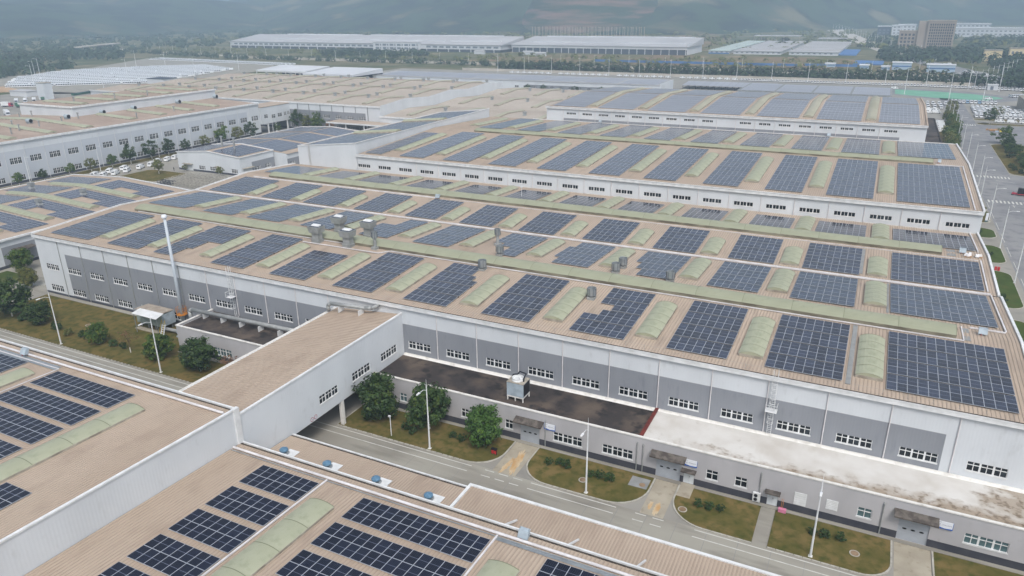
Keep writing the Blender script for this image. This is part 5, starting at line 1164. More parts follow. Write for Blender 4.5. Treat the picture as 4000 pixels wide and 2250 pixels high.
for dx in (-.55, .1): MB().box(32.9 + dx, 213.4, 0, 32.9 + dx + .5, 213.9, .95).build('bucket', ['red_bin'], rb)
mn = thing('sign_pylon', 'small white and blue pylon sign on the right verge', 'sign', (34.8, 264.2, .09)); MB().box(34.5, 264.0, .09, 35.2, 264.25, 2.9).build('board', ['sign_white'], mn); MB().box(34.45, 263.95, .09, 35.25, 264.3, .6).build('foot', ['glass_teal'], mn)
for i, (x, y) in enumerate(((-30.6, 84.3), (5.4, 84.6), (-16.0, 83.9), (-148, 90.5))):
    t = thing('manhole', f'round manhole cover in the grass, {["left front lawn", "right front lawn", "middle front lawn", "large west lawn"][i]}', 'manhole', (x, y, .09), 'manhole covers'); MB().cyl((x, y, .09), (x, y, .13), .62, n=18).build('ring', ['kerb'], t); MB().cyl((x, y, .13), (x, y, .14), .48, n=18).build('lid', ['stain'], t)
pit = thing('inspection_slab', 'square concrete inspection slab at the lawn corner by the middle driveway', 'slab', (-22.8, 87.3, .09)); MB().box(-24.4, 86.0, .09, -21.7, 88.4, .13).build('slab', ['walkway_grey'], pit); MB().cyl((-22.5, 86.8, .13), (-22.5, 86.8, .145), .45, n=16).build('lid', ['stain'], pit)
# many roof vents on far roofs
def far_vent(x, y, z, kind, label, grp):
    t = thing('roof_ventilator', label, 'roof vent', (x, y, z), grp)
    if kind == 0: MB().cyl((x, y, z), (x, y, z + 2.3), .28, n=8).build('stack', ['galv_dull'], t); MB().lathe((x, y, z + 2.2), [(.28, 0), (.55, .1), (.5, .45), (.1, .6)], 8).build('cap', ['galv_dull'], t)
    elif kind == 1:
        MB().box(x - .9, y - 1.0, z, x + .9, y + 1.0, z + .4).build('frame', ['galv_dull'], t); MB().cyl((x + 1.2, y, z + 1.2), (x - 1.2, y, z + 1.2), .95, n=14).build('fan_drum', ['steel_blue'], t); MB().cyl((x + 1.21, y, z + 1.2), (x + 1.26, y, z + 1.2), .8, n=14).build('fan_mouth', ['black'], t)
    else: MB().hexa([(x - .9, y - .9, z), (x + .9, y - .9, z), (x + .9, y + .9, z), (x - .9, y + .9, z)], [(x - .45, y - .45, z + 1.0), (x + .45, y - .45, z + 1.0), (x + .45, y + .45, z + 1.0), (x - .45, y + .45, z + 1.0)]).build('base', ['galv_dull'], t); MB().box(x - .8, y - .8, z + 1.0, x + .8, y + .8, z + 2.0).build('head', ['galv_dull'], t)
for k, (x, y) in enumerate(((-334.9, 199.9), (-333, 216.1), (-332.5, 233.6), (-332.5, 250.6), (-332.8, 277.7), (-333, 303.0))): far_vent(x, y, zL2(x), 1, f'grey drum fan on the long white hall roof, {nthn(k + 1)} from left', 'drum fans on the white hall')
for k, (x, y) in enumerate(((-317, 181), (-321.8, 187.2), (-333, 191.3), (-325, 197.8), (-325.7, 208.6), (-356.6, 209.1), (-360.4, 217), (-330.8, 219.9), (-309.6, 234.1), (-314.1, 258.8))): far_vent(x, y, zL2(x), 0, f'thin vent stack on the long white hall roof, {nthn(k + 1)} from the near end', 'vent stacks on the white hall')
for k, (x, y) in enumerate(((-351, 233), (-347, 252), (-343, 268))): far_vent(x, y, 22.9, 0, f'thin vent stack on the upper storey of the white hall, {nthn(k + 1)} from left', 'vent stacks on the upper storey')
for g in range(3):
    for k in range(9): far_vent(-254.2 - 24 * k + 4, 372.5 + 48 * g, zE(372.5 + 48 * g), 2, f'ventilator at a skylight end, {nthn(k + 1)} from right in {ORD[g + 1]} roof bay', 'ventilators on the huge tan roof'); far_vent(-254.2 - 24 * k - 11, 352 + 48 * g, zE(352 + 48 * g), 2, f'ventilator between skylights, {nthn(k + 1)} from right in {ORD[g + 1]} roof bay', 'ventilators between skylights')
for g in range(3):
    for k in range(4):
        x, y = -214 + 24 * k, 352 + 55 * g; far_vent(x, y, zF(y), 2, f'ventilator on the low tan hall roof, {nthn(k + 1)} from left in {ORD[g + 1]} bay', 'ventilators on the low tan hall'); 
for x, y in ((-252.7, 229.7), (-245.2, 229.3)):
    t = thing('stack', 'grey metal stack on the white workshop roof, ' + ('left one' if x < -250 else 'right one'), 'chimney', (x, y, 8.4), 'workshop stacks'); MB().cyl((x, y, 8.2), (x, y, 13.0), .42, n=10).build('shaft', ['galv_dull'], t); MB().lathe((x, y, 13.0), [(.4, 0), (.75, .1), (.7, .4), (.1, .6)], 10).build('cap', ['galv'], t)
for i, (x, y) in enumerate(((-226, 146.5), (-226, 132), (-226, 117.5), (-252, 146), (-252, 131.8))): far_vent(x, y, zL1(x), 2, f'grey ventilator on the left gabled hall, {["right slope rear", "right slope middle", "right slope front", "left slope rear", "left slope front"][i]}', 'ventilators on the gabled hall')

# ------------------------------------------------------------------ lamps
def make_lamp(label, x, y, rz, group, hgt=11.2, arm=1.9):
    t = thing('street_lamp', label, 'street lamp', (x, y, 0), group)
    t0 = WL[t.name]
    MB().cyl((x, y, 0), (x, y, hgt), .15, .07, 8).build('pole', ['trim'], t); MB().box(x - .25, y - .25, 0, x + .25, y + .25, .12).build('base', ['trim_dirty'], t)
    a = MB(); a.path([(x, y, hgt - .9), (x, y - arm * .45, hgt - .45), (x, y - arm, hgt - .4)], .045, 6); a.cyl((x, y, hgt), (x, y, hgt + 1.0), .03, .01, 5); a.build('arm', ['trim'], t)
    MB().hexa([(x - .13, y - arm - .75, hgt - .46), (x + .13, y - arm - .75, hgt - .46), (x + .17, y - arm, hgt - .46), (x - .17, y - arm, hgt - .46)], [(x - .1, y - arm - .7, hgt - .34), (x + .1, y - arm - .7, hgt - .34), (x + .14, y - arm, hgt - .32), (x - .14, y - arm, hgt - .32)]).build('lamp_head', ['trim'], t)
    return t
lamp0 = make_lamp('white street lamp at the far left of the west lawn', -144.2, 81.75, 0, 'white street lamps'); lt = tree_of(lamp0)
def lamp(label, x, y, rz=0, group='white street lamps', sc=None): return copy_tree(lamp0, lt, (x, y, 0), rz, label, group, sc)
lamp('white street lamp in front of the left annex', -114.8, 81.75); lamp('white street lamp beside the trees right of the bridge', -55.0, 81.75); lamp('white street lamp on the lawn with two shrub clusters', -29.15, 81.75); lamp('white street lamp at the right front lawn', .5, 81.75)
for i, y in enumerate((204.6, 235.4, 265.2, 295, 320, 347.2, 376, 405, 434, 461.6, 490, 517)): lamp(f'white street lamp along the right road, {ORD[i + 1] if i else "nearest"}{" from the near end" if i else " one"}', 35.7 if y < 300 else 37.2, y, PI / 2, 'lamps along the right road')
for i, (x, y) in enumerate(((-299.3, 173.4), (-296.2, 201.8), (-299.6, 234.5), (-295.9, 292.4), (-301.5, 311.4), (-287, 333.9))): lamp(f'slim lamp post before the long white hall, {ORD[i + 1]} from the left', x, y, PI / 2, 'lamps before the white hall')
for k, (x, y) in enumerate(((14.4, 646.6), (42.3, 616.4), (62, 606), (80, 690), (88, 600))): lamp(f'tall lamp mast around the netted plot, {nthn(k + 1)} from left', x, y, PI / 2, 'masts around the netted plot', (1.6, 1.6, 1.7))
for k in range(15): lamp(f'tall mast in the line of vans before the tree belt, {nthn(k + 1)} from left', -372 + 31 * k, 722, 0, 'masts along the van row', (1.5, 1.5, 1.45))
for k in range(30): lamp(f'street lamp along the pale ring road, {nthn(k + 1)} from left', -1190 + 42 * k, 843 if -1190 + 42 * k > -830 else 843 - (-830 - (-1190 + 42 * k)) * -.22, PI, 'lamps along the ring road', (1.4, 1.4, 1.0))
for k in range(22): lamp(f'lamp on the left side of the far straight avenue, {nthn(k + 1)} from near end', 10 - 12.2 * k, 1210 + 82 * k, PI / 2, 'lamps along the avenue', (2, 2, 1.2)); lamp(f'lamp on the right side of the far straight avenue, {nthn(k + 1)} from near end', 36 - 12.2 * k, 1150 + 82 * k, -PI / 2, 'lamps along the avenue', (2, 2, 1.2))
for k, (x, y) in enumerate(((-800, 500), (-760, 470), (-830, 640), (-700, 430), (-730, 600), (-690, 520), (-660, 640), (-640, 560), (-590, 420), (-590, 372))): lamp(f'tall mast in the crowded van park on the left, {nthn(k + 1)} from left', x, y, 0, 'masts in the van park', (1.6, 1.6, 1.7))
for k in range(10): lamp(f'street lamp on the road curve at right background, {nthn(k + 1)} from the near end', 60 + 6 * k, 700 + 22 * k, PI / 2, 'lamps on the curve', (1.5, 1.5, 1.1))
for i, (x, y) in enumerate(((-62.5, 82.2), (12.4, 240))):
    t = thing('camera_post', ['short white camera post on the lawn right of the bridge', 'short white camera post'][i], 'post', (x, y, 0)) if i == 0 else None
    if t: MB().cyl((x, y, 0), (x, y, 3.6), .07, n=6).build('pole', ['trim'], t); MB().box(x - .3, y - .1, 3.5, x + .1, y + .1, 3.75).build('camera_head', ['trim'], t)

# ------------------------------------------------------------------ trees and shrubs
def crown_mesh(name, m, seed, clumps=46, leaves=42, rx=1.0, rz=1.1, leaf=.11, cone=0.0, hollow=.45, flat=0):
    rr = random.Random(seed); mb = MB()
    for i in range(clumps):
        u = rr.uniform(-1, 1); a = rr.uniform(0, 2 * PI); q = math.sqrt(1 - u * u); r = hollow + (1 - hollow) * rr.random() ** .6
        sh = (1 - cone * max(0, u)) * (1 + .08 * math.sin(2 * a + seed) + .1 * math.sin(5 * a + 3 * u + seed * 2)); r *= rr.choice((1, 1, 1, 1.18)); cx, cy_, cz = rx * r * q * math.cos(a) * sh, rx * r * q * math.sin(a) * sh, rz * r * u
        cr = rr.uniform(.2, .36)
        for k in range(leaves):
            d = Vector((rr.gauss(0, 1), rr.gauss(0, 1), rr.gauss(0, .8)))
            if d.length < 1e-3: continue
            d = d.normalized() * cr * rr.random() ** .4; p = Vector((cx, cy_, cz)) + d
            n = (d.normalized() + Vector((rr.uniform(-.6, .6), rr.uniform(-.6, .6), rr.uniform(.1, .9)))).normalized()
            t = n.cross(Vector((rr.uniform(-1, 1), rr.uniform(-1, 1), rr.uniform(-1, 1)))); t = t.normalized() if t.length > 1e-3 else Vector((1, 0, 0)); b = n.cross(t); s = leaf * rr.uniform(.6, 1.3)
            mb.quad(tuple(p - t * s), tuple(p + b * s * .6), tuple(p + t * s), tuple(p - b * s * .6))
    return mb.mesh('crown', [m])
def trunk_mesh(seed, h, r, white=True, limbs=5, top=1.0):
    rr = random.Random(seed); mb = MB(); mb.cyl((0, 0, 0), (.0, .0, h * .45), r, r * .85, 7, 1 if white else 0); mb.cyl((0, 0, h * .45), (.05, .03, h), r * .85, r * .6, 7, 0)
    for i in range(limbs):
        a = 2 * PI * i / limbs + rr.uniform(-.4, .4); L = top * rr.uniform(.7, 1.2); mb.cyl((.03, .02, h * rr.uniform(.75, 1)), (L * .6 * math.cos(a), L * .6 * math.sin(a), h + L), r * .45, r * .12, 5, 0)
    return mb.mesh('trunk', ['bark', 'bark_white'])
CR = {}
def crown(m, v, **k):
    key = (m, v, tuple(sorted(k.items())))
    if key not in CR: CR[key] = crown_mesh('crown', m, hash((m, v)) % 1000 if 0 else v * 31 + len(m), **k)
    return CR[key]
TK = {}
def trunk(v, white):
    if (v, white) not in TK: TK[(v, white)] = trunk_mesh(v, 1.6, .12, white)
    return TK[(v, white)]
def tree(label, x, y, h, w, m, v=0, white=True, group=None, z=0, bare=.25, kind='tree', **k):
    t = thing(kind, label, 'tree', (x, y, z), group)
    th = h * bare; o = inst('trunk', trunk(v % 3, white), t, (x, y, z)); o.scale = (h / 6, h / 6, (th + h * .2) / 1.6)
    c = inst('crown', crown(m, v, **k), t, (x, y, z + th + (h - th) * .5), R.uniform(0, 6)); c.scale = (w / 2.15, w / 2.15, (h - th) / 2.4)
    return t
for i, (x, y, h, w, m, lb) in enumerate((
    (-168.3, 86.5, 8.4, 8.0, 'leaf_dark', 'big dark round tree at the left edge of the west lawn'), (-158.0, 86.3, 5.4, 5.2, 'leaf_dark', 'round tree second from left on the west lawn'),
    (-137.1, 85.3, 4.6, 3.8, 'leaf_mid', 'small tree with whitewashed trunk in the middle of the west lawn'), (-119.6, 85.6, 5.6, 4.9, 'leaf_mid', 'yellow-green topped tree in front of the left annex corner'),
    (-108.2, 85.2, 6.8, 6.2, 'leaf_dark', 'large round tree before the left annex windows'), (-67.2, 85.6, 8.2, 6.6, 'leaf_dark', 'large tree directly right of the bridge column'),
    (-58.1, 86.6, 8.0, 6.2, 'leaf_dark', 'large tree behind the lamp right of the bridge'), (-47.8, 86.2, 6.8, 5.6, 'leaf_bright', 'bright green tree left of the leftmost sectional door'),
    (-197.0, 106.8, 6.4, 5.2, 'leaf_mid', 'tree in front of the dark gate of the gabled hall'), (-183.5, 100.0, 5.0, 4.2, 'leaf_olive', 'sparse tree at the western crossing'))):
    tree(lb, x, y, h, w, m, i, group='trees on the front lawns', z=.09, bare=.1, clumps=120, leaves=50, leaf=.085)
tree('nearly bare brownish tree on the west lawn', -127.6, 85.2, 5.0, 4.0, 'leaf_dry', 21, group='trees on the front lawns', z=.09, bare=.3, clumps=26, leaves=16, leaf=.06)
tree('reddish bush peeping over the bridge roof edge', -101.5, 86.5, 4.6, 3.0, 'leaf_dry', 22, z=.09, bare=.25, clumps=26, leaves=30, leaf=.08)
def shrub(label, x, y, h, m, v, group='round shrubs on the front lawns', z=.09):
    t = thing('shrub', label, 'shrub', (x, y, z), group); c = inst('foliage', crown(m, 40 + v % 4, clumps=34, leaves=40, leaf=.12, hollow=.3), t, (x, y, z + h * .5)); c.scale = (h * .56, h * .56, h * .48)
    s = inst('stem', trunk(v % 3, False), t, (x, y, z)); s.scale = (.4, .4, h * .25)
SH = [(-152.7, 86.2, 1.6, 'shrub with dark leaves left of the first lamp'), (-151.4, 86.0, 1.5, 'shrub touching the first lamp pole'), (-146.7, 85.2, 1.7, 'yellowish shrub right of the first lamp'), (-143.5, 86.0, 1.6, 'left shrub of the pair by the whitewashed tree'), (-141.5, 85.9, 1.7, 'right shrub of the pair by the whitewashed tree'), (-133.1, 85.6, 1.5, 'round shrub left of the bare tree'), (-130.5, 85.7, 1.3, 'small shrub at the foot of the bare tree'), (-163.6, 85.9, 1.8, 'shrub between the two left trees'),
      (-36.6, 85.7, 1.1, 'leftmost shrub of the left front lawn'), (-35.1, 86.4, 1.1, 'second shrub of the left front lawn'), (-33.9, 85.9, 1.35, 'third shrub of the left front lawn'), (-29.9, 85.6, 1.1, 'fourth shrub of the left front lawn, by the lamp'), (-28.6, 85.8, 1.2, 'fifth shrub of the left front lawn'), (-27.0, 85.7, 1.35, 'rightmost shrub of the left front lawn'),
      (-14.3, 85.3, 1.15, 'left shrub of the middle front lawn'), (-12.8, 85.5, 1.25, 'centre shrub of the middle front lawn'), (-11.3, 85.7, 1.0, 'right shrub of the middle front lawn'), (1.8, 86.1, 1.2, 'centre shrub of the right front lawn'), (3.6, 86.3, 1.2, 'right shrub of the right front lawn'), (.3, 86.2, 1.1, 'left shrub of the right front lawn, behind the lamp'),
      (-111.8, 85.5, 1.6, 'shrub left of the large round tree'), (-122.5, 85.3, 1.5, 'shrub left of the yellow-green tree'), (-61.5, 84.6, 1.3, 'left low shrub under the trees by the bridge'), (-59.8, 84.2, 1.4, 'right low shrub under the trees by the bridge'), (-51.5, 85.6, 1.2, 'low shrub left of the bright green tree'), (-53.2, 85.9, 1.1, 'lowest shrub among the lawn trees'),
      (30, 225, 1.8, 'shrub on the second right verge island'), (32.6, 226.5, 1.2, 'small shrub on the second right verge island'), (31.5, 248.5, 1.7, 'shrub on the third right verge island'), (30.6, 203, 1.6, 'brownish shrub on the first right verge island'), (31.5, 189, 1.9, 'dark shrub at the near end of the first right verge island'), (21.8, 85.2, 1.6, 'shrub at the bottom right corner lawn'), (23.4, 84.8, 1.5, 'second shrub at the bottom right corner lawn')]
for i, (x, y, h, lb) in enumerate(SH): shrub(lb, x, y, h, 'leaf_olive' if 'yellow' in lb else ('leaf_dry' if 'brownish' in lb else 'leaf_dark'), i)
i = 0
for y in range(268, 520, 5):
    i += 1; k = R.random(); tree(f'tree in the dense row left of the right road, {nthn(i)} from the near end', 30.5 + R.uniform(-1.2, 2.4) + (2 if y > 380 else 0) + (3.5 if y > 440 else 0), y + R.uniform(-1.2, 1.2), R.uniform(4.2, 6.5), R.uniform(4.2, 6), 'leaf_olive' if k < .45 else 'leaf_mid', 3 + i % 4, group='tree row left of the right road', bare=.1, clumps=46, leaves=34, leaf=.1)
for i, y in enumerate(range(350, 424, 6)): tree(f'tree in the clump right of the right road, {nthn(i + 1)} from the near end', 56 + R.uniform(-1.5, 3), y + R.uniform(-1, 1), R.uniform(4, 6.2), R.uniform(4.5, 6), 'leaf_mid' if i % 2 else 'leaf_dark', 3 + i % 4, group='tree clump right of the right road', bare=.12, clumps=46, leaves=34, leaf=.1)
for i, (x, y) in enumerate(((52.2, 362), (52.6, 356), (54, 350))): shrub(f'round shrub along the right verge kerb, {["farthest", "middle", "nearest"][i]} one', x, y, 2.0, 'leaf_dark', i, 'shrubs along the right verge')
tree('single tree by the van park entrance', 56.4, 497, 8.2, 8.0, 'leaf_dark', 5, bare=.3, clumps=46, leaves=34, leaf=.1); tree('lone tree at the junction left of the parked vans', 55.4, 427, 8.6, 8.5, 'leaf_mid', 6, bare=.22, clumps=46, leaves=34, leaf=.1); tree('pale tree amid the parked vans', 61.8, 519, 8.0, 7.0, 'leaf_olive', 4, bare=.3, clumps=40, leaves=20, leaf=.1); tree('tree at the head of the dense row', 39, 530, 9, 7.5, 'leaf_olive', 3, bare=.15, clumps=46, leaves=34, leaf=.1)
for i, (x, y, h, m) in enumerate(((-299.8, 169.4, 5.5, 'leaf_mid'), (-299.5, 179.3, 5, 'leaf_dark'), (-300, 191, 5, 'leaf_mid'), (-298, 199, 6, 'leaf_olive'), (-298, 209, 6, 'leaf_mid'), (-297.4, 217.7, 9.0, 'leaf_dark'), (-298.7, 229.7, 8.6, 'leaf_dark'), (-299.8, 240, 8, 'leaf_dark'), (-299.5, 250, 6, 'leaf_dark'), (-300, 262, 6, 'leaf_olive'), (-300.5, 273.5, 9, 'leaf_mid'), (-297, 281, 8, 'leaf_olive'), (-297.8, 291, 9, 'leaf_dark'))):
    tree(f'tree in front of the long white hall, {ORD[i + 1]} from the left', x, y, h, h * .8, m, 7 + i % 4, group='trees before the long white hall', bare=.22, clumps=46, leaves=34, leaf=.1)
for x, y, h, m, lb in ((-296.7, 325.5, 11, 'leaf_dark', 'tall dark tree before the grey wall of the tan hall, left'), (-282, 325.8, 10.5, 'leaf_mid', 'bright tree before the grey wall of the tan hall'), (-289.5, 325.5, 9, 'leaf_olive', 'thin tree between the two trees of the tan hall'), (-273, 325.5, 6.5, 'leaf_dry', 'nearly bare tree by the small entrance canopy'), (-299, 312.5, 5.5, 'leaf_mid', 'small round tree in the courtyard by the connecting bridge'), (-267.7, 207.9, 6.5, 'leaf_olive', 'thin tree on the yard lawn'), (-239.5, 214.5, 4.5, 'leaf_olive', 'small tree at the white workshop wall'), (-262, 216.5, 3, 'leaf_olive', 'low bush at the white workshop door'), (-268, 316, 3.6, 'leaf_mid', 'bush under the entrance canopy')):
    tree(lb, x, y, h, h * .75, m, 8, bare=.2, clumps=46, leaves=30, leaf=.1)
for x, y in ((-261, 559), (-247, 559), (-219, 558), (-198, 559), (-177, 560)): tree(f'tree before the windows of the long low shed, near window {x + 300}' if 0 else f'tree before the long low shed, {nthn([-261, -247, -219, -198, -177].index(x) + 1)} from left', x, y, 5.5, 6, 'leaf_dark', 5, group='trees before the long low shed', bare=.2, clumps=46, leaves=34, leaf=.1)

def mass(name, label, cat, pts, m, seed, leaves=60, leaf=.16):
    """far wood or belt that reads as one mass: crowns joined in one object"""
    rr = random.Random(seed); mb = MB()
    for (x, y, z, w, h) in pts:
        for k in range(leaves):
            u = rr.uniform(-.6, 1); a = rr.uniform(0, 2 * PI); q = math.sqrt(max(0, 1 - u * u)) * rr.uniform(.55, 1.05); p = Vector((x + w * .5 * q * math.cos(a), y + w * .5 * q * math.sin(a), z + h * (.42 + .52 * u)))
            n = Vector((q * math.cos(a), q * math.sin(a), u + .5)).normalized(); t = n.cross(Vector((rr.uniform(-1, 1), rr.uniform(-1, 1), rr.uniform(-1, 1)))).normalized(); b = n.cross(t); s = leaf * w * rr.uniform(.6, 1.2)
            mb.quad(tuple(p - t * s), tuple(p + b * s * .7), tuple(p + t * s), tuple(p - b * s * .7))
    return tag(mb.build(name, [m]), label, cat, kind='stuff')
rr = random.Random(5)
mass('tree_belt', 'dark continuous tree belt behind the long van row', 'tree belt', [(x + rr.uniform(-2, 2), rr.choice((738, 744, 750, 756)) + rr.uniform(-2, 2) - max(0, x) * .12, 0, rr.uniform(7, 11), rr.uniform(9, 13.5)) for x in range(-380, 150, 2)], 'leaf_far', 1, 46)
mass('tree_belt', 'loose tree belt along the pale ring road on the left', 'tree belt', [(x + rr.uniform(-4, 4), 800 + rr.uniform(-14, 10) + (max(0, -830 - x) * .22), 0, rr.uniform(6, 11), rr.uniform(5, 9)) for x in range(-1220, -330, 5)], 'leaf_far', 2, 34)
mass('scrub', 'far scrub on the fields before the long white warehouse', 'scrub', [(rr.uniform(-1150, 80), rr.uniform(850, 1000), 0, rr.uniform(5, 12), rr.uniform(3, 6.5)) for i in range(300)], 'leaf_olive', 3, 26)
mass('scrub', 'scrub on the fields beyond the warehouse', 'scrub', [(rr.uniform(-1400, 300), rr.uniform(1200, 2100), 0, rr.uniform(10, 26), rr.uniform(5, 10)) for i in range(420)], 'leaf_olive', 4, 22)
mass('woodland', 'dark woodland beyond the crowded van park', 'woodland', [(x, y, 0, rr.uniform(9, 16), rr.uniform(7, 13)) for x, y in [(-800 - rr.random() * 420, 470 + rr.random() * 330) for i in range(620)] if (x + 800) * .9 + (y - 470) * .75 < 30 - 0 * x and x < -820 - (y - 480) * .28 and (x < -1020 or y < 600 or y > 700)], 'leaf_far', 6, 34)
mass('woodland', 'woodland patch in front of the warehouse, left', 'woodland', [(rr.uniform(-760, -600), rr.uniform(880, 960), 0, rr.uniform(9, 15), rr.uniform(7, 11)) for i in range(90)], 'leaf_far', 7, 34)
mass('woodland', 'trees around the brown tower block', 'woodland', [(rr.uniform(-10, 260), rr.uniform(1010, 1240), 0, rr.uniform(10, 17), rr.uniform(8, 13)) for i in range(260)], 'leaf_far', 8, 34)
mass('woodland', 'trees between the avenue and the white factories', 'woodland', [(rr.uniform(-40, 260), rr.uniform(1320, 1720), 0, rr.uniform(11, 20), rr.uniform(7, 12)) for i in range(150)], 'leaf_far', 9, 30)
mass('woodland', 'trees right of the road curve in the background', 'woodland', [(rr.uniform(100, 190), rr.uniform(720, 1010), 0, rr.uniform(8, 14), rr.uniform(7, 11)) for i in range(240)], 'leaf_far', 10, 34)
mass('scrub', 'wild scrub field left of the ring road', 'scrub', [(rr.uniform(-2000, -1150), rr.uniform(700, 1900), 0, rr.uniform(10, 24), rr.uniform(5, 11)) for i in range(620)], 'leaf_far', 11, 26)

# ------------------------------------------------------------------ vans
def van_body(mb, m=0, gm=None):
    pr = [(-2.5, .38), (-2.52, 1.1), (-2.42, 1.95), (1.05, 2.0), (1.45, 1.88), (2.12, 1.16), (2.5, .98), (2.55, .42)]
    n = len(pr); b = len(mb.v)
    for sy in (-1, 1):
        for x, z in pr: mb.v.append((x, sy * (.86 if z < 1.2 else .76), z))
    for i in range(n):
        j = (i + 1) % n; mb.f.append((b + i, b + j, b + n + j, b + n + i)[::-1]); mb.m.append(m)
    mb.f.append(tuple(b + i for i in range(n))); mb.m.append(m); mb.f.append(tuple(b + n + i for i in range(n))[::-1]); mb.m.append(m)
def van_glass(mb, m, panel=False):
    mb.quad((1.5, -.7, 1.84), (2.1, -.76, 1.2), (2.1, .76, 1.2), (1.5, .7, 1.84), m) if 0 else mb.quad((1.54, .70, 1.85), (1.54, -.70, 1.85), (2.15, -.77, 1.19), (2.15, .77, 1.19), m)
def van_side(mb, m, s, panel):
    y0, y1 = s * .835, s * .79
    for a, b in (((.75, 1.75),) if panel else ((-2.2, -1.1), (-.95, -.25), (.75, 1.75))):
        q = [(a, y0, 1.3), (b, y0, 1.3), (b - (.35 if b > 1.5 else 0), y1, 1.78), (a, y1, 1.78)]; q = q if s < 0 else q[::-1]; mb.quad(*q, m)
wheelm = MB().cyl((0, -.1, 0), (0, .1, 0), .34, n=12, m=0).cyl((0, -.105, 0), (0, .105, 0), .2, n=10, m=1).mesh('wheel', ['tyre', 'rim'])
VB = MB(); van_body(VB); VBm = VB.mesh('body', ['van_white']); VBb = MB(); van_body(VBb); VBblue = VBb.mesh('body', ['bus_blue'])
g = MB(); van_glass(g, 0); VGm = g.mesh('windshield', ['van_glass'])
VS = {}
for p in (0, 1):
    for s in (-1, 1): g = MB(); van_side(g, 0, s, p); VS[(p, s)] = g.mesh('side_glass', ['van_glass'])
g = MB().quad((-2.53, -.6, 1.3), (-2.46, -.55, 1.75), (-2.46, .55, 1.75), (-2.53, .6, 1.3)); VR = g.mesh('rear_glass', ['van_glass'])
VF = {}
for p in (0, 1):
    g = MB(); van_body(g); van_glass(g, 1); van_side(g, 1, -1, p); van_side(g, 1, 1, p)
    g.quad((-2.53, -.6, 1.3), (-2.46, -.55, 1.75), (-2.46, .55, 1.75), (-2.53, .6, 1.3), 1)
    for x in (-1.5, 1.65):
        for s in (-1, 1): g.cyl((x, s * .72, .34), (x, s * .9, .34), .34, n=8, m=2)
    g.box(2.48, -.7, .45, 2.58, .7, .62, 2); VF[p] = g.mesh('van', ['van_white', 'van_glass', 'tyre'])
NV = [0]
def van(label, x, y, rz, panel=0, group=None, full=True, sc=1.0, body=None):
    NV[0] += 1
    if not full:
        o = inst('van', VF[panel], None, (x, y, .01), rz); o.scale = (sc, sc, sc); return tag(o, label, 'van', group)
    t = thing('van', label, 'van', (x, y, .01), group)
    for nm, me, lc in [('body', body or VBm, (0, 0, 0)), ('windshield', VGm, (0, 0, 0)), ('side_glass', VS[(panel, -1)], (0, 0, 0)), ('side_glass', VS[(panel, 1)], (0, 0, 0)), ('rear_glass', VR, (0, 0, 0))] + [('wheel', wheelm, (wx, s * .78, .34)) for wx in (-1.5, 1.65) for s in (-1, 1)]:
        c = bpy.data.objects.new(nm, me); COL.objects.link(c); c.parent = t; c.location = lc
    t.rotation_euler = (0, 0, rz); t.scale = (sc, sc, sc); return t
LV = [(-288.1, 193.5, 0), (-284.2, 194.5, 0), (-289, 201, 0), (-283.6, 199.5, 1), (-288.6, 207.6, 0), (-283.8, 205.2, 0), (-284.3, 212.2, 1), (-284.6, 218, 0), (-288.6, 224.5, 0), (-288.1, 229.5, 0), (-288.6, 234, 1)]
for i, (x, y, p) in enumerate(LV): van(f'white van parked before the long white hall, {ORD[i + 1]} from the near end', x, y, PI / 2 + .55 + R.uniform(-.08, .08), p, 'vans before the long white hall')
# right van park
for j, yy in enumerate((525, 531.5, 541, 548, 556, 564, 572)):
    for k in range(12 if j < 5 else 9):
        if R.random() < .08: continue
        van(f'white van in the right van park, {nthn(k + 1)} in {ORD[j + 1]} row from the verge', 52.2 + 2.45 * k + (yy - 525) * .03, yy, -PI / 2 + R.uniform(-.04, .04) + (PI if R.random() < .2 else 0), int(R.random() < .2), 'vans in the right van park', full=j < 3)
for k in range(12): van(('pale blue' if k in (4, 7) else 'white') + f' van in the line below the netted plot, {nthn(k + 1)} from left', 43.2 + 2.35 * k, 600, -PI / 2, 0, 'vans below the netted plot', full=True, body=VBblue if k in (4, 7) else None)
for k in range(4): van(f'white van parked lengthwise beside the right verge, {nthn(k + 1)} from left', 62.3 + 6.0 * k, 506, 0, k % 2, 'vans beside the verge')
for k in range(6): van(f'white van beside the dark roofed strip, {nthn(k + 1)} from the near end', 30.6 + .05 * k, 452 + 10.5 * k if 0 else 455 + 6.6 * k, PI, 1, 'vans behind the dark strip', full=True)
for j, (yy, n) in enumerate(((535, 5), (545, 5), (560, 6), (572, 6), (584, 7))):
    for k in range(n): van(f'white van behind the tall back hall, {nthn(k + 1)} in {ORD[j + 1]} row from the near end', 17 + 3.6 * k + R.uniform(-.3, .3), yy + R.uniform(-1, 1), (0 if j < 2 else -PI / 2) + R.uniform(-.1, .1), int(R.random() < .4), 'vans behind the tall hall', full=False)
van('white van standing on the edge of the green netting', 67.5, 627, 0, 0, full=True); van('white van at the left corner of the netted plot', 7.6, 683, 0, 0, full=True)
for k in range(7): van(f'white van right of the netted plot, {nthn(k + 1)} from left', 84 + 2.6 * k, 650 + 1.5 * k, -PI / 2 + .6, 0, 'vans right of the netted plot', full=False)
for k in range(96): van(f'white van in the long row before the tree belt, {nthn(k + 1)} from left', -118 + 2.42 * k if k < 82 else -118 + 2.42 * k, 712 - (max(0, k - 60) * .42), -PI / 2, 0, 'vans in the long row', full=False)
for k in range(34):
    if k % 9 == 7: continue
    van(f'white van in the thin row left of the long van row, {nthn(k + 1)} from left', -352 + 6.9 * k, 716, .05, 0, 'vans in the thin left row', full=False)
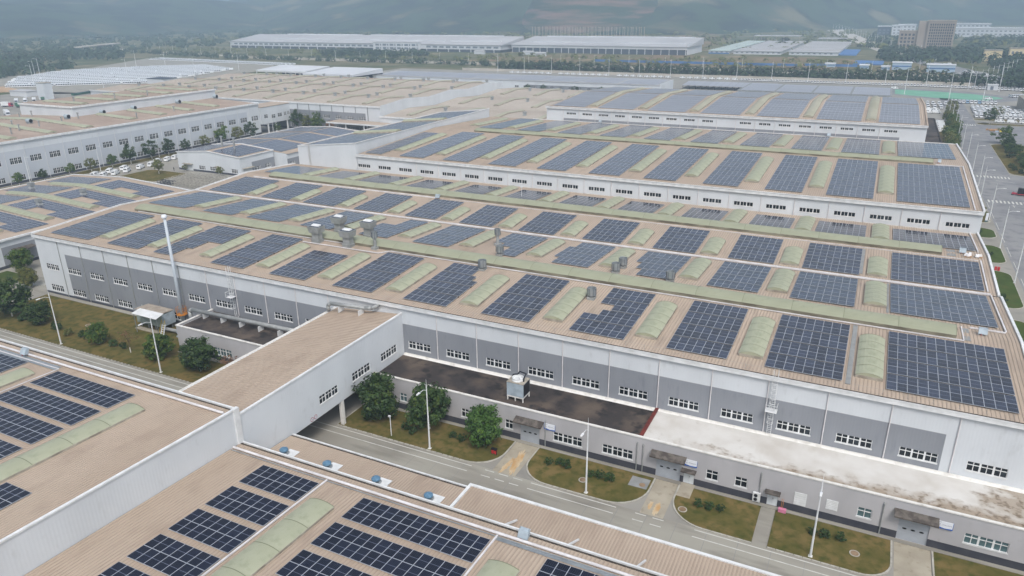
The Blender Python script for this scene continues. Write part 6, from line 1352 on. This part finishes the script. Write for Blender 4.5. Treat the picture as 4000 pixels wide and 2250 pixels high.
for k in range(9): van(f'white van on the road behind the tree belt, {nthn(k + 1)} from left', 28 + 5.2 * k, 772 - 1.2 * k, 0, k % 2, 'vans behind the tree belt', full=False)
# crowded van park on the left: far too many to tell apart
mb = MB(); O = Vector((-713, 410)); U = Vector((.757, .653)); V = Vector((-.653, .757)); rr = random.Random(11)
def vlot(p, rot):
    c, s = math.cos(rot), math.sin(rot); b = len(mb.v); T = lambda x, y, z: (p.x + x * c - y * s, p.y + x * s + y * c, z)
    mb.hexa([T(-2.5, -.85, .3), T(2.5, -.85, .3), T(2.5, .85, .3), T(-2.5, .85, .3)], [T(-2.5, -.85, 1.15), T(2.5, -.85, 1.0), T(2.5, .85, 1.0), T(-2.5, .85, 1.15)])
    mb.hexa([T(-2.5, -.82, 1.15), T(2.1, -.82, 1.1), T(2.1, .82, 1.1), T(-2.5, .82, 1.15)], [T(-2.4, -.74, 1.95), T(1.4, -.74, 1.95), T(1.4, .74, 1.95), T(-2.4, .74, 1.95)])
    mb.quad(T(1.5, .72, 1.88), T(1.5, -.72, 1.88), T(2.13, -.8, 1.14), T(2.13, .8, 1.14), 1)
rotv = math.atan2(V.y, V.x)
for j in range(35):
    v = 4 + 5.6 * j + 3.2 * (j // 3); ul = -.24 * min(v, 110) + max(0, v - 110) * .24 + max(0, v - 200) * 2.5; ur = 120 + .42 * min(v, 152) - max(0, v - 152) * .5
    u = ul + rr.uniform(0, 6)
    while u < ur:
        if rr.random() > .02: vlot(O + U * u + V * v, rotv + (PI if j % 3 == 0 else 0))
        u += 1.95
for j in range(3):
    for k in range(118): vlot(Vector((-930 + 2.3 * k, 742 + 7.5 * j - k * .22)), -PI / 2)
tag(mb.build('parked_vans', ['van_white', 'van_glass']), 'hundreds of white vans packed in rows in the left background park', 'vans', kind='stuff')
# trucks, skips
def truck(label, x, y, rz, boxm, cabm, L=7.5, group='trucks in the left truck yard'):
    t = thing('truck', label, 'truck', (x, y, .0), group); parts = [('cargo_box', MB().box(-L / 2, -1.2, 1.0, L / 2 - 2.0, 1.2, 3.6).mesh('cargo_box', [boxm])), ('cab', MB().hexa([(L / 2 - 1.85, -1.15, .6), (L / 2, -1.15, .6), (L / 2, 1.15, .6), (L / 2 - 1.85, 1.15, .6)], [(L / 2 - 1.85, -1.1, 2.9), (L / 2 - .25, -1.1, 2.9), (L / 2 - .25, 1.1, 2.9), (L / 2 - 1.85, 1.1, 2.9)]).mesh('cab', [cabm])), ('windscreen', MB().quad((L / 2 - .02, -1, 1.6), (L / 2 - .02, 1, 1.6), (L / 2 - .2, 1, 2.6), (L / 2 - .2, -1, 2.6)).mesh('windscreen', ['van_glass'])), ('chassis', MB().box(-L / 2, -.5, .6, L / 2 - 1.8, .5, .98).mesh('chassis', ['far_dark']))]
    for nm, me in parts: c = bpy.data.objects.new(nm, me); COL.objects.link(c); c.parent = t
    for wx in (-L / 2 + 1.2, -L / 2 + 2.5, L / 2 - 1.0):
        for s in (-1, 1): c = bpy.data.objects.new('wheel', wheelm); COL.objects.link(c); c.parent = t; c.location = (wx, s * 1.0, .5); c.scale = (1.45,) * 3
    t.rotation_euler = (0, 0, rz)
for i, (x, y, a, bm, cmn, lb) in enumerate(((-581, 341, -.6, 'trim', 'sign_white', 'white box truck in the left truck yard, first of the rank'), (-577.5, 345.5, -.6, 'trim', 'sign_white', 'white box truck in the left truck yard, second of the rank'), (-574, 350, -.6, 'trim', 'sign_white', 'white box truck in the left truck yard, third of the rank'), (-570.5, 354.5, -.6, 'cab_green', 'cab_green', 'green truck at the end of the truck rank'), (-566, 325, .3, 'trim', 'cab_red', 'red cab truck at the left border'), (-553, 327, .2, 'cab_green', 'cab_green', 'low green truck before the white rank'), (-541, 328, .2, 'trim', 'trim', 'white box truck close to the brown roof'), (-518, 296, -.4, 'trim', 'sign_white', 'white articulated truck at the left border behind the brown roof'), (-588, 373, -.4, 'cab_red', 'cab_red', 'dark red truck beside the white tower shed'))): truck(lb, x, y, a, bm, cmn, 11 if 'articulated' in lb else 8)
for k in range(16):
    x, y = -592 - k * 1.0, 394 + 3.2 * k; t = thing('skip', f'green waste skip behind the brown roof, {nthn(k + 1)} from the near end', 'skip', (x, y, 0), 'green skips'); MB().hexa([(x - 1.6, y - 1, .1), (x + 1.6, y - 1, .1), (x + 1.6, y + 1, .1), (x - 1.6, y + 1, .1)], [(x - 2.1, y - 1.15, 1.6), (x + 2.1, y - 1.15, 1.6), (x + 2.1, y + 1.15, 1.6), (x - 2.1, y + 1.15, 1.6)]).build('hopper', ['teal_skip'], t); MB().box(x - 1.7, y - .9, 1.61, x + 1.7, y + .9, 1.66).build('opening', ['far_dark'], t)
t = thing('shed', 'white tower shed at the edge of the van park', 'shed', (-585, 368, 0)); MB().box(-590.5, 364, 0, -582, 371, 12.5).build('body', ['white_clad'], t); MB().box(-590.8, 363.7, 12.5, -581.7, 371.3, 12.9).build('roof', ['curb'], t)
t = thing('shed', 'low white site hut at the left edge', 'shed', (-632, 376, 0)); MB().box(-640, 372, 0, -618, 382, 4).build('body', ['far_white'], t); MB().box(-640.4, 371.6, 4, -617.6, 382.4, 4.4).build('roof', ['far_roof'], t)
t = thing('shed', 'small white shed with dark roof beyond the brown roof', 'shed', (-600, 495, 0)); MB().box(-618, 485, 0, -596, 500, 5).build('body', ['far_white'], t); MB().box(-618.4, 484.6, 5, -595.6, 500.4, 5.5).build('roof', ['far_dark'], t)
# red cargo tricycle with a black covered load
tr = thing('cargo_tricycle', 'red cargo tricycle with black covered load at the right road', 'vehicle', (48.8, 308.5, 0)); tr.rotation_euler = (0, 0, PI)
def lpart(t, nm, mb, ms, loc=(0, 0, 0)): c = bpy.data.objects.new(nm, mb.mesh(nm, ms)); COL.objects.link(c); c.parent = t; c.location = loc; return c
lpart(tr, 'load', MB().hexa([(-3.4, -1.0, .7), (.6, -1.0, .7), (.6, 1.0, .7), (-3.4, 1.0, .7)], [(-3.3, -.95, 2.3), (.5, -.95, 2.7), (.5, .95, 2.7), (-3.3, .95, 2.3)]), ['black']); lpart(tr, 'bed', MB().box(-3.5, -1.05, .5, .7, 1.05, .7), ['red_bin']); lpart(tr, 'front', MB().hexa([(.7, -.4, .4), (2.4, -.2, .4), (2.4, .2, .4), (.7, .4, .4)], [(.7, -.4, .9), (2.2, -.15, 1.1), (2.2, .15, 1.1), (.7, .4, .9)]), ['cab_red']); lpart(tr, 'handlebar', MB().bar((1.9, -.4, 1.3), (1.9, .4, 1.3), .06, .06).bar((1.9, 0, .9), (1.9, 0, 1.3), .06, .06), ['black'])
for w in ((2.1, 0, .34), (-2.2, -.8, .34), (-2.2, .8, .34)): c = bpy.data.objects.new('wheel', wheelm); COL.objects.link(c); c.parent = tr; c.location = w
ca = thing('car', 'dark blue car parked among the white vans below the netted plot', 'car', (46.5, 594.5, 0))
lpart(ca, 'body', MB().hexa([(-2.1, -.85, .3), (2.2, -.85, .3), (2.2, .85, .3), (-2.1, .85, .3)], [(-2.1, -.85, .95), (2.1, -.8, .85), (2.1, .8, .85), (-2.1, .85, .95)]).hexa([(-1.9, -.8, .95), (1.1, -.8, .9), (1.1, .8, .9), (-1.9, .8, .95)], [(-1.5, -.65, 1.5), (.4, -.65, 1.5), (.4, .65, 1.5), (-1.5, .65, 1.5)]), ['navy_car'])
for w in ((1.4, -.75, .34), (1.4, .75, .34), (-1.3, -.75, .34), (-1.3, .75, .34)): c = bpy.data.objects.new('wheel', wheelm); COL.objects.link(c); c.parent = ca; c.location = w
pile = thing('cardboard_pile', 'heap of flattened cardboard and crates on the junction', 'pile', (56, 470, 0)); rr = random.Random(3)
for k in range(16): x, y = 56 + rr.uniform(-3, 3), 470 + rr.uniform(-1.6, 1.6); MB().hexa([(x - .6, y - .5, rr.uniform(0, .2)), (x + .6, y - .4, rr.uniform(0, .5)), (x + .5, y + .5, rr.uniform(0, .6)), (x - .6, y + .5, rr.uniform(0, .4))], [(x - .5, y - .5, .7), (x + .6, y - .4, .9), (x + .5, y + .5, 1.1), (x - .6, y + .4, .8)]).build('carton', ['cardboard'], pile)
MB().box(58.6, 467.6, 0, 60.4, 468.6, .8).build('crate', ['bollard_yellow'], pile); MB().box(56.6, 467.2, 0, 58.2, 468.2, .5).build('crate', ['blue_pale'], pile)
# people: one continuous skinned body each
def person(label, x, y, rz, m, hgt=1.72):
    vs = [(0, 0, .92), (0, 0, 1.2), (0, 0, 1.42), (0, .01, 1.55), (0, .02, 1.66), (-.09, 0, .88), (-.1, .06, .5), (-.1, 0, .08), (-.1, .14, .04), (.09, 0, .88), (.1, -.06, .5), (.1, -.1, .08), (.1, .04, .04), (-.19, 0, 1.4), (-.25, 0, 1.14), (-.24, .08, .9), (.19, 0, 1.4), (.25, 0, 1.14), (.24, .08, .9)]
    es = [(0, 1), (1, 2), (2, 3), (3, 4), (0, 5), (5, 6), (6, 7), (7, 8), (0, 9), (9, 10), (10, 11), (11, 12), (2, 13), (13, 14), (14, 15), (2, 16), (16, 17), (17, 18)]
    rad = [.14, .14, .15, .06, .1, .1, .065, .05, .04, .1, .065, .05, .04, .07, .05, .035, .07, .05, .035]
    me = bpy.data.meshes.new('person'); me.from_pydata(vs, es, []); o = bpy.data.objects.new('person', me); link(o, None, (x, y, .01)); o.rotation_euler = (0, 0, rz); me.materials.append(MATS[m])
    o.modifiers.new('skin', 'SKIN'); 
    for i, r in enumerate(rad): me.skin_vertices[0].data[i].radius = (r, r)
    me.skin_vertices[0].data[0].use_root = True; s = o.modifiers.new('sub', 'SUBSURF'); s.levels = 1; s.render_levels = 1
    return tag(o, label, 'person')
person('person in dark clothes walking on the right junction', 62.6, 408, .5, 'black'); person('person in dark clothes by the rack yard of the workshop', -266.6, 214.6, 0, 'black')
# rack yard behind the gabled hall
for j in range(5):
    for k in range(13):
        x, y = -252 + 2.0 * k - .2 * j, 196 + 3.6 * j
        t = thing('steel_rack', f'pale steel rack before the white workshop, {nthn(k + 1)} in {ORD[j + 1]} row', 'rack', (x, y, .0), 'steel racks in the yard'); q = MB()
        for a in (-.8, .8):
            for b in (-1.2, 1.2): q.box(x + a - .06, y + b - .06, 0, x + a + .06, y + b + .06, 1.3)
        for zz in (.2, 1.2): q.box(x - .8, y - 1.26, zz, x + .8, y - 1.14, zz + .1).box(x - .8, y + 1.14, zz, x + .8, y + 1.26, zz + .1).box(x - .86, y - 1.14, zz, x - .74, y + 1.14, zz + .1).box(x + .74, y - 1.14, zz, x + .86, y + 1.14, zz + .1)
        q.build('frame', ['rack' if not (j == 0 and k < 4) else 'navy_car'], t)
st = thing('flat_roof_strip', 'dark flat roofed lean-to along the right side of the tall hall', 'annex', (20, 400, 0)); MB().box(15.2, 300, 0, 26.8, 462, 5.7).build('wall', ['stucco'], st); MB().box(15.2, 300, 5.7, 26.5, 462, 5.75).build('roof', ['bitumen'], st); MB().box(26.5, 300, 5.7, 27.0, 462, 6.2).box(15.2, 461.6, 5.75, 26.5, 462.2, 6.2).box(15.2, 398, 5.75, 26.5, 398.6, 6.05).build('coping', ['gutter_dark'], st)
wbx = thing('shed', 'pale concrete box building at the right border by the van park', 'shed', (86, 560, 0)); MB().box(80, 548, 0, 96, 590, 7).build('body', ['curb'], wbx); MB().box(79.7, 547.7, 7, 96.3, 590.3, 7.5).build('roof', ['concrete'], wbx)
gate = thing('gatehouse', 'small white gatehouse behind the netted plot', 'shed', (77, 702, 0)); MB().box(73, 700, 0, 80, 704, 4).build('body', ['far_white'], gate); MB().box(72.7, 699.7, 4, 80.3, 704.3, 4.4).build('roof', ['trim'], gate); MB().box(75, 699.9, .3, 77, 699.99, 3).build('door', ['far_win'], gate)
fw = thing('boundary_wall', 'pale boundary wall behind the van rows', 'wall', (-150, 731, 0)); MB().box(-420, 730, 0, 80, 730.5, 2.6).build('wall', ['far_road'], fw)
for k in range(64): MB().box(-420 + 7.8 * k, 729.7, 0, -419.4 + 7.8 * k, 729.99, 2.9).build('pier', ['far_road'], fw)
fw2 = thing('boundary_wall', 'pale boundary wall with piers along the ring road', 'wall', (-300, 806, 0)); MB().box(-820, 806, 0, 60, 806.6, 3).build('wall', ['far_road'], fw2)
for k in range(80): MB().box(-820 + 11 * k, 805.5, 0, -819 + 11 * k, 805.99, 3.8).build('pier', ['far_road'], fw2)

# ------------------------------------------------------------------ far buildings
def strip_windows(parent, y, xs, z0, z1, w, m='far_win', name='window'):
    for x in xs: MB().box(x, y - .12, z0, x + w, y - .02, z1).build(name, [m], parent)
wh1 = thing('warehouse', 'very long white warehouse with light roof below the hill, left part', 'warehouse', (-800, 1035, 0))
MB().box(-1080, 1035, 4, -528, 1110, 10.5).build('wall', ['far_white'], wh1); MB().box(-1078, 1036, 0, -530, 1108, 4).build('open_ground_floor', ['far_dark'], wh1)
MB().hexa([(-1082, 1034, 10.5), (-526, 1034, 10.5), (-526, 1112, 10.5), (-1082, 1112, 10.5)], [(-1082, 1034, 11.2), (-526, 1034, 11.2), (-526, 1112, 21), (-1082, 1112, 21)]).build('roof', ['far_roof'], wh1)
for a, b, y, z in ((-1000, -800, 1060, 15.2), (-790, -640, 1060, 15.2), (-630, -540, 1060, 15.2), (-1010, -840, 1108, 21.3), (-820, -560, 1108, 21.3)): MB().box(a, y, z - 1.5, b, y + 3, z + .9).build('roof_monitor', ['far_white'], wh1)
strip_windows(wh1, 1035, [-1070 + 12 * k for k in range(26)], 6, 8.5, 8); strip_windows(wh1, 1035, [-660 + 12 * k for k in range(11)], 6, 8.5, 8)
for k in range(28): MB().box(-1080 + 20 * k, 1034.6, 0, -1079 + 20 * k, 1035.6, 4).build('column', ['far_white'], wh1)
of = thing('office_block', 'white three-storey office front set into the long warehouse', 'building', (-712, 1030, 0)); MB().box(-757, 1027, 0, -670, 1036, 13.2).build('wall', ['far_white'], of); MB().box(-757.5, 1026.6, 13.2, -669.5, 1036.5, 13.8).build('roof', ['far_roof'], of)
for z in (3.2, 8.2): strip_windows(of, 1027, [-752 + 14 * k for k in range(6)], z, z + 3, 7); strip_windows(of, 1027, [-743 + 14 * k for k in range(6)], z, z + 3, 2)
wh2 = thing('warehouse', 'long white warehouse with dark open front, right part', 'warehouse', (-390, 1060, 0))
MB().box(-522, 1060, 7, -252, 1150, 10.4).build('wall', ['far_white'], wh2); MB().box(-520, 1061, 0, -254, 1148, 7).build('open_front', ['far_dark'], wh2)
MB().hexa([(-524, 1059, 10.4), (-250, 1059, 10.4), (-250, 1152, 10.4), (-524, 1152, 10.4)], [(-524, 1059, 11), (-250, 1059, 11), (-250, 1152, 20), (-524, 1152, 20)]).build('roof', ['far_roof'], wh2)
for y, z in ((1085, 14.2), (1146, 20.3)): MB().box(-500, y, z - 1.5, -262, y + 3, z + .8).build('roof_monitor', ['far_white'], wh2)
for k in range(24): MB().box(-521 + 11.6 * k, 1059.6, 0, -520.2 + 11.6 * k, 1060.4, 7).build('column', ['far_white'], wh2)
MB().box(-252.2, 1060, 0, -251.6, 1150, 15).build('end_wall', ['far_white'], wh2)
for i, (x0, x1, m) in enumerate(((-233, -204, 'shed_green'), (-198, -135, 'far_roof'), (-124, -62, 'far_roof'))):
    t = thing('shed', ['pale green roofed shed with blue base left of the white sheds', 'wide flat white shed with blue base, left one', 'wide flat white shed with blue base, right one'][i], 'shed', ((x0 + x1) / 2, 1110, 0)); MB().box(x0, 1110, 0, x1, 1440, 4).build('wall', ['far_white'], t); MB().box(x0 - 1, 1109, 4, x1 + 1, 1441, 4.6).build('roof', [m], t)
    MB().box(x0, 1109.4, 0, x1, 1109.9, 1.6).build('blue_base', ['blue_sheet' if i == 0 else 'far_white'], t); strip_windows(t, 1110, [x0 + 3 + 7 * k for k in range(int((x1 - x0) / 7))], 1.8, 3, 3)
    for k in range(1, 9): MB().box(x0 - 1, 1109 + 36 * k, 4.6, x1 + 1, 1109.8 + 36 * k, 4.9).build('roof_seam', ['curb'], t)
for i, (x0, x1, y, hh) in enumerate(((-230, -150, 1480, 12), (-118, -70, 1460, 9))): t = thing('shed', ['brown open shed frame beyond the white sheds, left', 'pale open shed beyond the white sheds, right'][i], 'shed', (x0, y, 0)); MB().box(x0, y, hh - 1.2, x1, y + 30, hh).build('roof', ['far_roof'], t); [MB().box(x0 + (x1 - x0 - 1) * k / 6, y, 0, x0 + (x1 - x0 - 1) * k / 6 + .8, y + .8, hh - 1.2).build('post', ['curb'], t) for k in range(7)]
t = thing('shed', 'grey open pavilion frame at the foot of the right hill', 'shed', (-420, 2200, 0)); MB().box(-520, 2200, 22, -380, 2240, 26).build('roof', ['far_roof'], t); [MB().box(-520 + 15 * k, 2200, 0, -518 + 15 * k, 2202, 22).build('post', ['far_road'], t) for k in range(10)]
tw = thing('tower_block', 'brown grid-windowed tower block in the right background', 'building', (62, 1280, 0))
MB().box(44, 1280, 0, 79, 1305, 40).build('wall', ['tower'], tw); MB().box(43.4, 1279.4, 40, 79.6, 1305.6, 41.6).build('roof', ['tower'], tw); MB().box(32, 1283, 0, 43.9, 1303, 40.5).build('stair_core', ['tower'], tw)
for r_ in range(9):
    for k in range(11): MB().box(46.4 + 2.85 * k, 1279.75, 4 + 3.8 * r_, 48.2 + 2.85 * k, 1279.98, 6.6 + 3.8 * r_).build('window', ['tower_win'], tw)
lw = thing('building', 'low brown wing left of the tower block', 'building', (20, 1290, 0)); MB().box(8, 1286, 0, 31.9, 1312, 26).build('wall', ['tower'], lw); MB().box(7.5, 1285.5, 26, 31.9, 1312.5, 27).build('roof', ['tower'], lw)
for r_ in range(4):
    for k in range(4): MB().box(10.5 + 5 * k, 1285.8, 5 + 5 * r_, 13.5 + 5 * k, 1285.98, 8 + 5 * r_).build('window', ['tower_win'], lw)
for i, (x0, x1, y, z0, hh, lb) in enumerate(((-32, -6, 1880, 0, 18, 'white apartment block with dark front left of the tower'), (-4, 14, 1870, 0, 20, 'white apartment block beside the dark fronted one'), (8, 42, 1900, 0, 21, 'white factory block directly left of the tower'), (95, 190, 2000, 0, 21, 'white factory block directly right of the tower'), (100, 240, 1830, 0, 16, 'long low white factory right of the tower'), (170, 300, 1900, 0, 14, 'long white factory at the right border'))):
    t = thing('building', lb, 'building', ((x0 + x1) / 2, y, z0)); MB().box(x0, y, z0, x1, y + 40, hh).build('wall', ['far_dark' if i == 0 else 'far_white'], t); MB().box(x0 - 1, y - 1, hh, x1 + 1, y + 41, hh + 1.5).build('roof', ['far_white'], t)
    for z in range(4, hh - 3, 6): strip_windows(t, y, [x0 + 3 + 8 * k for k in range(int((x1 - x0 - 4) / 8) + 1)], z, z + 2.6, 4)
for i, (x0, x1, y, lb) in enumerate(((-27, -18, 893, 'left blue and white site hut'), (-6, 2, 880, 'second blue and white site hut'), (4, 22, 888, 'two-storey blue and white site office'), (35, 60, 868, 'long two-storey blue and white site office at right'), (-62, -52, 905, 'lone pale blue hut in the scrub'))):
    hh = 3.4 if i in (0, 1, 4) else 7; t = thing('site_hut', lb, 'hut', ((x0 + x1) / 2, y, 0)); MB().box(x0, y, 0, x1, y + 7, hh).build('wall', ['blue_pale'], t); MB().hexa([(x0 - .5, y - .5, hh), (x1 + .5, y - .5, hh), (x1 + .5, y + 7.5, hh), (x0 - .5, y + 7.5, hh)], [(x0 - .5, y - .5, hh + .3), (x1 + .5, y - .5, hh + .3), (x1 + .5, y + 7.5, hh + 1.0), (x0 - .5, y + 7.5, hh + 1.0)]).build('roof', ['far_white'], t)
    MB().box(x0, y - .1, hh * .45, x1, y - .02, hh * .62).build('blue_band', ['blue_sheet'], t)
for i, (x0, y0, x1, y1) in enumerate(((-330, 905, -90, 905.6), (-85, 915, -30, 915.6), (-36, 950, -5, 1010), (-75, 1120, -40, 1260))):
    t = thing('hoarding', ['long blue site hoarding across the brown field', 'short blue hoarding behind the huts', 'blue sheet covered heap behind the huts', 'blue sheet covered ground right of the white sheds'][i], 'hoarding', (x0, y0, 0)); MB().box(x0, y0, 0, x1, y1, 2.6 if i < 2 else 1.2).build('sheet', ['blue_sheet'], t)
for i, (x, y) in enumerate(((-545, 1000), (-470, 1010), (-440, 985), (-650, 985))): t = thing('site_hut', ['white hut at the seam of the two warehouses', 'white hut before the right warehouse, left one', 'white hut before the right warehouse, right one', 'white hut before the office front'][i], 'hut', (x, y, 0)); MB().box(x - 8, y - 3, 0, x + 8, y + 3, 4).build('wall', ['far_white'], t); MB().hexa([(x - 8.4, y - 3.4, 4), (x + 8.4, y - 3.4, 4), (x + 8.4, y + 3.4, 4), (x - 8.4, y + 3.4, 4)], [(x - 8, y - .2, 5.5), (x + 8, y - .2, 5.5), (x + 8, y + .2, 5.5), (x - 8, y + .2, 5.5)]).build('roof', ['far_roof'], t)
t = thing('building', 'cream coloured houses at the right border', 'building', (118, 1060, 0)); MB().box(100, 1060, 0, 118, 1072, 12).build('wall', ['cream'], t); MB().box(124, 1050, 0, 146, 1062, 15).build('wall', ['cream'], t); strip_windows(t, 1050, [126 + 4 * k for k in range(5)], 9, 12, 2, 'far_win'); MB().box(99.5, 1059.5, 12, 118.5, 1072.5, 12.6).box(123.5, 1049.5, 15, 146.5, 1062.5, 15.6).build('roof', ['curb'], t)
bus = thing('bus', 'white coach on the road curve at right background', 'bus', (76, 800, 0)); lpart(bus, 'body', MB().box(-5.5, -1.25, .5, 5.5, 1.25, 3.3), ['van_white']); lpart(bus, 'window_band', MB().box(-5.2, -1.28, 1.7, 5.2, 1.28, 2.6), ['van_glass']); bus.rotation_euler = (0, 0, -.4)
for w in ((-3.5, -1.1, .5), (-3.5, 1.1, .5), (3.6, -1.1, .5), (3.6, 1.1, .5)): c = bpy.data.objects.new('wheel', wheelm); COL.objects.link(c); c.parent = bus; c.location = w; c.scale = (1.5,) * 3
for i, (x, y) in enumerate(((52, 960), (57, 975), (62, 990), (38, 1010), (44, 1030), (50, 1050), (70, 880), (75, 868), (84, 845))): van(f'white van on the right background road, {nthn(i + 1)} along it', x, y, .6, 0, 'vans on the background road', full=False)
rb_ = thing('road_bridge', 'pale viaduct on piers at the end of the ring road', 'bridge', (-1250, 900, 0)); MB().bar((-1240, 850, 7), (-1320, 985, 7), 14, 1.6).build('deck', ['far_road'], rb_)
for k in range(4): f = .12 + .25 * k; MB().box(-1240 - 80 * f - 1, 850 + 135 * f - 1, 0, -1240 - 80 * f + 1, 850 + 135 * f + 1, 6.3).build('pier', ['far_road'], rb_)
for k in range(44):
    x = -680 + 5.6 * k if k < 60 else 0; y = 1480 + 3 * (k % 3); t = thing('steel_column', f'bare frame column of the unfinished hall under the quarry, {nthn(k + 1)} from left', 'column', (x, y, 0), 'bare columns under the quarry'); MB().box(x - .5, y - .5, 0, x + .5, y + .5, 26).build('shaft', ['curb'], t); MB().box(x - 1.4, y - .4, 25, x - .5, y + .4, 26).build('bracket', ['curb'], t)

# ------------------------------------------------------------------ hills
def vnoise(x, y, s):
    def hsh(i, j): n = (i * 374761393 + j * 668265263 + s * 974634777) & 0xffffffff; n = ((n ^ (n >> 13)) * 1274126177) & 0xffffffff; return ((n ^ (n >> 16)) & 0xffff) / 65535
    i, j = math.floor(x), math.floor(y); f, g = x - i, y - j; f = f * f * (3 - 2 * f); g = g * g * (3 - 2 * g)
    return (hsh(i, j) * (1 - f) + hsh(i + 1, j) * f) * (1 - g) + (hsh(i, j + 1) * (1 - f) + hsh(i + 1, j + 1) * f) * g
def fbm(x, y, s, o=5): return sum(vnoise(x * 2 ** k, y * 2 ** k, s + k) / 2 ** (k + 1) for k in range(o))
def hillmesh(name, x0, y0, x1, y1, nx, ny, hf, m, top=None):
    vs = []; fs = []
    for j in range(ny + 1):
        for i in range(nx + 1): x = x0 + (x1 - x0) * i / nx; y = y0 + (y1 - y0) * j / ny; vs.append((x, y, hf(x, y)))
    for j in range(ny):
        for i in range(nx): a = j * (nx + 1) + i; fs.append((a, a + 1, a + nx + 2, a + nx + 1))
    me = bpy.data.meshes.new(name); me.from_pydata(vs, [], fs); me.materials.append(MATS[m]); me.polygons.foreach_set('use_smooth', [True] * len(fs)); o = bpy.data.objects.new(name, me); COL.objects.link(o); return tag(o, kind='structure')
sm = lambda t: max(0, min(1, t)) ** 2 * (3 - 2 * max(0, min(1, t)))
def h_mid(x, y):      # wooded range behind the plant
    edge = 1900 + 260 * math.sin(x / 700) - (0 if x < -300 else min(0, (x + 300)) ) + (700 * sm((x + 500) / 700)); t = sm((y - edge) / 900)
    gap = 1 - .75 * math.exp(-((x + 3300) / 500) ** 2)
    return -4 + t * gap * (110 + 170 * fbm(x / 620, y / 620, 3)) + t * 30 * (fbm(x / 90, y / 90, 9, 4) - .5) + t * 10 * (fbm(x / 22, y / 22, 12, 2) - .5)
hillmesh('hill_range', -5200, 1500, 2600, 4600, 230, 110, h_mid, 'hill')
def h_far(x, y): t = sm((y - 5200) / 1500); return -4 + t * (260 + 330 * fbm(x / 1500, y / 1500, 21))
hillmesh('hill_far', -9000, 5000, 6000, 8500, 120, 40, h_far, 'hill')
def h_left(x, y): t = sm((-x - 1750) / 700) * sm((y - 700) / 700); return -4 + t * (60 + 90 * fbm(x / 400, y / 400, 33)) + t * 22 * (fbm(x / 80, y / 80, 35, 3) - .5)
hillmesh('hill_west', -5200, 600, -1500, 3000, 110, 80, h_left, 'hill')
def terr(z, s, p=3): k = math.floor(z / s); f = z / s - k; return (k + f ** p) * s
def h_q(x, y):        # terraced quarry face
    z = 190 * sm((y - 2190 - .12 * (x + 1150)) / 330) * sm((x + 1420 - (y - 2200) * .05) / 130) * sm((-820 - x) / 90)
    return -3 + terr(z, 12.0) + (5 * (fbm(x / 40, y / 40, 41, 3) - .5) if z > 3 else 0)
hillmesh('quarry_hill', -1500, 2120, -780, 2800, 130, 150, h_q, 'quarry')
def h_q2(x, y): d = math.hypot((x + 755) / 235, (y - 2060) / 310); z = 205 * sm(max(0, 1 - d) * 1.5); return -3 + terr(z, 15.0, 2) + (9 * (fbm(x / 30, y / 30, 50, 3) - .5) if z > 3 else 0)
hillmesh('quarry_spur', -1010, 1730, -500, 2400, 110, 130, h_q2, 'quarry_red')
struct('quarry_scar', MB().poly([(-1095, 2206, 3), (-1020, 2200, 3), (-1000, 2230, 14), (-1035, 2280, 48), (-1050, 2270, 40), (-1075, 2236, 20)]), ['dirt'])

# ------------------------------------------------------------------ haze
hz = MB().box(-9400, -1000, -6, 9400, 12400, 640).build('haze', ['trim']); hz.data.materials.clear()
hm = bpy.data.materials.new('haze'); hm.use_nodes = True; hn = hm.node_tree.nodes; hn.remove(hn['Principled BSDF'])
pv = hn.new('ShaderNodeVolumePrincipled'); pv.inputs['Color'].default_value = (.60, .79, 1.0, 1); pv.inputs['Density'].default_value = .00031; pv.inputs['Anisotropy'].default_value = 0
hm.node_tree.links.new(pv.outputs[0], hn['Material Output'].inputs['Volume']); hz.data.materials.append(hm); tag(hz, 'thin bluish haze over the whole valley', 'haze', kind='stuff')
print('PANELS', NPV[0], 'VANS', NV[0], 'OBJECTS', len(bpy.data.objects))
